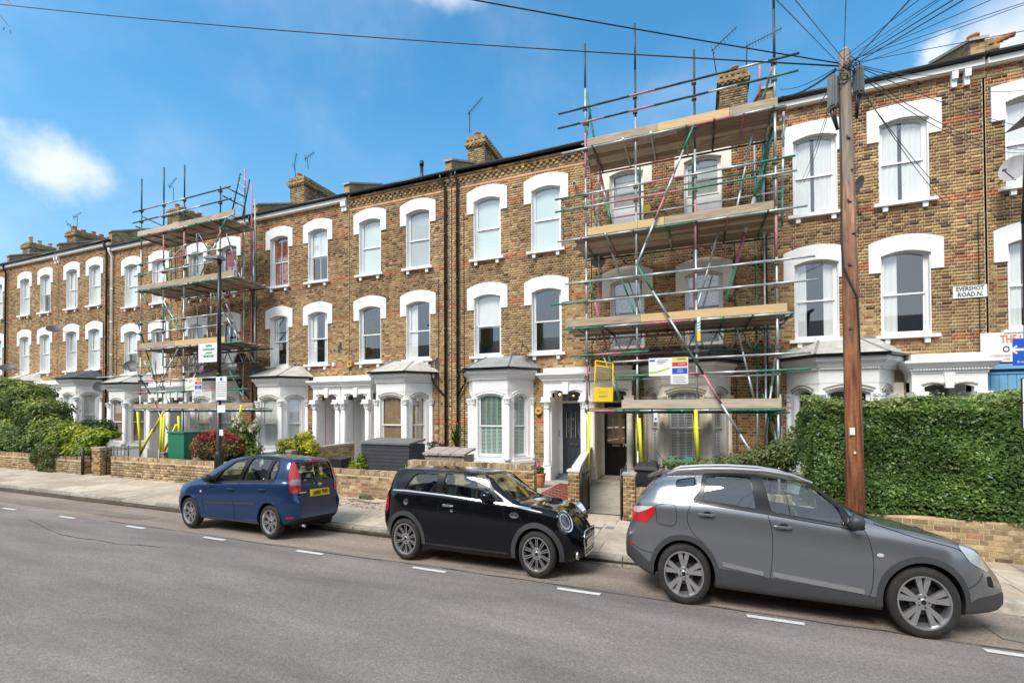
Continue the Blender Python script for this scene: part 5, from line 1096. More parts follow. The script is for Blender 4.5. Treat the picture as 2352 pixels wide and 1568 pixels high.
alarm(862, 931, 'yellow alarm box between the double porch and the brown-blinded bay'); alarm(805, 836, 'yellow alarm box above the double porch'); alarm(1238, 943, 'yellow alarm box beside the bay with green shutters'); alarm(768, 837, 'round white alarm box next to the yellow one over the porch', 'pvc', .07, 12); alarm(1487, 481, 'round yellow alarm box on the top floor behind the near scaffold', 'ink_yellow', .11, 14)
c = at3(1322, 425, FY); t = thing('security_light', 'white security lamp on the wall between the top windows left of the near scaffold', 'lamp', tuple(c)); b = MB(); b.lathe((c.x, FY-.16, c.z-.02), [(.0, -.04), (.06, -.03), (.07, .02), (.0, .16)], 0, 10, 'y'); b.build('lamp_case', 'pvc', t); b = MB(); b.lathe((c.x, FY-.21, c.z-.02), [(.0, 0), (.045, .01), (.05, .03)], 0, 10, 'y'); b.build('lens', 'black_paint', t)
c = at3(1286, 902, 14.0); t = thing('porch_lamp', 'small lit lamp under the arch of the white porch', 'lamp', tuple(c)); b = MB(); b.lathe(c, [(0, .1), (.03, .09), (.05, .0), (.05, -.02)], 0, 8); b.build('lamp_cap', 'black_paint', t); b = MB(); b.lathe(c-Vector((0, 0, .05)), [(0, -.03), (.03, -.01), (.035, .02), (.0, .04)], 0, 8); b.build('bulb', 'lamp_glow', t)
b = MB(); bx_ = ppx(2050, 878, 2076, 915, FY-.1); b.box(bx_[0], bx_[1], FY-.12, FY-.01, bx_[2], bx_[3]); o = b.build('meter_box', 'cream'); tag(o, 'cream meter box on the brickwork beside the right bay above the hedge', 'box')
b = MB(); bx_ = ppx(300-20, 862, 300+18, 873, FY-.25); b.box(bx_[0], bx_[1], FY-.32, FY-.2, bx_[2], bx_[3]); o = b.build('window_plank', 'timber_new'); tag(o, 'new timber plank lying on the sill left of the far scaffold', 'plank')

# ------------------------------------------------------------------ garden walls
def gwall(label, x0, x1, y, z1, th=.2, single=300, cap='soldier', z0=.05, name='garden_wall', base=0, side=False, group='front garden walls'):
    t = thing(name, label, 'wall', ((x0+x1)/2, y, 0), group); f = Fr((0, y, 0), (1, 0, 0), (0, -1, 0)); b = MB(f); top = z1-(.1 if cap == 'soldier' else .0 if cap is None else .04)
    b.box(x0, x1, -th, 0, -.2, top-.002); b.build('wall_core', 'mortar', t)
    brick_field(t, f, x0+.004, x1-.004, z0, top+.005, singles=single, base=base, mat='brick' if 'yellow' in label or 'pier' in label else 'brick_worn', dark=lambda u, z: -.12 if z < z0+.15 else 0)
    f2 = Fr((x1, y+th/2, 0), (0, 1, 0), (1, 0, 0)); brick_field(t, f2, -th/2+.003, th/2-.003, z0, top+.005, singles=0, base=base, name='end_bricks')
    if cap == 'soldier':
        u = x0; b = MB(f)
        while u+.06 < x1: b.box(u, u+.056, -th, .012+random.uniform(-.004, .004), top, z1+random.uniform(-.006, .004), tint=min(.79, stock_tint()+.06)); u += .063
        b.build('coping_bricks', 'brick_worn', t, fix=False)['kind'] = 'stuff'
    elif cap: b = MB(f); b.box(x0-.02, x1+.02, -th-.02, .02, top, z1); b.build('coping', cap, t)
    return t
gwall('long low garden wall behind the blue car, soldier brick coping', -17.47, -6.27, 9.1, .74)
gwall('higher yellow brick garden wall behind the black car', -6.23, -3.17, 9.1, 1.04, cap='soldier', base=.12)
gwall('low garden wall under the lime bush left of the iron gate', -26, -18.98, 9.1, .66, single=0, base=.05)
gwall('narrow brick gate pier beside the black iron gate', -18.52, -18.1, 9.1, 1.0, .35, 60, 'stone_cap', name='gate_pier', group='brick gate piers')
gwall('slim brick pier with flaking white top left of the path to door 79', -2.42, -2.2, 9.02, 1.0, .22, 60, 'white_worn', name='gate_pier', group='brick gate piers')
gwall('slim brick pier right of the path to door 79 beside the black bin', -1.34, -1.13, 9.02, .98, .22, 60, 'stone_cap', name='gate_pier', group='brick gate piers')
gwall('low garden wall hidden behind the silver car', -1.12, 1.5, 9.1, .7, single=0)
gwall('low brick wall carrying the clipped hedge', 1.5, 9.0, 8.5, .62, .3, 300, None, base=.03)
# dividing walls running to the houses
def divwall(label, x, y0, y1, z0, z1, cap, w=.2, capm='white_worn', x2=None):
    x2 = x if x2 is None else x2
    t = thing('dividing_wall', label, 'wall', (x, y0, 0), 'dividing walls between front gardens'); b = MB(); b.hexa([(x-w/2, y0, -.1), (x+w/2, y0, -.1), (x2+w/2, y1, -.1), (x2-w/2, y1, -.1), (x-w/2, y0, z0), (x+w/2, y0, z0), (x2+w/2, y1, z1), (x2-w/2, y1, z1)]); b.build('wall_core', 'brickwork', t)
    b = MB(); b.hexa([(x-w/2-.02, y0-.02, z0), (x+w/2+.02, y0-.02, z0), (x2+w/2+.02, y1, z1), (x2-w/2-.02, y1, z1), (x-w/2-.02, y0-.02, z0+.06), (x+w/2+.02, y0-.02, z0+.06), (x2+w/2+.02, y1, z1+.06), (x2-w/2-.02, y1, z1+.06)]); b.build('coping', capm, t)
divwall('sloping white-capped wall between the tiled path and the path to 79', -2.31, 9.28, 13.8, .98, 1.02, 1, w=.14, x2=-3.05)
divwall('timber-topped dividing wall by the red door behind the blue car', -11.2, 10.3, 13.0, .95, 1.0, 1, capm='stone_cap'); divwall('dividing wall behind the yellow scaffold feet', -18.9, 11.5, 14.0, .55, .7, 1, capm='timber_grey')
# paths
pth = thing('garden_path', None, None); pth['kind'] = 'structure'; n_ = 0
b = MB(); b.box(-4.6, -2.2, 9.3, 13.9, -.07, .0); b.build('path_base', 'concrete', pth)
x = -3.83; i = 0
while x < -2.5:
    y = 9.5; j = 0
    while y < 13.2 and x+.16 < -2.42-(y-9.3)*.16:
        b = MB(); b.box(x+.004, x+.136, y+.004, y+.146, 0, .012); b.build('tile', 'tile_red' if (i+j) % 2 else 'tile_black', pth); y += .15; j += 1
    x += .14; i += 1
b = MB(); b.hexa([(-2.25, 9.0, -.07), (-1.3, 9.0, -.07), (-1.85, 13.9, -.07), (-2.95, 13.9, -.07), (-2.25, 9.0, .055), (-1.3, 9.0, .055), (-1.85, 13.9, .055), (-2.95, 13.9, .055)]); b.build('concrete_path', 'concrete', pth)
b = MB(); b.box(-2.95, -2.0, 13.3, 13.8, .055, .1); b.build('door_step', 'concrete', pth)
def bars(label, x0, x1, y0, y1, z0, z1, n, name='iron_gate', r=.011, cat='gate'):
    t = thing(name, label, cat, (x0, y0, z0)); p, q = Vector((x0, y0, 0)), Vector((x1, y1, 0))
    for i in range(n):
        c = p.lerp(q, i/(n-1)); b = MB(); rr = .02 if i in (0, n-1) else r; b.rawtube([c+Vector((0, 0, z0)), c+Vector((0, 0, z1+(.06 if i % 2 == 0 else 0)))], rr, 0, 6); b.build('bar', 'black_paint', t)
    for z in (z0+.1, z1-.08): b = MB(); b.rawtube([p+Vector((0, 0, z)), q+Vector((0, 0, z))], .014, 0, 6); b.build('rail', 'black_paint', t)
bars('black iron gate folded open beside the flaking white-topped pier', -2.16, -2.16, 9.05, 9.75, .1, .98, 7); bars('black iron gate post and bars by the right pier of the path to 79', -1.38, -1.38, 9.02, 9.7, .1, 1.0, 7)
bars('black iron gate between the narrow pier and the long garden wall', -18.02, -17.5, 9.25, 9.6, .05, 1.0, 7)
b = MB(); b.rawtube([(-18.92, 9.05, 0), (-18.92, 9.05, 1.0)], .045, 0, 8); o = b.build('iron_post', 'black_paint'); tag(o, 'black square post at the end of the wall under the lime bush', 'post')

# ------------------------------------------------------------------ garden boxes, bins, pots
t = thing('storage_box', 'large dark slate-blue timber storage box behind the low wall', 'storage box', (-7.2, 9.9, 0)); x0, x1, y0, y1 = -7.94, -6.5, 9.55, 10.25
z = .0
while z < 1.28: b = MB(); b.box(x0, x1, y0-random.uniform(0, .006), y0+.02, z+.003, min(z+.085, 1.33)); b.build('plank', 'dark_box', t); b = MB(); b.box(x1-.02, x1+random.uniform(0, .006), y0+.02, y1, z+.003, min(z+.085, 1.33)); b.build('plank', 'dark_box', t); z += .09
b = MB(); b.box(x0+.01, x1-.025, y0+.025, y1-.0, 0, 1.33); b.build('box_core', 'dark_box', t)
b = MB(); b.hexa([(x0-.04, y0-.04, 1.34), (x1+.02, y0-.04, 1.34), (x1+.02, y1, 1.41), (x0-.04, y1, 1.41), (x0-.04, y0-.04, 1.385), (x1+.02, y0-.04, 1.385), (x1+.02, y1, 1.455), (x0-.04, y1, 1.455)]); b.build('lid', 'box_top', t)
t = thing('storage_box', 'weathered brown timber storage box with slatted lid beside the bright white bay', 'storage box', (-5.6, 9.9, 0)); x0, x1, y0, y1 = -6.1, -5.05, 9.62, 10.15; x = x0
while x < x1-.01: b = MB(); b.box(x+.003, x+.102, y0, y0+.02, .3, 1.10); b.build('plank', 'timber_grey', t); x += .105
y = y0+.02
while y < y1-.02: b = MB(); b.box(x1-.02, x1, y+.003, y+.095, .3, 1.13); b.build('plank', 'timber_grey', t); y += .098
for a, c in ((x0-.04, -5.72), (-5.70, -5.4), (-5.38, x1+.03)): b = MB(); b.hexa([(a, y0-.05, 1.12), (c, y0-.05, 1.12), (c, y1+.02, 1.22), (a, y1+.02, 1.22), (a, y0-.05, 1.17), (c, y0-.05, 1.17), (c, y1+.02, 1.27), (a, y1+.02, 1.27)]); b.build('lid_board', 'timber_top', t)
b = MB(); b.box(x0, x1-.02, y0+.02, y1, .3, 1.1); b.build('box_core', 'timber_grey', t)
t = thing('hoarding_box', 'tall green painted plywood box in the garden under the far scaffold', 'box', (-15.1, 10.3, 0)); b = MB(); b.box(-15.5, -14.77, 9.6, 11.3, .1, 1.48); b.build('box_body', 'green_board', t); b = MB(); b.box(-15.53, -14.74, 9.57, 11.33, 1.485, 1.53); b.build('box_rim', 'green_board', t); b = MB(); b.box(-14.77, -14.755, 9.6, 9.68, .1, 1.47); b.build('corner_batten', 'green_board', t)
b = MB(); b.box(-14.6, -13.7, 9.75, 9.8, .5, .85); o = b.build('timber_panel', 'timber_grey'); tag(o, 'short weathered timber panel at the foot of the green box', 'timber panel')
def bin_(label, x, y, z, w, d, h, mat, lid, top=None):
    t = thing('wheelie_bin', label, 'wheelie bin', (x, y, z), 'wheelie bins'); b = MB(); i = .04; b.hexa([(x-w/2+i, y-d/2+i, z), (x+w/2-i, y-d/2+i, z), (x+w/2-i, y+d/2-i, z), (x-w/2+i, y+d/2-i, z), (x-w/2, y-d/2, z+h), (x+w/2, y-d/2, z+h), (x+w/2, y+d/2, z+h), (x-w/2, y+d/2, z+h)]); b.build('bin_body', mat, t)
    b = MB(); b.hexa([(x-w/2-.03, y-d/2-.04, z+h), (x+w/2+.03, y-d/2-.04, z+h), (x+w/2+.03, y+d/2+.04, z+h), (x-w/2-.03, y+d/2+.04, z+h), (x-w/2+.02, y-d/2+.03, z+h+.07), (x+w/2-.02, y-d/2+.03, z+h+.07), (x+w/2-.02, y+d/2, z+h+.10), (x-w/2+.02, y+d/2, z+h+.10)]); b.rawtube([(x-w/2, y+d/2+.05, z+h+.03), (x+w/2, y+d/2+.05, z+h+.03)], .02, 0, 6); b.build('bin_lid', lid, t)
bin_('black wheelie bin beside the gate pier behind the silver car', -.98, 9.75, .0, .42, .5, 1.0, 'bin_black', 'bin_black')
bin_('teal-lidded bin among the weeds behind the roof of the silver car', -.35, 10.2, .1, .5, .5, 1.0, 'bin_teal', 'bin_teal')
bin_('small dark bin at the foot of the rose by the white bay', -12.1, 10.6, .1, .4, .5, .72, 'bin_teal', 'bin_teal')
t = thing('planter', 'square black planter bag in front of the white porch pier', 'planter', (-9.0, 10.2, 0)); x, y = at3(781, 1060, 9.8)[:2]; b = MB(); b.hexa([(x-.16, y-.15, .3), (x+.16, y-.15, .3), (x+.16, y+.15, .3), (x-.16, y+.15, .3), (x-.2, y-.2, .93), (x+.2, y-.18, .90), (x+.2, y+.2, .93), (x-.2, y+.2, .95)]); b.build('planter_bag', 'bin_black', t)
px_ = at3(1239, 1118, 12.0); fl_ = FW+RT*(1239-1176)/1070+UP*(922-1119)/1070; pp = CAMP+fl_*(-(H-.0)/fl_[2]); x, y = float(pp[0]), float(pp[1])
t = thing('flower_pot', 'round terracotta pot with green plant beside the tiled path', 'flower pot', (x, y, 0)); b = MB(); b.lathe((x, y, .0), [(.10, 0), (.15, .12), (.17, .25), (.165, .33), (.185, .35), (.185, .40), (.15, .40), (.14, .34), (0, .33)], 0, 18); b.build('pot', 'terracotta', t); potT = t; potP = (x, y)
# ------------------------------------------------------------------ plants
def leaves(parent, pts, size, mat, name='leaves', shape='leaf', up=.3, nrm=None, seed=1, tb=None, jit=.45, asp=.5):
    """one small folded leaf per point; nrm: preferred facing per point"""
    g = np.random.default_rng(seed); n = len(pts); pts = np.asarray(pts, float)
    d = g.normal(size=(n, 3)); d /= np.linalg.norm(d, axis=1)[:, None]
    if nrm is not None: d = d*jit*1.6+nrm
    d[:, 2] += up; d /= np.linalg.norm(d, axis=1)[:, None]
    a = g.normal(size=(n, 3)); a -= (a*d).sum(1)[:, None]*d; a /= np.linalg.norm(a, axis=1)[:, None]; c = np.cross(d, a)
    s = size*g.uniform(.6, 1.3, n)[:, None]
    base = pts-a*s*.5; tip = pts+a*s*.5; m1 = pts+c*s*asp*.5-d*s*.10; m2 = pts-c*s*asp*.5-d*s*.10
    V = np.stack([base, m1, tip, m2], 1).reshape(-1, 3)
    F = (np.arange(n)[:, None, None]*4+np.array([(0, 1, 2), (0, 2, 3)])[None]).reshape(-1, 3)
    me = bpy.data.meshes.new(name); me.vertices.add(len(V)); me.vertices.foreach_set('co', V.ravel()); me.loops.add(F.size); me.loops.foreach_set('vertex_index', F.ravel().astype(np.int32)); me.polygons.add(len(F))
    me.polygons.foreach_set('loop_start', np.arange(0, F.size, 3, dtype=np.int32)); me.polygons.foreach_set('loop_total', np.full(len(F), 3, dtype=np.int32))
    t_ = g.beta(2, 3, n) if tb is None else np.clip(tb+g.normal(0, .16, n), 0, 1)
    at_ = me.attributes.new('tint', 'FLOAT', 'POINT'); at_.data.foreach_set('value', np.repeat(t_, 4).astype(np.float32))
    me.materials.append(M(mat)); me.update(calc_edges=True); o = link(name, me, parent); o['kind'] = 'stuff'; return o
def blobs(n, centers, seed, shell=.55):
    """points through a set of ellipsoids [(c, r, weight)], denser near their skins, lumpy"""
    g = np.random.default_rng(seed); w = np.array([c[2] if len(c) > 2 else 1 for c in centers], float); w /= w.sum(); k = g.choice(len(centers), n, p=w)
    C = np.array([c[0] for c in centers], float)[k]; Rr = np.array([c[1] for c in centers], float)[k]
    d = g.normal(size=(n, 3)); d /= np.linalg.norm(d, axis=1)[:, None]; r = g.uniform(shell**3, 1, n)**(1/3)
    lump = 1+.18*np.sin(d[:, 0]*7+k)*np.sin(d[:, 1]*6+2*k)*np.sin(d[:, 2]*8+k)
    return C+d*Rr*(r*lump)[:, None], d
def stems(parent, base, tips, r=.015, mat='stem', name='branch', one=True):
    if one:
        b = MB()
        for q in tips: m_ = Vector(base).lerp(Vector(q), .55)+Vector((random.uniform(-.05, .05), random.uniform(-.05, .05), .06)); b.rawtube([base, m_, q], [r, r*.7, r*.3], 0, 5)
        b.build(name, mat, parent)['kind'] = 'stuff'
def bush(name, label, cat, centers, n, size, mat, seed, base, tint=.0, ntips=14, group=None, up=.35, shell=.45):
    t = thing(name, label, cat, base, group); P, D = blobs(n, centers, seed, shell); ok = P[:, 2] > .05; P, D = P[ok], D[ok]
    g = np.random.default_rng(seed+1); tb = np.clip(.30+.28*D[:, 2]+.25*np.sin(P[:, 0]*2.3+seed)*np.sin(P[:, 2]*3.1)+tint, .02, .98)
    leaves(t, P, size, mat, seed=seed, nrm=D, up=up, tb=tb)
    tips = [tuple(P[i]) for i in g.choice(len(P), ntips)]; stems(t, base, tips, .03); return t
def cen(x, y, Y): return tuple(float(v) for v in at(x, y, Y))
# big bush on the left
big = []
random.seed(3)
for (x, y, Y, rx, rz) in ((15, 950, 10.6, 1.7, 1.0), (60, 925, 10.8, 1.5, .9), (30, 900, 11.2, 1.3, .6), (95, 955, 10.6, 1.2, .8), (125, 985, 10.4, .8, .6), (40, 1010, 10.2, 1.8, .9), (90, 1020, 10.2, 1.3, .7), (-20, 990, 10.2, 1.8, 1.2), (75, 900, 11.0, .9, .4), (120, 940, 10.6, .55, .35), (140, 1000, 10.2, .5, .4), (5, 885, 10.9, 1.0, .4)): big.append((cen(x, y, Y), (rx, .85, rz), rx*rz))
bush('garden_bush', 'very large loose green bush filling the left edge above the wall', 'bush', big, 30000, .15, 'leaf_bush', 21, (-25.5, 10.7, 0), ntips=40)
for i in range(5): pass
tt = thing('garden_bush', 'bright lime-green leafy bush left of the narrow gate pier', 'bush', (-20.8, 9.9, 0)); lim = [(cen(x, y, Y), (rx, .45, rz), rx*rz) for x, y, Y, rx, rz in ((140, 1010, 9.7, .6, .4), (175, 1000, 9.8, .7, .45), (205, 1012, 9.8, .6, .35), (180, 1035, 9.5, .8, .3), (225, 1000, 10, .4, .3), (155, 985, 9.9, .4, .25), (250, 998, 9.9, .25, .15))]
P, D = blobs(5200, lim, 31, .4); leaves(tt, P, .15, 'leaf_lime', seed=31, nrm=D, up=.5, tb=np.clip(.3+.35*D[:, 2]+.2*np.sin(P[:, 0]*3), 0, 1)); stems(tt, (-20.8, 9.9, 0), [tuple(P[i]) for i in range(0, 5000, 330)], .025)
bush('garden_bush', 'small dark green shrub behind the lime bush near the downpipes', 'bush', [(cen(215, 990, 10.8), (.7, .5, .5), 1), (cen(240, 985, 10.8), (.45, .4, .4), .6), (cen(205, 975, 11), (.35, .3, .25), .3)], 3000, .11, 'leaf_dark', 33, (-21.8, 10.8, 0))
tr = thing('trailing_creeper', 'grey-green creeper spilling over the low wall onto the pavement edge', 'creeper', (-21.3, 9.05, .1)); cp_ = [(cen(x, y, 9.05), (rx, .14, rz), rx*rz) for x, y, rx, rz in ((100, 1040, .5, .3), (110, 1060, .42, .25), (122, 1035, .35, .25), (95, 1075, .25, .12), (115, 1078, .3, .1), (80, 1050, .18, .3))]
P, D = blobs(3000, cp_, 35, .3); leaves(tr, P, .09, 'leaf_weed', seed=35, nrm=D, up=-.2)
fu = thing('flowering_shrub', 'round shrub with red flowers on top and bronze leaves beside the lamp post', 'shrub', (-13.3, 9.7, 0)); C_ = [(cen(x, y, Y), (rx, .42, rz), rx*rz) for x, y, Y, rx, rz in ((490, 1030, 9.6, .5, .42), (515, 1030, 9.7, .45, .45), (470, 1030, 9.6, .28, .38), (500, 1008, 9.8, .5, .25), (540, 1030, 9.8, .35, .4))]
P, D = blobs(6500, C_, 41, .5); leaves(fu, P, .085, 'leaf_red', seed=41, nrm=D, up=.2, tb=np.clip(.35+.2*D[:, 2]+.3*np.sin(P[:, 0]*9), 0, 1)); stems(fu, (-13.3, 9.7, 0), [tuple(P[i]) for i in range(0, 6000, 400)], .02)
Q = P[(P[:, 2] > P[:, 2].mean()+.18)]; Q = Q[np.random.default_rng(2).choice(len(Q), 520)]+np.array([0, -.05, .06]); leaves(fu, Q, .09, 'petal_red', 'petals', seed=42, up=.3, asp=.9)
g_ = np.random.default_rng(5); Q = P[g_.choice(len(P), 60)]; Q = np.concatenate([q+g_.normal(0, .03, (7, 3)) for q in Q[D[:60, 1] < 9][:14]]); leaves(fu, Q+np.array([0, -.12, 0]), .08, 'petal_red', 'petals', seed=43, asp=.9)
ro = thing('rose_bush', 'tall straggly rose with cream flowers in front of the black downpipe', 'rose', (-12.3, 10.2, 0)); C_ = [(cen(x, y, Y), (rx, .3, rz), rx*rz) for x, y, Y, rx, rz in ((555, 1030, 10.1, .4, .5), (548, 990, 10.1, .32, .3), (575, 985, 10.1, .3, .22), (565, 1010, 10.1, .35, .3), (585, 1040, 10.1, .3, .35), (545, 965, 10.1, .2, .15))]
P, D = blobs(3200, C_, 45, .2); leaves(ro, P, .085, 'leaf_bush', seed=45, nrm=D, up=.2); stems(ro, (-12.3, 10.2, 0), [tuple(P[i]) for i in range(0, 3000, 140)], .018)
g_ = np.random.default_rng(6); fl = [cen(x, y, 9.9) for x, y in ((540, 962), (548, 957), (553, 965), (543, 970), (556, 985), (577, 980), (580, 986), (590, 975), (588, 968), (538, 975), (551, 1002))]; Q = np.concatenate([np.array(q)+g_.normal(0, .035, (26, 3)) for q in fl]); leaves(ro, Q, .075, 'petal_cream', 'petals', seed=46, asp=.95, tb=.6)
va = thing('garden_bush', 'yellow and green variegated shrub in front of the white bay left of the red door', 'bush', (-11.4, 10.8, 0)); C_ = [(cen(x, y, Y), (rx, .35, rz), rx*rz) for x, y, Y, rx, rz in ((665, 1030, 10.7, .4, .3), (695, 1020, 10.8, .45, .35), (710, 1030, 10.8, .3, .3), (655, 1015, 10.7, .2, .15), (700, 1002, 10.8, .25, .15))]
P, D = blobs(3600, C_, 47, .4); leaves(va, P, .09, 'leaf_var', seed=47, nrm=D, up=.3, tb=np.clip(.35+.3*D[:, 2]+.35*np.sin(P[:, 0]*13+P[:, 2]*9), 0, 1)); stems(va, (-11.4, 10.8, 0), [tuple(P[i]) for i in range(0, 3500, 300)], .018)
bush('weed_clump', 'bright green weeds at the left foot of the dark storage box', 'weeds', [(cen(822, 1070, 9.5), (.28, .15, .18), 1), (cen(812, 1078, 9.4), (.2, .1, .1), .5), (cen(829, 1055, 9.5), (.12, .1, .2), .5)], 900, .07, 'leaf_lime', 51, (-8.1, 9.5, .2), tint=-.15, ntips=10)
bush('weed_clump', 'small green weed growing at the corner where the low and high walls meet', 'weeds', [(cen(930, 1085, 9.0), (.1, .06, .22), 1)], 260, .07, 'leaf_bush', 52, (-6.3, 9.0, .3), ntips=6)
bush('weed_clump', 'grass tuft at the foot of the wall between the blue and black cars', 'weeds', [(cen(837, 1143, 9.02), (.16, .05, .06), 1)], 300, .06, 'leaf_bush', 53, (-7.1, 9.0, .05), ntips=6)
bush('weed_clump', 'yellow-green weeds in the open gateway left of the narrow pier', 'weeds', [(cen(203, 1075, 9.5), (.25, .15, .2), 1)], 500, .09, 'leaf_lime', 54, (-19.0, 9.5, .05), ntips=6)
bush('garden_bush', 'tangled weeds and grasses behind the roof of the silver car', 'weeds', [(cen(x, y, Y), (rx, .3, rz), rx*rz) for x, y, Y, rx, rz in ((1560, 1065, 10, .4, .15), (1630, 1068, 10, .45, .14), (1690, 1062, 10, .4, .2), (1750, 1055, 10, .4, .25), (1800, 1045, 10, .3, .35), (1822, 1020, 10.6, .16, .4))], 4200, .075, 'leaf_weed', 55, (.6, 10.0, 0), ntips=2)
bush('climbing_plant', 'climber growing up the wall between the near scaffold and the white bay', 'climber', [((1.78+.05*math.sin(z*4), 13.95, z), (.12+.04*math.sin(z*3), .2, .3), 1) for z in (.6, 1.1, 1.6, 2.1, 2.6, 2.9)], 1700, .085, 'leaf_bush', 56, (1.7, 13.8, 0), ntips=20)
bush('climbing_plant', 'thin climber beside the column right of door 79', 'climber', [((-1.62+.05*math.sin(z*5), 13.85, z), (.10, .12, .3), 1) for z in (.7, 1.1, 1.5, 1.9, 2.3, 2.9)], 1300, .06, 'leaf_bush', 57, (-1.62, 13.9, 0), ntips=14, tint=.1)
# potted plants
leaves(potT, blobs(260, [((potP[0], potP[1], .48), (.13, .13, .12), 1)], 61)[0], .08, 'leaf_bush', seed=61); leaves(potT, np.array([[potP[0]-.02, potP[1]-.05, .62]])+np.random.default_rng(1).normal(0, .05, (40, 3)), .06, 'petal_pink', 'petals', seed=62, asp=.9)
t = thing('spiky_plant', 'spiky green palm-like plant in front of the downpipes on the timber box', 'plant', (-6.8, 12.5, .8)); c = Vector(cen(1049, 1030, 12.4)); b = MB(); random.seed(9)
for i in range(60):
    a = random.uniform(0, 6.28); r_ = random.uniform(.08, .42); h = random.uniform(.35, .85); p1 = c+Vector((r_*.4*math.cos(a), r_*.4*math.sin(a), h*.6)); p2 = c+Vector((r_*math.cos(a), r_*math.sin(a), h)); s_ = Vector((-math.sin(a), math.cos(a), 0))*.016
    k = len(b.v); b.v += [c-s_, c+s_, p1+s_, p1-s_, p2]; b.f += [(k, k+1, k+2, k+3), (k+3, k+2, k+4)]; b.m += [0, 0]; b.sm += [False]*2
b.build('leaves', 'leaf_bush', t, fix=False)['kind'] = 'stuff'; b = MB(); b.rawtube([(c.x, c.y, .0), c], .035, 0, 6); b.build('trunk', 'stem', t)
t = thing('window_box', 'small dark planter with pink geraniums at the back of the timber box', 'planter', cen(1003, 1028, 10.3)); c = Vector(cen(1003, 1030, 10.3)); b = MB(); b.box(c.x-.2, c.x+.22, c.y-.08, c.y+.08, c.z-.08, c.z+.04); b.build('trough', 'bin_teal', t)
leaves(t, blobs(240, [((c.x, c.y, c.z+.10), (.24, .1, .09), 1)], 63)[0], .07, 'leaf_bush', seed=63); g_ = np.random.default_rng(8); leaves(t, np.concatenate([np.array(q)+g_.normal(0, .022, (20, 3)) for q in (c+Vector((-.18, -.1, .13)), c+Vector((.02, -.1, .22)), c+Vector((.1, -.1, .1)), c+Vector((.2, -.1, .16)))]), .05, 'petal_pink', 'petals', seed=64, asp=.9, tb=.6)
# hedge
hg = thing('hedge', 'long thick clipped green hedge on the low brick wall right of the telegraph pole', 'hedge', (4, 9.2, .5)); x0, x1, y0, y1, z0, z1 = 1.67, 8.5, 8.52, 9.65, .66, 2.33
g_ = np.random.default_rng(71)
def hz(x): return z1+.05*np.sin(x*1.7)+.035*np.sin(x*4.3+1)+.02*(x-3)*.5
n = 72000; x = g_.uniform(x0, min(x1, 6.2), n)
f_ = g_.random(n); dep = g_.exponential(.085, n); P = np.zeros((n, 3)); Nn = np.zeros((n, 3))
front = f_ < .72; topm = (f_ >= .72) & (f_ < .9); lef = f_ >= .9
bul = lambda x, z: .05*np.sin(x*3.1+z*2)+.045*np.sin(x*6.7-z*4.1)+.03*np.sin(z*9+x*2)
zr = g_.uniform(0, 1, n); zz = z0+zr*(hz(x)-z0); zz = zz-.06*(zr < .06)*g_.random(n)
P[front] = np.stack([x, y0-bul(x, zz)+dep-.03+.12*(zz > hz(x)-.12)*(zz-hz(x)+.12)/.12, zz], 1)[front]; Nn[front] = (0, -1, .15)
yy = g_.uniform(y0, y1, n); P[topm] = np.stack([x, yy, hz(x)+.04*np.sin(yy*5+x*3)-dep*.8+.03], 1)[topm]; Nn[topm] = (0, -.2, 1)
P[lef] = np.stack([x0+.05*np.sin(yy*5+zz*4)+dep-.03+.10*np.clip((zz-z1+.25)/.25, 0, 1), yy, zz], 1)[lef]; Nn[lef] = (-1, 0, .1)
spr = g_.random(n) < .03; P[spr, 2] += g_.uniform(0, .10, spr.sum())*topm[spr]
clump = .5*np.sin(P[:, 0]*5.1+P[:, 2]*3)*np.sin(P[:, 2]*6.3+P[:, 0]*2)
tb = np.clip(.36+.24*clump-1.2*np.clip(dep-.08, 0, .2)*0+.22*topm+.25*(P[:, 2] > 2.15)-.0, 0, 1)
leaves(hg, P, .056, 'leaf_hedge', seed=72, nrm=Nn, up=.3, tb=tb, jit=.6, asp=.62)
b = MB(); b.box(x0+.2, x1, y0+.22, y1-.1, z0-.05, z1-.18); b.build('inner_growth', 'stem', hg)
b = MB(); random.seed(12)
for i in range(900):
    x = random.uniform(x0+.05, 6.2); z = random.uniform(z0, z1-.1); p = Vector((x, y0+.14, z)); b.rawtube([p, p+Vector((random.uniform(-.08, .08), random.uniform(-.14, -.05), random.uniform(.02, .16)))], .004, 0, 4, caps=False)
b.build('twigs', 'stem', hg)['kind'] = 'stuff'
# fallen leaves along the kerb and twigs on the pavement
g_ = np.random.default_rng(81); n = 900; x = g_.uniform(-30, 8, n); y = 6.95-.0091*x-np.abs(g_.normal(0, .07, n))-.02; P = np.stack([x, y, np.full(n, -.083)+.0], 1)
fl_ = leaves(None, P, .035, 'leaf_weed', 'fallen_leaves', seed=82, up=3.0); fl_['label'] = 'scattered dry leaves and dirt along the kerb gutter'
n = 420; P = np.stack([g_.uniform(-8.6, -5.2, n), g_.uniform(8.2, 8.95, n), np.full(n, .085)], 1); fl_ = leaves(None, P, .05, 'leaf_red', 'fallen_leaves', seed=83, up=2.5); fl_['label'] = 'brown litter and leaves on the pavement below the storage box wall'
b = MB(); random.seed(2); p = Vector(cen(800, 1143, 8.7)); p.z = .1; pts = [p+Vector((i*.16, .04*math.sin(i*1.3), .015+.02*math.sin(i))) for i in range(9)]; b.rawtube(pts, [.02, .018, .018, .016, .014, .012, .01, .008, .005], 0, 5); o = b.build('fallen_branch', 'timber_grey'); tag(o, 'thin dead branch lying on the pavement between the blue and black cars', 'branch')
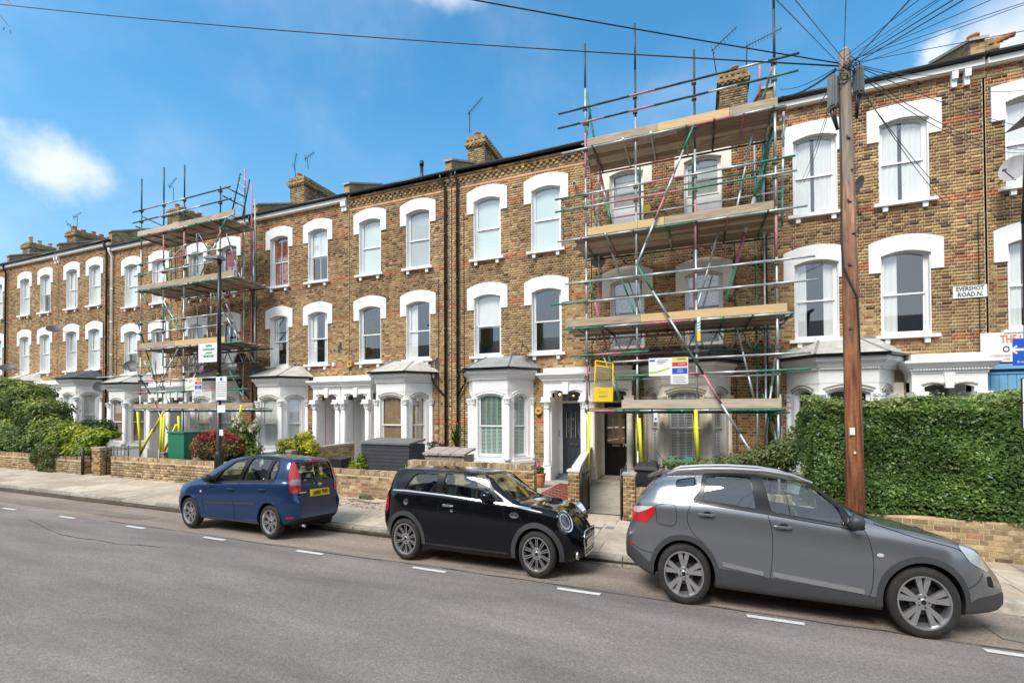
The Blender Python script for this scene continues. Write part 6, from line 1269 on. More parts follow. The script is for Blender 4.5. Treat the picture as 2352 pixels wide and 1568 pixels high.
# leaf sprig hanging in at the top left
t = thing('leaf_sprig', 'dark drooping leaves hanging into the top left corner', 'leaves', cen(10, 40, 3.0)); 
for (x, y, a, L) in ((22, 10, 70, .042), (15, 3, 60, .03), (8, 66, 110, .028), (23, 74, 72, .05)):
    c = Vector(cen(x, y, 3.0)); u = Vector((math.cos(R(a)), 0, -math.sin(R(a)))); w = Vector((math.sin(R(a)), 0, math.cos(R(a)))); L *= 1.0; b = MB(); b.v = [c-u*L, c-u*.3*L+w*.3*L+Vector((0, .006, 0)), c+u*.3*L+w*.25*L+Vector((0, .006, 0)), c+u*L, c+u*.3*L-w*.25*L+Vector((0, .006, 0)), c-u*.3*L-w*.3*L+Vector((0, .006, 0))]; b.f = [(0, 1, 2, 3), (0, 3, 4, 5)]; b.m = [0, 0]; b.sm = [False]*2; b.build('leaf', 'leaf_brown', t, fix=False)
b = MB(); b.rawtube([cen(-30, -20, 3.0), cen(-3, 33, 3.0), cen(12, 50, 3.0), cen(22, 62, 3.0)], [.006, .004, .003, .002], 0, 5); b.rawtube([cen(-30, -40, 3.0), cen(0, -15, 3.0), cen(20, 2, 3.0)], [.006, .004, .002], 0, 5); b.build('twig', 'stem', t)
# terrace across the street (seen in window and paint reflections)
t = thing('terraced_house', 'brick terrace on the other side of the street seen only in reflections', 'house', (0, -9, 0)); b = MB(); b.box(-46, 22, -14, -9, -.2, 7.0); b.build('wall', 'brickwork', t)
b = MB(); b.hexa([(-46, -9, 7.0), (22, -9, 7.0), (22, -11.5, 7.0), (-46, -11.5, 7.0), (-46, -9.3, 7.1), (22, -9.3, 7.1), (22, -11.5, 8.6), (-46, -11.5, 8.6)]); b.build('roof', 'slate', t)
for x in range(-44, 22, 5):
    b = MB(); b.box(x, x+.9, -11.5, -10.6, 7.5, 9.9); b.build('chimney', 'brickwork', t)
    for z in (1.2, 4.9):
        for dx in (.8, 3.0): b = MB(); b.box(x+dx, x+dx+1.1, -9.0, -8.95, z, z+2.0); b.build('window_frame', 'white', t); b = MB(); b.box(x+dx+.1, x+dx+1.0, -8.95, -8.93, z+.1, z+1.9); b.build('pane', 'interior', t)
# ------------------------------------------------------------------ cars
simple('paint_grey', (.265, .28, .305), .24, .75, var=.0, coat=.6)
simple('paint_blue', (.016, .050, .145), .2, .5, var=.0, coat=.6)
simple('paint_black', (.003, .003, .005), .06, .0, var=.0)
simple('cladding', (.048, .050, .054), .5, var=.08, scale=6)
simple('roof_film', (.02, .02, .022), .16, coat=1)
simple('tyre', (.020, .019, .018), .8, var=.25, scale=12, dirt=((.08, .07, .06), 8, .5, .8, .4))
simple('alloy', (.55, .55, .56), .3, .85, var=.04, scale=8)
simple('alloy_dark', (.07, .07, .075), .4, .6)
simple('well', (.008, .008, .008), .95)
simple('trim_black', (.010, .010, .011), .25)
simple('gap', (.003, .003, .003), .9)
simple('seat_cloth', (.045, .045, .05), .9)
simple('seat_teal', (.06, .075, .08), .8)
simple('cabin', (.022, .022, .024), .9)
simple('tail_red', (.50, .012, .012), .12, coat=1, var=.03)
simple('tail_clear', (.60, .55, .55), .15, coat=1)
simple('lamp_silver', (.62, .63, .64), .3, .5, var=.12, scale=25, coat=1)
simple('lamp_dark', (.05, .05, .055), .2, .3, coat=1)
simple('lens_grey', (.25, .22, .22), .15, coat=1)
simple('amber', (.6, .22, .02), .2, coat=1)
simple('plate_yellow', (.80, .58, .02), .45, var=.03)
def pchip(keys, x):
    xs = [k[0] for k in keys]; ys = [k[1] for k in keys]; n = len(xs)
    if x <= xs[0]: return ys[0]
    if x >= xs[-1]: return ys[-1]
    h = [xs[i+1]-xs[i] for i in range(n-1)]; d = [(ys[i+1]-ys[i])/h[i] for i in range(n-1)]; m = [0]*n
    m[0], m[-1] = d[0], d[-1]
    for i in range(1, n-1):
        if d[i-1]*d[i] > 0: w1, w2 = 2*h[i]+h[i-1], h[i]+2*h[i-1]; m[i] = (w1+w2)/(w1/d[i-1]+w2/d[i])
    i = max(j for j in range(n-1) if xs[j] <= x); t = (x-xs[i])/h[i]
    return ys[i]*(2*t**3-3*t*t+1)+h[i]*m[i]*(t**3-2*t*t+t)+ys[i+1]*(-2*t**3+3*t*t)+h[i]*m[i+1]*(t**3-t*t)
class Car:
    """all shape work in the car's own metres: x forward from the front axle, y outward, z up"""
    def __init__(s, sp): s.sp = sp
    def sec(s, x):
        sp = s.sp; k = lambda n: pchip(sp[n], x)
        zb, zt, zbl, ym, yr = k('zb'), k('top'), k('belt'), k('ymax'), k('yroof')
        e = 1.0
        for xe, sg, (r, ew, rp) in ((sp['x1'], 1, sp['rf']), (sp['x0'], -1, sp['rr'])):
            q = 1-(sg*(xe-x))/r
            if q > 0: e *= (1-(1-ew)*min(1, q)**rp)
        ym *= e; zbl = min(zbl, zt-.035); yb = min(ym*sp.get('beltw', .94), ym); top_open = zt-zbl
        if top_open < .16: yr = yb*.93+(yr*e-yb*.93)*max(0, (top_open-.05)/.11) if top_open > .05 else yb*.93
        else: yr = yr*e
        zr = zt-sp.get('crown', .05)*min(1, top_open/.2+.15)
        zm = zb+(zbl-zb)*.55
        lines = [(0, zb), (ym*.80, zb), (ym*.93, zb+.03), (ym*.965, zb+.11), (ym*.985, zm-.10), (ym*1.0, zm+.05), (ym*.972, zbl-.09), (yb, zbl-.015), (yb-.025, zbl+.02)]
        if top_open < .16: lines = lines[:7]+[(yb*1.0, zbl-.02), (yb*.975, zbl+.012)]
        y0, z0 = lines[-1]; 
        g1 = (y0+(yr-y0)*.55+.018*min(1, top_open/.3), z0+(zr-z0)*.55); lines += [g1, (yr+.012, zr-.035*min(1, top_open/.3)), (yr-.05, zr+.012), (yr*.55, zt-.012), (0, zt)]
        P = [Vector((0, q[0], q[1])) for q in lines]; out = []
        n = len(P)
        for i in range(n-1):
            a = P[max(0, i-1)] if i > 0 else Vector((0, -P[1].y, P[1].z)); b_, c = P[i], P[i+1]; d = P[i+2] if i+2 < n else Vector((0, -P[n-2].y, P[n-2].z))
            for t in (0, 1/3, 2/3):
                m1 = (c-a)*.5; m2 = (d-b_)*.5; lim = (c-b_).length
                if m1.length > lim: m1 *= lim/m1.length
                if m2.length > lim: m2 *= lim/m2.length
                out.append(b_*(2*t**3-3*t*t+1)+m1*(t**3-2*t*t+t)+c*(-2*t**3+3*t*t)+m2*(t**3-t*t))
        out.append(P[-1]); return [(p.y, p.z) for p in out]
    def shift(s, x, z):
        """lean of nose and tail with height"""
        sp = s.sp; d = 0
        if x > sp['x1']-.35: d -= pchip(sp['lean1'], z)*((x-(sp['x1']-.35))/.35)**1.5
        if x < sp['x0']+.35: d += pchip(sp['lean0'], z)*(((sp['x0']+.35)-x)/.35)**1.5
        return d
    def stations(s):
        sp = s.sp; L = sp['x1']-sp['x0']; n = 84; xs = []
        for i in range(n+1): t = i/n; xs.append(sp['x0']+L*(t-.055*math.sin(2*math.pi*t)*1.6))
        for e in (.004, .012, .025, .045): xs += [sp['x0']+e, sp['x1']-e]
        return sorted(set(xs))
    def solid(s, inset=0, xa=None, xb=None, zfl=None):
        xs = [x for x in s.stations() if (xa is None or xa <= x <= xb)]; V = []; F = []; rows = []
        for x in xs:
            S_ = s.sec(x)
            if inset:
                zb = pchip(s.sp['belt'], x); S_ = [(max(0, y-inset) if y > inset*2 else y*.5, max(zfl, min(z, pchip(s.sp['top'], x)-inset*.8))) for y, z in S_]; S_[0] = (0, S_[0][1]); S_[-1] = (0, S_[-1][1])
            ring = [(x+s.shift(x, z), y, z) for y, z in S_]+[(x+s.shift(x, z), -y, z) for y, z in S_[-2:0:-1]]
            rows.append(range(len(V), len(V)+len(ring))); V += ring
        k = len(rows[0])
        for a, b_ in zip(rows, rows[1:]):
            for i in range(k): j = (i+1) % k; F.append((a[i], b_[i], b_[j], a[j]))
        F.append(tuple(rows[0])); F.append(tuple(rows[-1])[::-1])
        me = bpy.data.meshes.new('solid'); me.from_pydata(V, [], F); bm = bmesh.new(); bm.from_mesh(me); bmesh.ops.remove_doubles(bm, verts=bm.verts, dist=1e-5); bmesh.ops.recalc_face_normals(bm, faces=bm.faces); bm.to_mesh(me); bm.free(); me.update(); return me
    def ybody(s, x, z):
        S_ = s.sec(x); S_ = S_[2:]
        for (y0, z0), (y1, z1) in zip(S_, S_[1:]):
            if z0 <= z <= z1 and z1 > z0: return y0+(y1-y0)*(z-z0)/(z1-z0)
        return S_[0][0] if z < S_[0][1] else S_[-1][0]
def tmpobj(me):
    o = bpy.data.objects.new('tmp', me); COL.objects.link(o); return o
def boolean(me, cutters, op='DIFFERENCE'):
    o = tmpobj(me); cs = []
    for c in cutters:
        co = tmpobj(c); cs.append(co); m = o.modifiers.new('b', 'BOOLEAN'); m.operation = op; m.object = co; m.solver = 'EXACT'; m.material_mode = 'TRANSFER'
    dg = bpy.context.evaluated_depsgraph_get(); r = bpy.data.meshes.new_from_object(o.evaluated_get(dg)); 
    for q in [o]+cs: bpy.data.objects.remove(q)
    return r
def prism_me(poly, a, b, axis='y', mat='well', cyl=None):
    k = len(poly); V = []
    for t in (a, b):
        for u, w in poly: V.append((u, t, w) if axis == 'y' else (t, u, w))
    F = [(i, (i+1) % k, k+(i+1) % k, k+i) for i in range(k)]+[tuple(range(k))[::-1], tuple(range(k, 2*k))]
    me = bpy.data.meshes.new('cut'); me.from_pydata(V, [], F); me.materials.append(M(mat)); bm = bmesh.new(); bm.from_mesh(me); bmesh.ops.recalc_face_normals(bm, faces=bm.faces); bm.to_mesh(me); bm.free(); return me
def circle(x, z, r, n=36): return [(x+r*math.cos(2*math.pi*i/n), z+r*math.sin(2*math.pi*i/n)) for i in range(n)]
def smoothpoly(pts, r=.045, n=4):
    """round the corners of a polygon"""
    out = []; k = len(pts)
    for i in range(k):
        p, a, b_ = Vector(pts[i]), Vector(pts[i-1]), Vector(pts[(i+1) % k]); da, db = (a-p), (b_-p); q = min(r, da.length*.45, db.length*.45); s_, e = p+da.normalized()*q, p+db.normalized()*q
        for j in range(n+1): t = j/n; v = s_*(1-t)**2+p*2*t*(1-t)+e*t*t; out.append((v.x, v.y))
    return out
def build_car(sp, label, name, group='cars parked along the kerb'):
    car = Car(sp); kx, ky, dirn = .823, sp.get('ky', .78), sp['dir']; X0, Y0 = sp['pos']; zg = sp.get('zg', 0)
    half = sp['half']; tilt = .058
    # local -> world; the visible flank is at y=+half when dirn=-1 (left side) and y=-half when dirn=+1
    def W(p): return Vector((X0+dirn*kx*p[0], Y0+ky*(half+dirn*p[1]), p[2]+zg-tilt*(half+dirn*p[1])))
    t = thing(name, label, 'car', (X0+dirn*kx*sp['xr']/2, Y0+ky*half, 0), group)
    side = -1 if dirn == 1 else 1      # sign of local y of the visible flank
    def put(me, nm, mat=None, parent=t, smooth=True, sharp=32):
        for v in me.vertices: v.co = W(v.co)
        if dirn == -1: pass
        bm = bmesh.new(); bm.from_mesh(me); bmesh.ops.dissolve_degenerate(bm, edges=bm.edges, dist=1e-5); bmesh.ops.recalc_face_normals(bm, faces=bm.faces); bm.to_mesh(me); bm.free()
        if mat:
            me.materials.clear()
            for m_ in (mat if isinstance(mat, list) else [mat]): me.materials.append(M(m_))
        if smooth: me.polygons.foreach_set('use_smooth', [True]*len(me.polygons)); me.set_sharp_from_angle(angle=R(sharp))
        me.update(); return link(nm, me, parent)
    def mbput(b, nm, mats, parent=t, smooth=False):
        me = b.mesh(nm, mats if isinstance(mats, list) else [mats]); return put(me, nm, None, parent, smooth)
    body = car.solid(); body.materials.append(M(sp['paint'])); body.materials.append(M(sp.get('lower', sp['paint']))); body.materials.append(M('well'))
    for p in body.polygons:
        c = p.center
        p.material_index = 0
        if p.normal.z < -.7 and c.z < .4: p.material_index = 2
        if sp.get('roofmat') and c.z > sp['roofmat'][1] and p.normal.z > .6 and sp['roofmat'][2] < c.x < sp['roofmat'][3]: p.material_index = 3
    if sp.get('roofmat'): body.materials.append(M(sp['roofmat'][0]))
    outer = body.copy()
    from mathutils.bvhtree import BVHTree
    car.bvh = BVHTree.FromPolygons([v.co.copy() for v in outer.vertices], [tuple(p.vertices) for p in outer.polygons])
    cut = []
    for ax in (0, sp['xr']):
        for s_ in (-1, 1): cut.append(prism_me(circle(ax, sp['wz'], sp['arch']), s_*.45, s_*1.3))
    cabin = car.solid(.065, sp['cab'][0], sp['cab'][1], sp.get('floor', .32)); cabin.materials.append(M('cabin'))
    cut.append(cabin)
    wins = [smoothpoly(w, sp.get('wr', .04)) for w in sp['wins']]
    wcut = [prism_me(w, -1.3, 1.3, mat='trim_black') for w in wins]
    ends = []
    for poly, a, b_ in sp['ends']: ends.append(prism_me(smoothpoly(poly, .05), a, b_, 'x', 'trim_black'))
    b2 = boolean(body, cut+wcut+ends); put(b2, 'body')
    # glass: patches of the outer skin (and the lower cladding)
    def skin(cutter, off, both=True, keep=None):
        r = boolean(outer.copy(), [cutter], 'INTERSECT'); cm = cutter.materials[0].name
        bm = bmesh.new(); bm.from_mesh(r); idx = [i for i, m_ in enumerate(r.materials) if m_ and m_.name == cm]
        bmesh.ops.delete(bm, geom=[f for f in bm.faces if f.material_index in idx], context='FACES')
        if not both: bmesh.ops.delete(bm, geom=[f for f in bm.faces if f.calc_center_median().y*side < 0], context='FACES')
        if keep: bmesh.ops.delete(bm, geom=[f for f in bm.faces if not keep(f)], context='FACES')
        bmesh.ops.delete(bm, geom=[v for v in bm.verts if not v.link_faces], context='VERTS')
        bm.normal_update()
        for v in bm.verts: v.co += v.normal*off
        bm.to_mesh(r); bm.free(); return r
    if sp.get('clad'):
        xs_ = [sp['x0']-.1+(sp['x1']-sp['x0']+.2)*i/40 for i in range(41)]; pl_ = [(x, pchip(sp['clad'], x)) for x in xs_]+[(sp['x1']+.1, .0), (sp['x0']-.1, .0)]
        sol = boolean(outer.copy(), [prism_me(pl_, -1.3, 1.3, mat='gap')], 'INTERSECT'); sol = boolean(sol, [prism_me(circle(ax, sp['wz'], sp['arch']+.002), s_*.3, s_*1.4, mat='gap') for ax in (0, sp['xr']) for s_ in (-1, 1)])
        bm = bmesh.new(); bm.from_mesh(sol); idx = [i for i, m_ in enumerate(sol.materials) if m_ and m_.name == 'gap']; bmesh.ops.delete(bm, geom=[f for f in bm.faces if f.material_index in idx], context='FACES'); bm.normal_update()
        for v in bm.verts: v.co += v.normal*.004
        bm.to_mesh(sol); bm.free(); put(sol, 'lower_cladding', 'cladding')
    for i, w in enumerate(wins):
        [put(skin(prism_me(w, s_*.2, s_*1.3, mat='trim_black'), -.012), 'side_window', sp['glass'][i]) for s_ in (-1, 1)]
    for (poly, a, b_), nm in zip(sp['ends'], sp['endnames']):
        put(skin(prism_me(smoothpoly(poly, .05), a, b_, 'x', 'trim_black'), -.012), nm, sp.get('glass_'+nm, 'car_glass'))
    # black surround round the side glass
    for poly in sp['dlo']:
        dm = skin(prism_me(smoothpoly(poly, .05), -1.3, 1.3, mat='gap'), .0)
        # remove windows: cut by centre test after fine split
        sol = boolean(outer.copy(), [prism_me(smoothpoly(poly, .05), -1.3, 1.3, mat='gap')], 'INTERSECT'); sol = boolean(sol, [prism_me(w, -1.4, 1.4, mat='gap') for w in wins])
        bm = bmesh.new(); bm.from_mesh(sol); idx = [i for i, m_ in enumerate(sol.materials) if m_ and m_.name == 'gap']; bmesh.ops.delete(bm, geom=[f for f in bm.faces if f.material_index in idx], context='FACES'); bm.normal_update()
        for v in bm.verts: v.co += v.normal*.004
        bm.to_mesh(sol); bm.free(); put(sol, 'window_surround', 'trim_black')
    # strips that follow the flank
    def band(p0, p1, off, nm, mat, parent=t, sides=(side,), thick=0):
        """p0, p1: matching polylines (x,z)"""
        for sd_ in sides:
            b = MB(); n = len(p0)
            for (x, z) in list(p0)+list(p1): b.v.append(Vector((x+car.shift(x, z), sd_*(car.ybody(x, z)+off), z)))
            if thick:
                for (x, z) in list(p0)+list(p1): b.v.append(Vector((x+car.shift(x, z), sd_*(car.ybody(x, z)-.03), z)))
            for i in range(n-1):
                b.f.append((i, i+1, n+i+1, n+i)); b.m.append(0); b.sm.append(True)
                if thick:
                    b.f += [(i, i+1, 2*n+i+1, 2*n+i), (n+i, n+i+1, 3*n+i+1, 3*n+i)]; b.m += [0, 0]; b.sm += [True]*2
            if thick: b.f += [(0, n, 3*n, 2*n), (n-1, 2*n-1, 4*n-1, 3*n-1)]; b.m += [0, 0]; b.sm += [False]*2
            mbput(b, nm, mat, parent, True)
    def dens(pts, n=10):
        out = []
        for p, q in zip(pts, pts[1:]): out += [(p[0]+(q[0]-p[0])*i/n, p[1]+(q[1]-p[1])*i/n) for i in range(n)]
        return out+[pts[-1]]
    def curve(pts, n=24):
        """smooth open curve through points"""
        P = [Vector(p) for p in pts]; out = []
        for i in range(len(P)-1):
            a = P[max(0, i-1)]; b_, c = P[i], P[i+1]; d = P[min(len(P)-1, i+2)]
            for j in range(8): t_ = j/8; v = .5*((2*b_)+(c-a)*t_+(2*a-5*b_+4*c-d)*t_*t_+(3*b_-a-3*c+d)*t_**3); out.append((v.x, v.y))
        return out+[tuple(P[-1])]
    for g_ in sp['gaps']:
        c = curve(g_); w = .0034; off = []
        for i, p in enumerate(c):
            a, d = Vector(c[max(0, i-1)]), Vector(c[min(len(c)-1, i+1)]); nn = (d-a); nn = Vector((-nn.y, nn.x)).normalized()*w; off.append(((p[0]+nn.x, p[1]+nn.y), (p[0]-nn.x, p[1]-nn.y)))
        band([o_[0] for o_ in off], [o_[1] for o_ in off], .0025, 'panel_gap', 'gap')
    for pts, w, off, mat, nm in sp.get('strips', []):
        c = dens(pts, 8); band([(x, z+w/2) for x, z in c], [(x, z-w/2) for x, z in c], off, nm, mat, thick=1)
    # arch lips
    for ax in (0, sp['xr']):
        a0, a1 = sp['lipang'][0 if ax == 0 else 1]; lw = sp['lip']; ra = sp['arch']
        arc = [R(a0+(a1-a0)*i/28) for i in range(29)]
        band([(ax+(ra-.004)*math.cos(a), sp['wz']+(ra-.004)*math.sin(a)) for a in arc], [(ax+(ra+lw)*math.cos(a), sp['wz']+(ra+lw)*math.sin(a)) for a in arc], .014 if lw > .03 else .006, 'wheel_arch', sp['lipmat'], sides=(-1, 1), thick=1)
    # conforming lamps and patches
    for poly, mat, nm, off, rng_ in sp.get('patches', []):
        for s_ in (-1, 1): me = skin(prism_me(smoothpoly(poly, .02), s_*rng_, s_*1.3, mat='gap'), off); put(me, nm, mat)
    for poly, a, b_, mat, nm, off in sp.get('endpatches', []):
        me = skin(prism_me(smoothpoly(poly, .02), a, b_, 'x', 'gap'), off); put(me, nm, mat)
    # wheels
    rad, tw, rr = sp['tyre']; wh = None
    def wheel_meshes():
        out = []
        b = MB(); b.lathe((0, 0, 0), [(rr-.01, -tw/2+.02), (rr, -tw/2+.005), (rr+.01, -tw/2), (rad-.045, -tw/2-.004), (rad-.015, -tw/2+.012), (rad, -tw/2+.035), (rad, tw/2-.03), (rad-.02, tw/2), (rr, tw/2), (rr-.01, tw/2-.02)], 0, 48, 'y', caps=False)
        out.append(('tyre', b, ['tyre']))
        b = MB(); b.lathe((0, 0, 0), [(rr+.004, -tw/2+.004), (rr-.012, -tw/2+.0), (rr-.02, -tw/2+.02), (rr-.03, -tw/2+.07), (rr-.035, tw/2-.05)], 0, 48, 'y', caps=False); b.lathe((0, 0, 0), [(rr-.035, tw*.1), (.0, tw*.1)], 1, 30, 'y', caps=False)
        b.lathe((0, 0, 0), [(.0, -.02), (.13, -.02), (.135, .0), (.0, .0)], 2, 30, 'y')
        sy = -tw/2+.03; kind, ns = sp['spokes']
        def bar(a0_, r0, a1_, r1, w0, w1, y0_, y1_, th=.028, m=0):
            p0 = Vector((r0*math.cos(a0_), 0, r0*math.sin(a0_))); p1 = Vector((r1*math.cos(a1_), 0, r1*math.sin(a1_))); d = (p1-p0).normalized(); n_ = Vector((-d.z, 0, d.x)); k = len(b.v)
            for (p, w_, yy) in ((p0, w0, y0_), (p1, w1, y1_)):
                for s_ in (-1, 1):
                    for dy in (0, th): b.v.append(p+n_*w_*s_*(.5 if dy == 0 else .62)+Vector((0, yy+dy, 0)))
            for q in ((0, 2, 6, 4), (0, 4, 5, 1), (2, 3, 7, 6), (4, 6, 7, 5), (1, 5, 7, 3)): b.f.append(tuple(k+i for i in q)); b.m.append(m); b.sm.append(False)
        R_ = rr-.014
        for i in range(ns):
            a = 2*math.pi*i/ns+R(sp.get('rot', 90))
            if kind == 'v':    # five twin spokes flaring to the rim
                for s_ in (-1, 1): bar(a+s_*.13, .055, a+s_*.20, R_, .030, .062, sy+.012, sy); 
                for s_ in (-1, 1): bar(a+s_*.13, .055, a+s_*.20, R_*.97, .012, .022, sy+.006, sy-.004, .01, 1) if False else None
            elif kind == 'twin':
                for s_ in (-1, 1): bar(a+s_*.15, .06, a+s_*.075, R_, .008, .013, sy+.012, sy)
            elif kind == 'fork':
                for s_ in (-1, 1): bar(a+s_*.20, .055, a+s_*.115, R_, .022, .020, sy+.014, sy)
        b.lathe((0, 0, 0), [(.0, sy-.004), (.03, sy-.004), (.036, sy+.002), (.075, sy+.006), (.08, sy+.03), (.0, sy+.03)], 0, 24, 'y'); b.lathe((0, 0, 0), [(.0, sy-.007), (.024, sy-.007), (.026, sy-.003)], 1, 16, 'y')
        for i in range(5): a = 2*math.pi*i/5; b.rawtube([(.052*math.cos(a), sy-.002, .052*math.sin(a)), (.052*math.cos(a), sy+.01, .052*math.sin(a))], .009, 1, 6)
        out.append(('alloy_rim', b, ['alloy', 'well', 'alloy_dark'])); return out
    wms = []
    for nm, b, mats in wheel_meshes():
        me = b.mesh(nm, mats); bm = bmesh.new(); bm.from_mesh(me); bmesh.ops.recalc_face_normals(bm, faces=bm.faces); bm.to_mesh(me); bm.free()
        for v in me.vertices: v.co = Vector((v.co.x*kx, v.co.y*ky, v.co.z))
        me.set_sharp_from_angle(angle=R(35)); wms.append((nm, me))
    for ax in (0, sp['xr']):
        for s_ in (side, -side):
            c = W((ax, s_*(half-sp.get('wi', .02)-tw/2), 0)); c.z = rad+ zg + (0 if s_ == side else -tilt*2*half*.92)
            w_ = bpy.data.objects.new('wheel', wms[0][1]); COL.objects.link(w_); w_.parent = t; w_.matrix_parent_inverse = Matrix.Translation(-wloc(t)); w_.location = c; 
            rz = 0 if s_ == side else math.pi
            if ax == 0 and sp.get('steer'): rz += R(sp['steer'])
            w_.rotation_euler = (0, 0, rz); LOCS[w_.name] = c.copy()
            r_ = bpy.data.objects.new('alloy_rim', wms[1][1]); COL.objects.link(r_); r_.parent = w_
    # seats and wheel
    for sx, rows_ in sp['seats']:
        for sy_ in ((-.36, .36) if rows_ == 2 else (-.38, 0, .38)):
            b = MB(); zf = sp['seatz']
            b.hexa([(sx-.02, sy_-.23, zf), (sx+.45, sy_-.23, zf), (sx+.45, sy_+.23, zf), (sx-.02, sy_+.23, zf), (sx, sy_-.23, zf+.16), (sx+.48, sy_-.23, zf+.2), (sx+.48, sy_+.23, zf+.2), (sx, sy_+.23, zf+.16)])
            b.hexa([(sx-.1, sy_-.23, zf+.1), (sx+.06, sy_-.23, zf+.1), (sx+.06, sy_+.23, zf+.1), (sx-.1, sy_+.23, zf+.1), (sx-.24, sy_-.19, zf+.66), (sx-.13, sy_-.19, zf+.68), (sx-.13, sy_+.19, zf+.68), (sx-.24, sy_+.19, zf+.66)])
            b.hexa([(sx-.25, sy_-.11, zf+.70), (sx-.15, sy_-.11, zf+.70), (sx-.15, sy_+.11, zf+.70), (sx-.25, sy_+.11, zf+.70), (sx-.27, sy_-.09, zf+.86), (sx-.19, sy_-.09, zf+.87), (sx-.19, sy_+.09, zf+.87), (sx-.27, sy_+.09, zf+.86)])
            me = b.mesh('seat', [sp.get('seatmat', 'seat_cloth')]); bm = bmesh.new(); bm.from_mesh(me); bmesh.ops.bevel(bm, geom=bm.edges[:], offset=.03, segments=2, affect='EDGES'); bm.to_mesh(me); bm.free(); put(me, 'seat')
    dx, dz = sp['dash']; b = MB(); b.hexa([(dx-.25, -.66, .5), (dx+.35, -.66, .5), (dx+.35, .66, .5), (dx-.25, .66, .5), (dx-.30, -.66, dz-.04), (dx+.35, -.66, dz-.02), (dx+.35, .66, dz-.02), (dx-.30, .66, dz-.04)]); mbput(b, 'dashboard', 'cabin')
    b = MB(); c = Vector((dx-.42, -.36, dz-.02)); b.rawtube([c+Vector((-.08*math.sin(a)*1.0, .18*math.cos(a), .17*math.sin(a))) for a in [i*2*math.pi/18 for i in range(19)]], .014, 0, 6); b.rawtube([c-Vector((0, .17, 0)), c+Vector((0, .17, 0))], .02, 0, 6); b.rawtube([c, c+Vector((.3, 0, -.12))], .03, 0, 6); mbput(b, 'steering_wheel', 'cladding')
    b = MB(); mx_, mz_ = sp['rearmirror']; b.box(mx_-.02, mx_+.01, -.12, .12, mz_-.03, mz_+.03); mbput(b, 'rear_view_mirror', 'cladding')
    # door mirrors
    for s_ in (-1, 1):
        mx_, mz_ = sp['mirror']; yb_ = car.ybody(mx_, mz_-.06); b = MB(); rings = 8
        for i in range(rings+1):
            th = math.pi*i/rings
            for j in range(14): a = 2*math.pi*j/14; q = (math.sin(th)**.7); b.v.append(Vector((mx_-.05+.085*math.cos(th)+(-.0), s_*(yb_+.125)+s_*.10*q*math.cos(a), mz_+.075*q*math.sin(a))))
        for i in range(rings):
            for j in range(14): jj = (j+1) % 14; b.f.append((i*14+j, i*14+jj, (i+1)*14+jj, (i+1)*14+j)); b.m.append(0); b.sm.append(True)
        mo = mbput(b, 'door_mirror', sp.get('mirrormat', sp['paint']), t, True)
        b = MB(); b.hexa([(mx_-.04, s_*(yb_-.02), mz_-.09), (mx_+.06, s_*(yb_-.02), mz_-.09), (mx_+.05, s_*(yb_+.09), mz_-.06), (mx_-.05, s_*(yb_+.09), mz_-.06), (mx_-.04, s_*(yb_-.04), mz_-.04), (mx_+.06, s_*(yb_-.04), mz_-.04), (mx_+.04, s_*(yb_+.09), mz_-.035), (mx_-.05, s_*(yb_+.09), mz_-.035)]); mbput(b, 'mirror_arm', 'trim_black')
        b = MB(); b.lathe((0, 0, 0), [(0, 0), (.062, 0)], 0, 16, 'y'); 
        for v in b.v: v.xyz = (mx_-.115-.0, s_*(yb_+.125)+v.x*1.2, mz_+v.z)
        mbput(b, 'mirror_glass', 'lamp_silver')
    # handles
    for hx, hz_ in sp['handles']:
        yb_ = car.ybody(hx, hz_); b = MB(); b.rawtube([(hx-.10, side*(yb_+.0), hz_), (hx-.08, side*(yb_+.035), hz_), (hx+.07, side*(yb_+.035), hz_+.0), (hx+.10, side*(yb_+.0), hz_)], [.012, .016, .016, .012], 0, 8); mbput(b, 'door_handle', sp.get('handlemat', sp['paint']), t, True)
        el = [(hx+.01+.055*math.cos(a), hz_+.005+.035*math.sin(a)) for a in [i*math.pi/8 for i in range(16)]]; b = MB(); b.v = [Vector((q[0], side*(car.ybody(*q)+.002), q[1])) for q in el]; b.f = [tuple(range(16))]; b.m = [0]; b.sm = [False]; mbput(b, 'handle_recess', 'gap')
    for x, z, rx, rz_, mat, nm in sp.get('discs', []):
        el = [(x+rx*math.cos(a), z+rz_*math.sin(a)) for a in [i*math.pi/10 for i in range(20)]]; b = MB(); b.v = [Vector((q[0]+car.shift(*q), side*(car.ybody(*q)+(.014 if nm == 'fuel_cap_lid' else .004)), q[1])) for q in el]+[Vector((x+car.shift(x, z), side*(car.ybody(x, z)+(.02 if nm == 'fuel_cap_lid' else .010)), z))]; b.f = [(i, (i+1) % 20, 20) for i in range(20)]; b.m = [0]*20; b.sm = [True]*20; mbput(b, nm, mat, t, True)
    # underbody
    b = MB(); b.box(sp['xr']-.35, .4, -.5, .5, .17, .5); mbput(b, 'underbody', 'well')
    return t, car, W, mbput, side
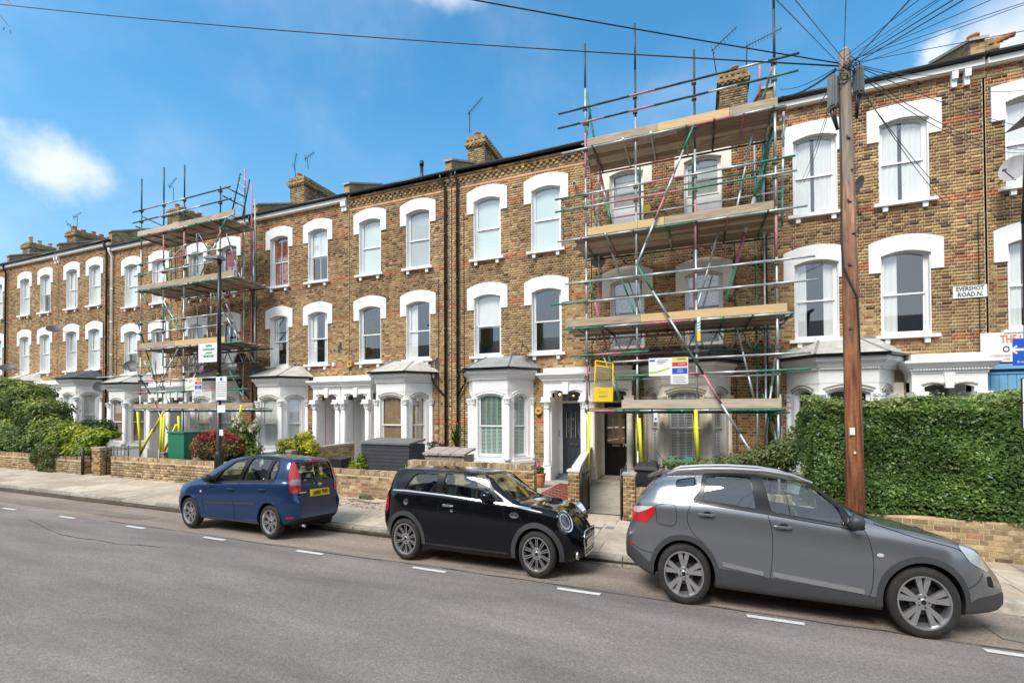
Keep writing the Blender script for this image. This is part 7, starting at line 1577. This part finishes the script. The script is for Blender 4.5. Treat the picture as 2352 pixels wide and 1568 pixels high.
# --- silver-grey crossover
Q = dict(dir=1, pos=(1.9932, 5.60), half=.89, ky=.77, paint='paint_grey', lower='cladding', x0=-3.44, x1=.90, xr=-2.63, wz=.335, arch=.405, wi=.03,
 zb=[(-3.44, .42), (-3.3, .34), (-3.0, .26), (-2.2, .22), (-.5, .21), (.5, .25), (.8, .26), (.9, .30)],
 top=[(-3.44, .98), (-3.40, 1.04), (-3.33, 1.12), (-3.22, 1.24), (-3.08, 1.38), (-2.98, 1.455), (-2.8, 1.492), (-2.3, 1.515), (-1.75, 1.52), (-1.35, 1.49), (-1.1, 1.435), (-.8, 1.30), (-.5, 1.14), (-.33, 1.065), (-.1, 1.03), (.2, .975), (.5, .90), (.7, .82), (.83, .72), (.9, .62)],
 belt=[(-3.44, .96), (-3.2, 1.12), (-2.9, 1.14), (-2.5, 1.14), (-1.6, 1.09), (-.7, 1.01), (-.3, .985), (.2, .92), (.6, .82), (.9, .60)],
 ymax=[(-3.44, .80), (-3.1, .86), (-2.6, .89), (-1.5, .885), (-.5, .885), (0, .89), (.5, .86), (.9, .80)], yroof=[(-3.44, .60), (-3, .58), (-2, .63), (-1.2, .62), (-.6, .66), (-.3, .74), (.9, .7)],
 lean1=[(.2, -.03), (.35, -.02), (.5, .0), (.62, .05), (.8, .16)], lean0=[(.3, .06), (.5, .0), (.65, 0), (.85, .06), (1.0, .10), (1.2, .0)], rf=(.80, .42, 2.1), rr=(.6, .70, 2.6), crown=.06,
 clad=[(-3.44, .62), (-3.2, .50), (-3.02, .42), (-2.2, .46), (-1.6, .42), (-.6, .36), (.3, .30), (.55, .42), (.9, .44)],
 cab=(-3.02, -.30), floor=.35,
 wins=[[(-1.55, 1.115), (-.76, 1.035), (-.80, 1.20), (-1.06, 1.385), (-1.40, 1.455), (-1.635, 1.462)], [(-2.37, 1.19), (-1.73, 1.135), (-1.78, 1.462), (-2.10, 1.472), (-2.33, 1.445)], [(-2.56, 1.215), (-2.74, 1.33), (-2.72, 1.395), (-2.62, 1.415), (-2.47, 1.435), (-2.44, 1.30)]],
 dlo=[[(-2.52, 1.175), (-1.6, 1.095), (-.68, 1.01), (-.70, 1.16), (-1.0, 1.385), (-1.38, 1.475), (-1.7, 1.49), (-2.1, 1.492), (-2.38, 1.475), (-2.41, 1.3)]],
 glass=['car_glass', 'car_glass_dark', 'car_glass_dark'], wr=.03,
 ends=[([(-.56, 1.46), (.56, 1.46), (.68, 1.09), (-.68, 1.09)], -1.6, .2), ([(-.50, 1.42), (.50, 1.42), (.60, 1.13), (-.60, 1.13)], -3.6, -2.9)], endnames=['windscreen', 'rear_window'], glass_rear_window='car_glass_dark',
 gaps=[[(-2.47, 1.46), (-2.52, 1.18), (-2.58, .98), (-2.50, .82), (-2.36, .70), (-2.2, .45), (-2.2, .33)], [(-1.66, 1.48), (-1.60, 1.10), (-1.555, .9), (-1.56, .6), (-1.60, .32)], [(-.62, 1.08), (-.53, .92), (-.49, .7), (-.50, .45), (-.54, .33)], [(-.45, 1.06), (-.1, .97), (.3, .89), (.48, .80)], [(-3.4, .62), (-3.2, .56), (-3.03, .55)], [(-2.98, 1.0), (-2.98, 1.1), (-2.74, 1.11), (-2.74, .90), (-2.96, .90), (-2.98, 1.0)], [(.38, .50), (.52, .56), (.62, .66)]],
 strips=[([(-2.14, .51), (-1.66, .455)], .04, .016, 'alloy', 'door_moulding'), ([(-1.55, .46), (-.58, .39)], .045, .016, 'alloy', 'door_moulding'), ([(-2.5, 1.165), (-1.6, 1.088), (-.7, 1.0)], .014, .006, 'trim_black', 'belt_trim')],
 lip=.055, lipmat='cladding', lipang=[(-12, 190), (-8, 195)], tyre=(.345, .21, .255), spokes=('v', 5), rot=90, steer=0,
 patches=[([(.34, .905), (.44, .925), (.60, .80), (.74, .66), (.66, .66), (.45, .76)], 'lamp_silver', 'headlight', .006, .5), ([(-3.36, .93), (-3.36, 1.03), (-3.20, 1.06), (-3.0, 1.075), (-3.0, 1.02), (-3.12, .89), (-3.3, .88)], 'tail_red', 'tail_light', .008, .5), ([(-3.36, 1.0), (-3.34, 1.045), (-3.20, 1.07), (-3.02, 1.082), (-3.12, 1.035), (-3.25, .985)], 'tail_clear', 'tail_light_lens', .012, .5), ([(.80, .40), (.87, .40), (.87, .30), (.80, .30)], 'gap', 'fog_lamp', .004, .5), ([(.66, .62), (.78, .60), (.78, .50), (.68, .52)], 'gap', 'air_intake', .002, .5)],
 seats=[(-1.45, 2), (-2.3, 3)], seatz=.5, dash=(-.75, .98), rearmirror=(-1.0, 1.33), mirror=(-.62, 1.08), mirrormat='cladding', handles=[(-2.33, 1.035), (-1.43, .965)], handlemat='paint_grey',
 discs=[(-.42, .77, .035, .018, 'tail_clear', 'side_repeater'), (-3.36, .60, .022, .03, 'tail_red', 'reflector')])
carQ, cq_, WQ, mpQ, sdQ = build_car(Q, 'silver-grey crossover with roof rails and black wheel-arch cladding, nearest on the right', 'parked_car')
for s_ in (-1, 1):
    b = MB(); b.rawtube([(-2.85, s_*.54, 1.455), (-2.70, s_*.56, 1.505), (-2.35, s_*.575, 1.535), (-2.0, s_*.58, 1.547), (-1.6, s_*.58, 1.54), (-1.3, s_*.58, 1.505), (-1.05, s_*.58, 1.43)], [.012, .022, .022, .022, .022, .022, .012], 0, 8); mpQ(b, 'roof_rail', 'alloy', smooth=True)
b = MB(); b.rawtube([(-2.82, 0, 1.49), (-3.05, 0, 1.72)], [.008, .004], 0, 5); mpQ(b, 'aerial', 'cladding')
b = MB(); b.hexa([(-3.12, -.52, 1.40), (-2.95, -.55, 1.44), (-2.95, .55, 1.44), (-3.12, .52, 1.40), (-3.13, -.52, 1.425), (-2.95, -.55, 1.475), (-2.95, .55, 1.475), (-3.13, .52, 1.425)]); mpQ(b, 'spoiler', 'paint_grey')
b = MB(); b.lathe((0, 0, 0), [(0, 0), (.05, 0)], 0, 14, 'y')
# --- black hatchback
Mn = dict(dir=1, pos=(-1.9933, 5.78), half=.83, ky=.77, paint='paint_black', lower='cladding', x0=-3.12, x1=.70, xr=-2.48, wz=.30, arch=.365, wi=.03,
 zb=[(-3.12, .36), (-3.0, .28), (-2.7, .22), (-2, .20), (-.5, .19), (.4, .20), (.6, .22), (.7, .28)],
 top=[(-3.12, .82), (-3.08, .90), (-3.02, .98), (-2.95, 1.12), (-2.86, 1.28), (-2.78, 1.345), (-2.5, 1.365), (-2.0, 1.375), (-1.5, 1.37), (-1.1, 1.345), (-.88, 1.31), (-.74, 1.23), (-.45, 1.04), (-.33, .965), (-.1, .945), (.15, .91), (.35, .86), (.52, .78), (.62, .68), (.70, .56)],
 belt=[(-3.12, .80), (-3.0, .93), (-2.6, 1.0), (-1.6, .975), (-.6, .925), (0, .87), (.35, .80), (.7, .55)],
 ymax=[(-3.12, .76), (-2.8, .80), (-2.48, .83), (-1.5, .82), (-.5, .82), (0, .83), (.4, .80), (.7, .72)], yroof=[(-3.12, .60), (-2.8, .60), (-2, .62), (-1.2, .61), (-.8, .61), (-.45, .66), (.7, .6)],
 lean1=[(.2, .04), (.35, .0), (.5, -.01), (.62, .03), (.8, .12)], lean0=[(.3, .08), (.5, .0), (.65, .0), (.85, .02), (1.0, .0)], rf=(.65, .50, 2.2), rr=(.62, .66, 2.6), crown=.05, beltw=.945,
 clad=[(-3.12, .36), (-2.9, .34), (-2.2, .33), (-2.04, .34), (-.5, .31), (.38, .27), (.5, .26), (.7, .30)],
 cab=(-2.88, -.30), floor=.33, roofmat=('roof_film', 1.33, -2.8, -.8),
 wins=[[(-2.52, 1.035), (-2.38, 1.22), (-2.30, 1.275), (-1.86, 1.285), (-1.86, 1.02)], [(-1.73, 1.01), (-1.72, 1.295), (-.99, 1.30), (-.90, 1.21), (-.76, .975)]],
 dlo=[[(-2.72, 1.02), (-1.8, 1.00), (-.64, .952), (-.93, 1.285), (-1.05, 1.325), (-1.9, 1.325), (-2.46, 1.315), (-2.60, 1.25)]],
 glass=['car_glass', 'car_glass'], wr=.03,
 ends=[([(-.54, 1.30), (.54, 1.30), (.66, .985), (-.66, .985)], -1.3, .1), ([(-.50, 1.28), (.50, 1.28), (.58, 1.03), (-.58, 1.03)], -3.3, -2.82)], endnames=['windscreen', 'rear_window'],
 gaps=[[(-1.70, .98), (-1.78, .82), (-1.80, .6), (-1.78, .33)], [(-.60, .93), (-.54, .75), (-.50, .5), (-.50, .31)], [(-.40, .92), (-.28, .78), (-.20, .70)]],
 strips=[([(-2.80, 1.012), (-2.5, 1.022), (-1.7, .995), (-.4, .925), (-.1, .905)], .018, .008, 'chrome', 'belt_trim'), ([(-2.05, .25), (-.48, .24)], .09, .02, 'cladding', 'sill_moulding')],
 lip=.065, lipmat='cladding', lipang=[(-18, 190), (-5, 195)], tyre=(.308, .20, .228), spokes=('twin', 10), rot=90,
 patches=[([(-3.04, .70), (-3.06, .84), (-2.95, .93), (-2.88, .90), (-2.86, .76), (-2.93, .66)], 'tail_red', 'tail_light', .010, .5)],
 seats=[(-1.55, 2), (-2.2, 2)], seatz=.42, seatmat='seat_teal', dash=(-.72, .90), rearmirror=(-.92, 1.20), mirror=(-.80, 1.02), handles=[(-1.60, .855)], handlemat='chrome',
 discs=[(-2.44, .865, .062, .062, 'trim_black', 'fuel_cap'), (-2.44, .865, .045, .045, 'chrome', 'fuel_cap_lid'), (-.37, .80, .085, .038, 'chrome', 'side_scuttle'), (-1.52, .79, .03, .022, 'chrome', 'door_lock')])
carM, cm_, WM, mpM, sdM = build_car(Mn, 'small glossy black three-door hatchback with round headlight and chrome belt line', 'parked_car')
for s_ in (-1, 1):
    n = Vector((.66, s_*.56, .46)).normalized(); o_ = Vector((.0, s_*.42, .52)); h_ = cm_.bvh.ray_cast(Vector((.385, s_*.60, .72))+n*.6, -n); c = (h_[0] if h_[0] else Vector((.39, s_*.6, .715)))+n*.012; a = Vector((-.35, 0, .9)); a = (a-n*a.dot(n)).normalized(); e = n.cross(a)
    def disc(r0, r1, h0, h1, k=28):
        b = MB()
        for i in range(k):
            t_ = 2*math.pi*i/k; u = a*math.cos(t_)*1.22+e*math.sin(t_)*.98; b.v += [c+u*r0*.86+n*h0, c+u*r1*.86+n*h1]
        for i in range(k): j = (i+1) % k; b.f.append((2*i, 2*j, 2*j+1, 2*i+1)); b.m.append(0); b.sm.append(True)
        return b
    mpM(disc(.155, .15, -.07, .03), 'headlight_ring', 'chrome', smooth=True); mpM(disc(.15, .132, .03, .025), 'headlight_ring', 'chrome'); mpM(disc(.132, .0, .0, -.03), 'headlight', 'lamp_dark', smooth=True); mpM(disc(.132, .0, .025, .05), 'headlight_lens', 'lens', smooth=True); mpM(disc(.05, .0, .0, .02), 'headlight_bulb', 'lens', smooth=True); mpM(disc(.105, .09, .012, .012), 'running_light', 'tail_clear')
xg = .715; gr = [(-.36, .60), (.36, .60), (.40, .50), (.33, .28), (-.33, .28), (-.40, .50)]
b = MB(); b.v = [Vector((xg-.03, y, z)) for y, z in gr]; b.f = [tuple(range(6))]; b.m = [0]; b.sm = [False]; mpM(b, 'grille', 'gap')
b = MB(); b.rawtube([(xg-.02, y, z) for y, z in gr+gr[:1]], .014, 0, 6); mpM(b, 'grille_surround', 'chrome')
for z in (.52, .46, .40, .34): b = MB(); b.rawtube([(xg-.02, -.36+(.52-z)*.2, z), (xg-.02, .36-(.52-z)*.2, z)], .007, 0, 5); mpM(b, 'grille_bar', 'trim_black')
b = MB(); b.box(xg, xg+.012, -.26, .26, .38, .49); pl_ = mpM(b, 'number_plate', 'sign_white')
for s_ in (-1, 1): b = MB(); b.lathe((.60, s_*.50, .30), [(.0, -.02), (.05, -.01), (.055, .02)], 0, 14, 'x'); b.v = [Vector((.60-(v.x-.60) if False else v.x, v.y, v.z)) for v in b.v]; mpM(b, 'fog_lamp', 'lamp_silver')
# --- blue hatchback, facing left
Fi = dict(dir=-1, pos=(-8.92, 5.88), half=.84, ky=.79, paint='paint_blue', x0=-3.13, x1=.78, xr=-2.49, wz=.285, arch=.345, wi=.035,
 zb=[(-3.13, .36), (-3.0, .28), (-2.7, .22), (-2, .20), (-.5, .20), (.4, .20), (.6, .22), (.78, .28)],
 top=[(-3.13, .86), (-3.10, .93), (-3.04, 1.08), (-2.98, 1.22), (-2.90, 1.335), (-2.8, 1.385), (-2.4, 1.415), (-1.9, 1.425), (-1.5, 1.415), (-1.1, 1.36), (-.75, 1.24), (-.4, 1.08), (-.1, .955), (.05, .91), (.3, .845), (.5, .775), (.65, .69), (.74, .60), (.78, .52)],
 belt=[(-3.13, .84), (-3.0, .96), (-2.6, .975), (-1.6, .935), (-.7, .88), (-.2, .85), (.3, .77), (.78, .50)],
 ymax=[(-3.13, .76), (-2.8, .82), (-2.49, .84), (-1.5, .825), (-.5, .825), (0, .84), (.4, .80), (.78, .70)], yroof=[(-3.13, .60), (-2.9, .57), (-2, .60), (-1.2, .60), (-.6, .64), (-.1, .70), (.78, .6)],
 lean1=[(.2, .02), (.4, .0), (.6, .04), (.8, .12)], lean0=[(.25, .10), (.4, .02), (.6, .0), (.66, .03), (.72, .07), (.85, .08), (1.0, .03)], rf=(.6, .6, 2.4), rr=(.5, .78, 3.0), crown=.05,
 cab=(-2.93, -.25), floor=.33,
 wins=[[(-1.49, .965), (-.78, .905), (-.92, 1.08), (-1.28, 1.275), (-1.66, 1.345)], [(-2.30, 1.0), (-1.60, .965), (-1.80, 1.36), (-2.36, 1.365)], [(-2.56, 1.03), (-2.40, 1.01), (-2.45, 1.345), (-2.54, 1.325), (-2.595, 1.2)]],
 dlo=[[(-2.60, .985), (-1.55, .94), (-.50, .865), (-.85, 1.10), (-1.25, 1.30), (-1.7, 1.385), (-2.4, 1.39), (-2.56, 1.36), (-2.635, 1.2)]],
 glass=['car_glass']*3, wr=.03,
 ends=[([(-.54, 1.35), (.54, 1.35), (.66, .96), (-.66, .96)], -1.6, .3), ([(-.53, 1.31), (.53, 1.31), (.60, 1.0), (-.60, 1.0)], -3.3, -2.86)], endnames=['windscreen', 'rear_window'],
 gaps=[[(-.62, .88), (-.50, .75), (-.46, .6), (-.49, .3)], [(-1.60, .93), (-1.47, .8), (-1.44, .6), (-1.46, .28)], [(-2.50, .985), (-2.49, .85), (-2.40, .68), (-2.2, .50), (-2.12, .30)], [(-2.86, .645), (-3.0, .655), (-3.1, .655)], [(.42, .52), (.55, .62), (.68, .64)]],
 strips=[([(-2.10, .585), (-1.48, .555)], .03, .010, 'cladding', 'door_moulding'), ([(-1.43, .553), (-.52, .52)], .03, .010, 'cladding', 'door_moulding'), ([(-2.60, .975), (-1.5, .93), (-.55, .865)], .014, .006, 'trim_black', 'belt_trim')],
 lip=.02, lipmat='paint_blue', lipang=[(-10, 190), (-10, 190)], tyre=(.29, .19, .205), spokes=('fork', 7), rot=90,
 patches=[([(-2.93, 1.345), (-2.85, 1.36), (-2.89, 1.1), (-2.97, .80), (-3.11, .79), (-3.12, .86), (-3.06, 1.06)], 'tail_red', 'tail_light', .010, .5), ([(.40, .72), (.62, .66), (.72, .56), (.50, .58)], 'lamp_silver', 'headlight', .005, .5),
          ([(-2.94, 1.02), (-3.06, 1.03), (-3.08, .93), (-2.96, .92)], 'lens_grey', 'reversing_light', .014, .5), ([(-3.02, .37), (-3.02, .40), (-2.90, .395), (-2.90, .365)], 'tail_red', 'reflector', .006, .5)],
 seats=[(-1.35, 2), (-2.2, 3)], seatz=.42, dash=(-.6, .88), rearmirror=(-.95, 1.24), mirror=(-.62, .97), mirrormat='cladding', handles=[(-1.35, .80), (-2.30, .835)], handlemat='paint_blue',
 discs=[(-.40, .715, .03, .02, 'tail_clear', 'side_repeater'), (-2.27, 1.02, .012, .012, 'sign_white', 'window_sticker')])
carF, cf_, WF, mpF, sdF = build_car(Fi, 'dark blue five-door hatchback seen from behind with yellow number plate', 'parked_car')
xb = -3.135
b = MB(); b.hexa([(xb-.0, -.27, .725), (xb-.0, .27, .725), (xb+.05, .27, .725), (xb+.05, -.27, .725), (xb+.018, -.27, .84), (xb+.018, .27, .84), (xb+.06, .27, .84), (xb+.06, -.27, .84)]); pl_ = mpF(b, 'number_plate', 'plate_yellow')
a_, c_ = WF((xb-.006, 0, .782)), WF((xb-.006, .26, .782))
text('AP05 THU', .10, a_, 'ink', pl_, rot=(math.pi/2, 0, math.pi/2), sx=.78, bold=.003)
b = MB(); b.lathe((0, 0, 0), [(0, 0), (.045, 0)], 0, 20, 'x')
for v in b.v: v.xyz = (xb+.026, v.y*1.5, .93+v.z*.7)
mpF(b, 'badge', 'chrome'); b = MB(); b.box(xb+.01, xb+.03, .42, .60, .80, .815); mpF(b, 'badge', 'chrome')
b = MB(); b.box(-3.02, -2.93, -.14, .14, 1.335, 1.365); mpF(b, 'brake_light', 'tail_red')
b = MB(); b.rawtube([(-3.09, 0, 1.02), (-3.075, .25, 1.045), (-3.05, .45, 1.06)], .010, 0, 5); mpF(b, 'rear_wiper', 'trim_black')
b = MB(); b.rawtube([(-3.0, .45, .23), (-3.12, .45, .22)], .025, 0, 10); mpF(b, 'exhaust', 'alloy')
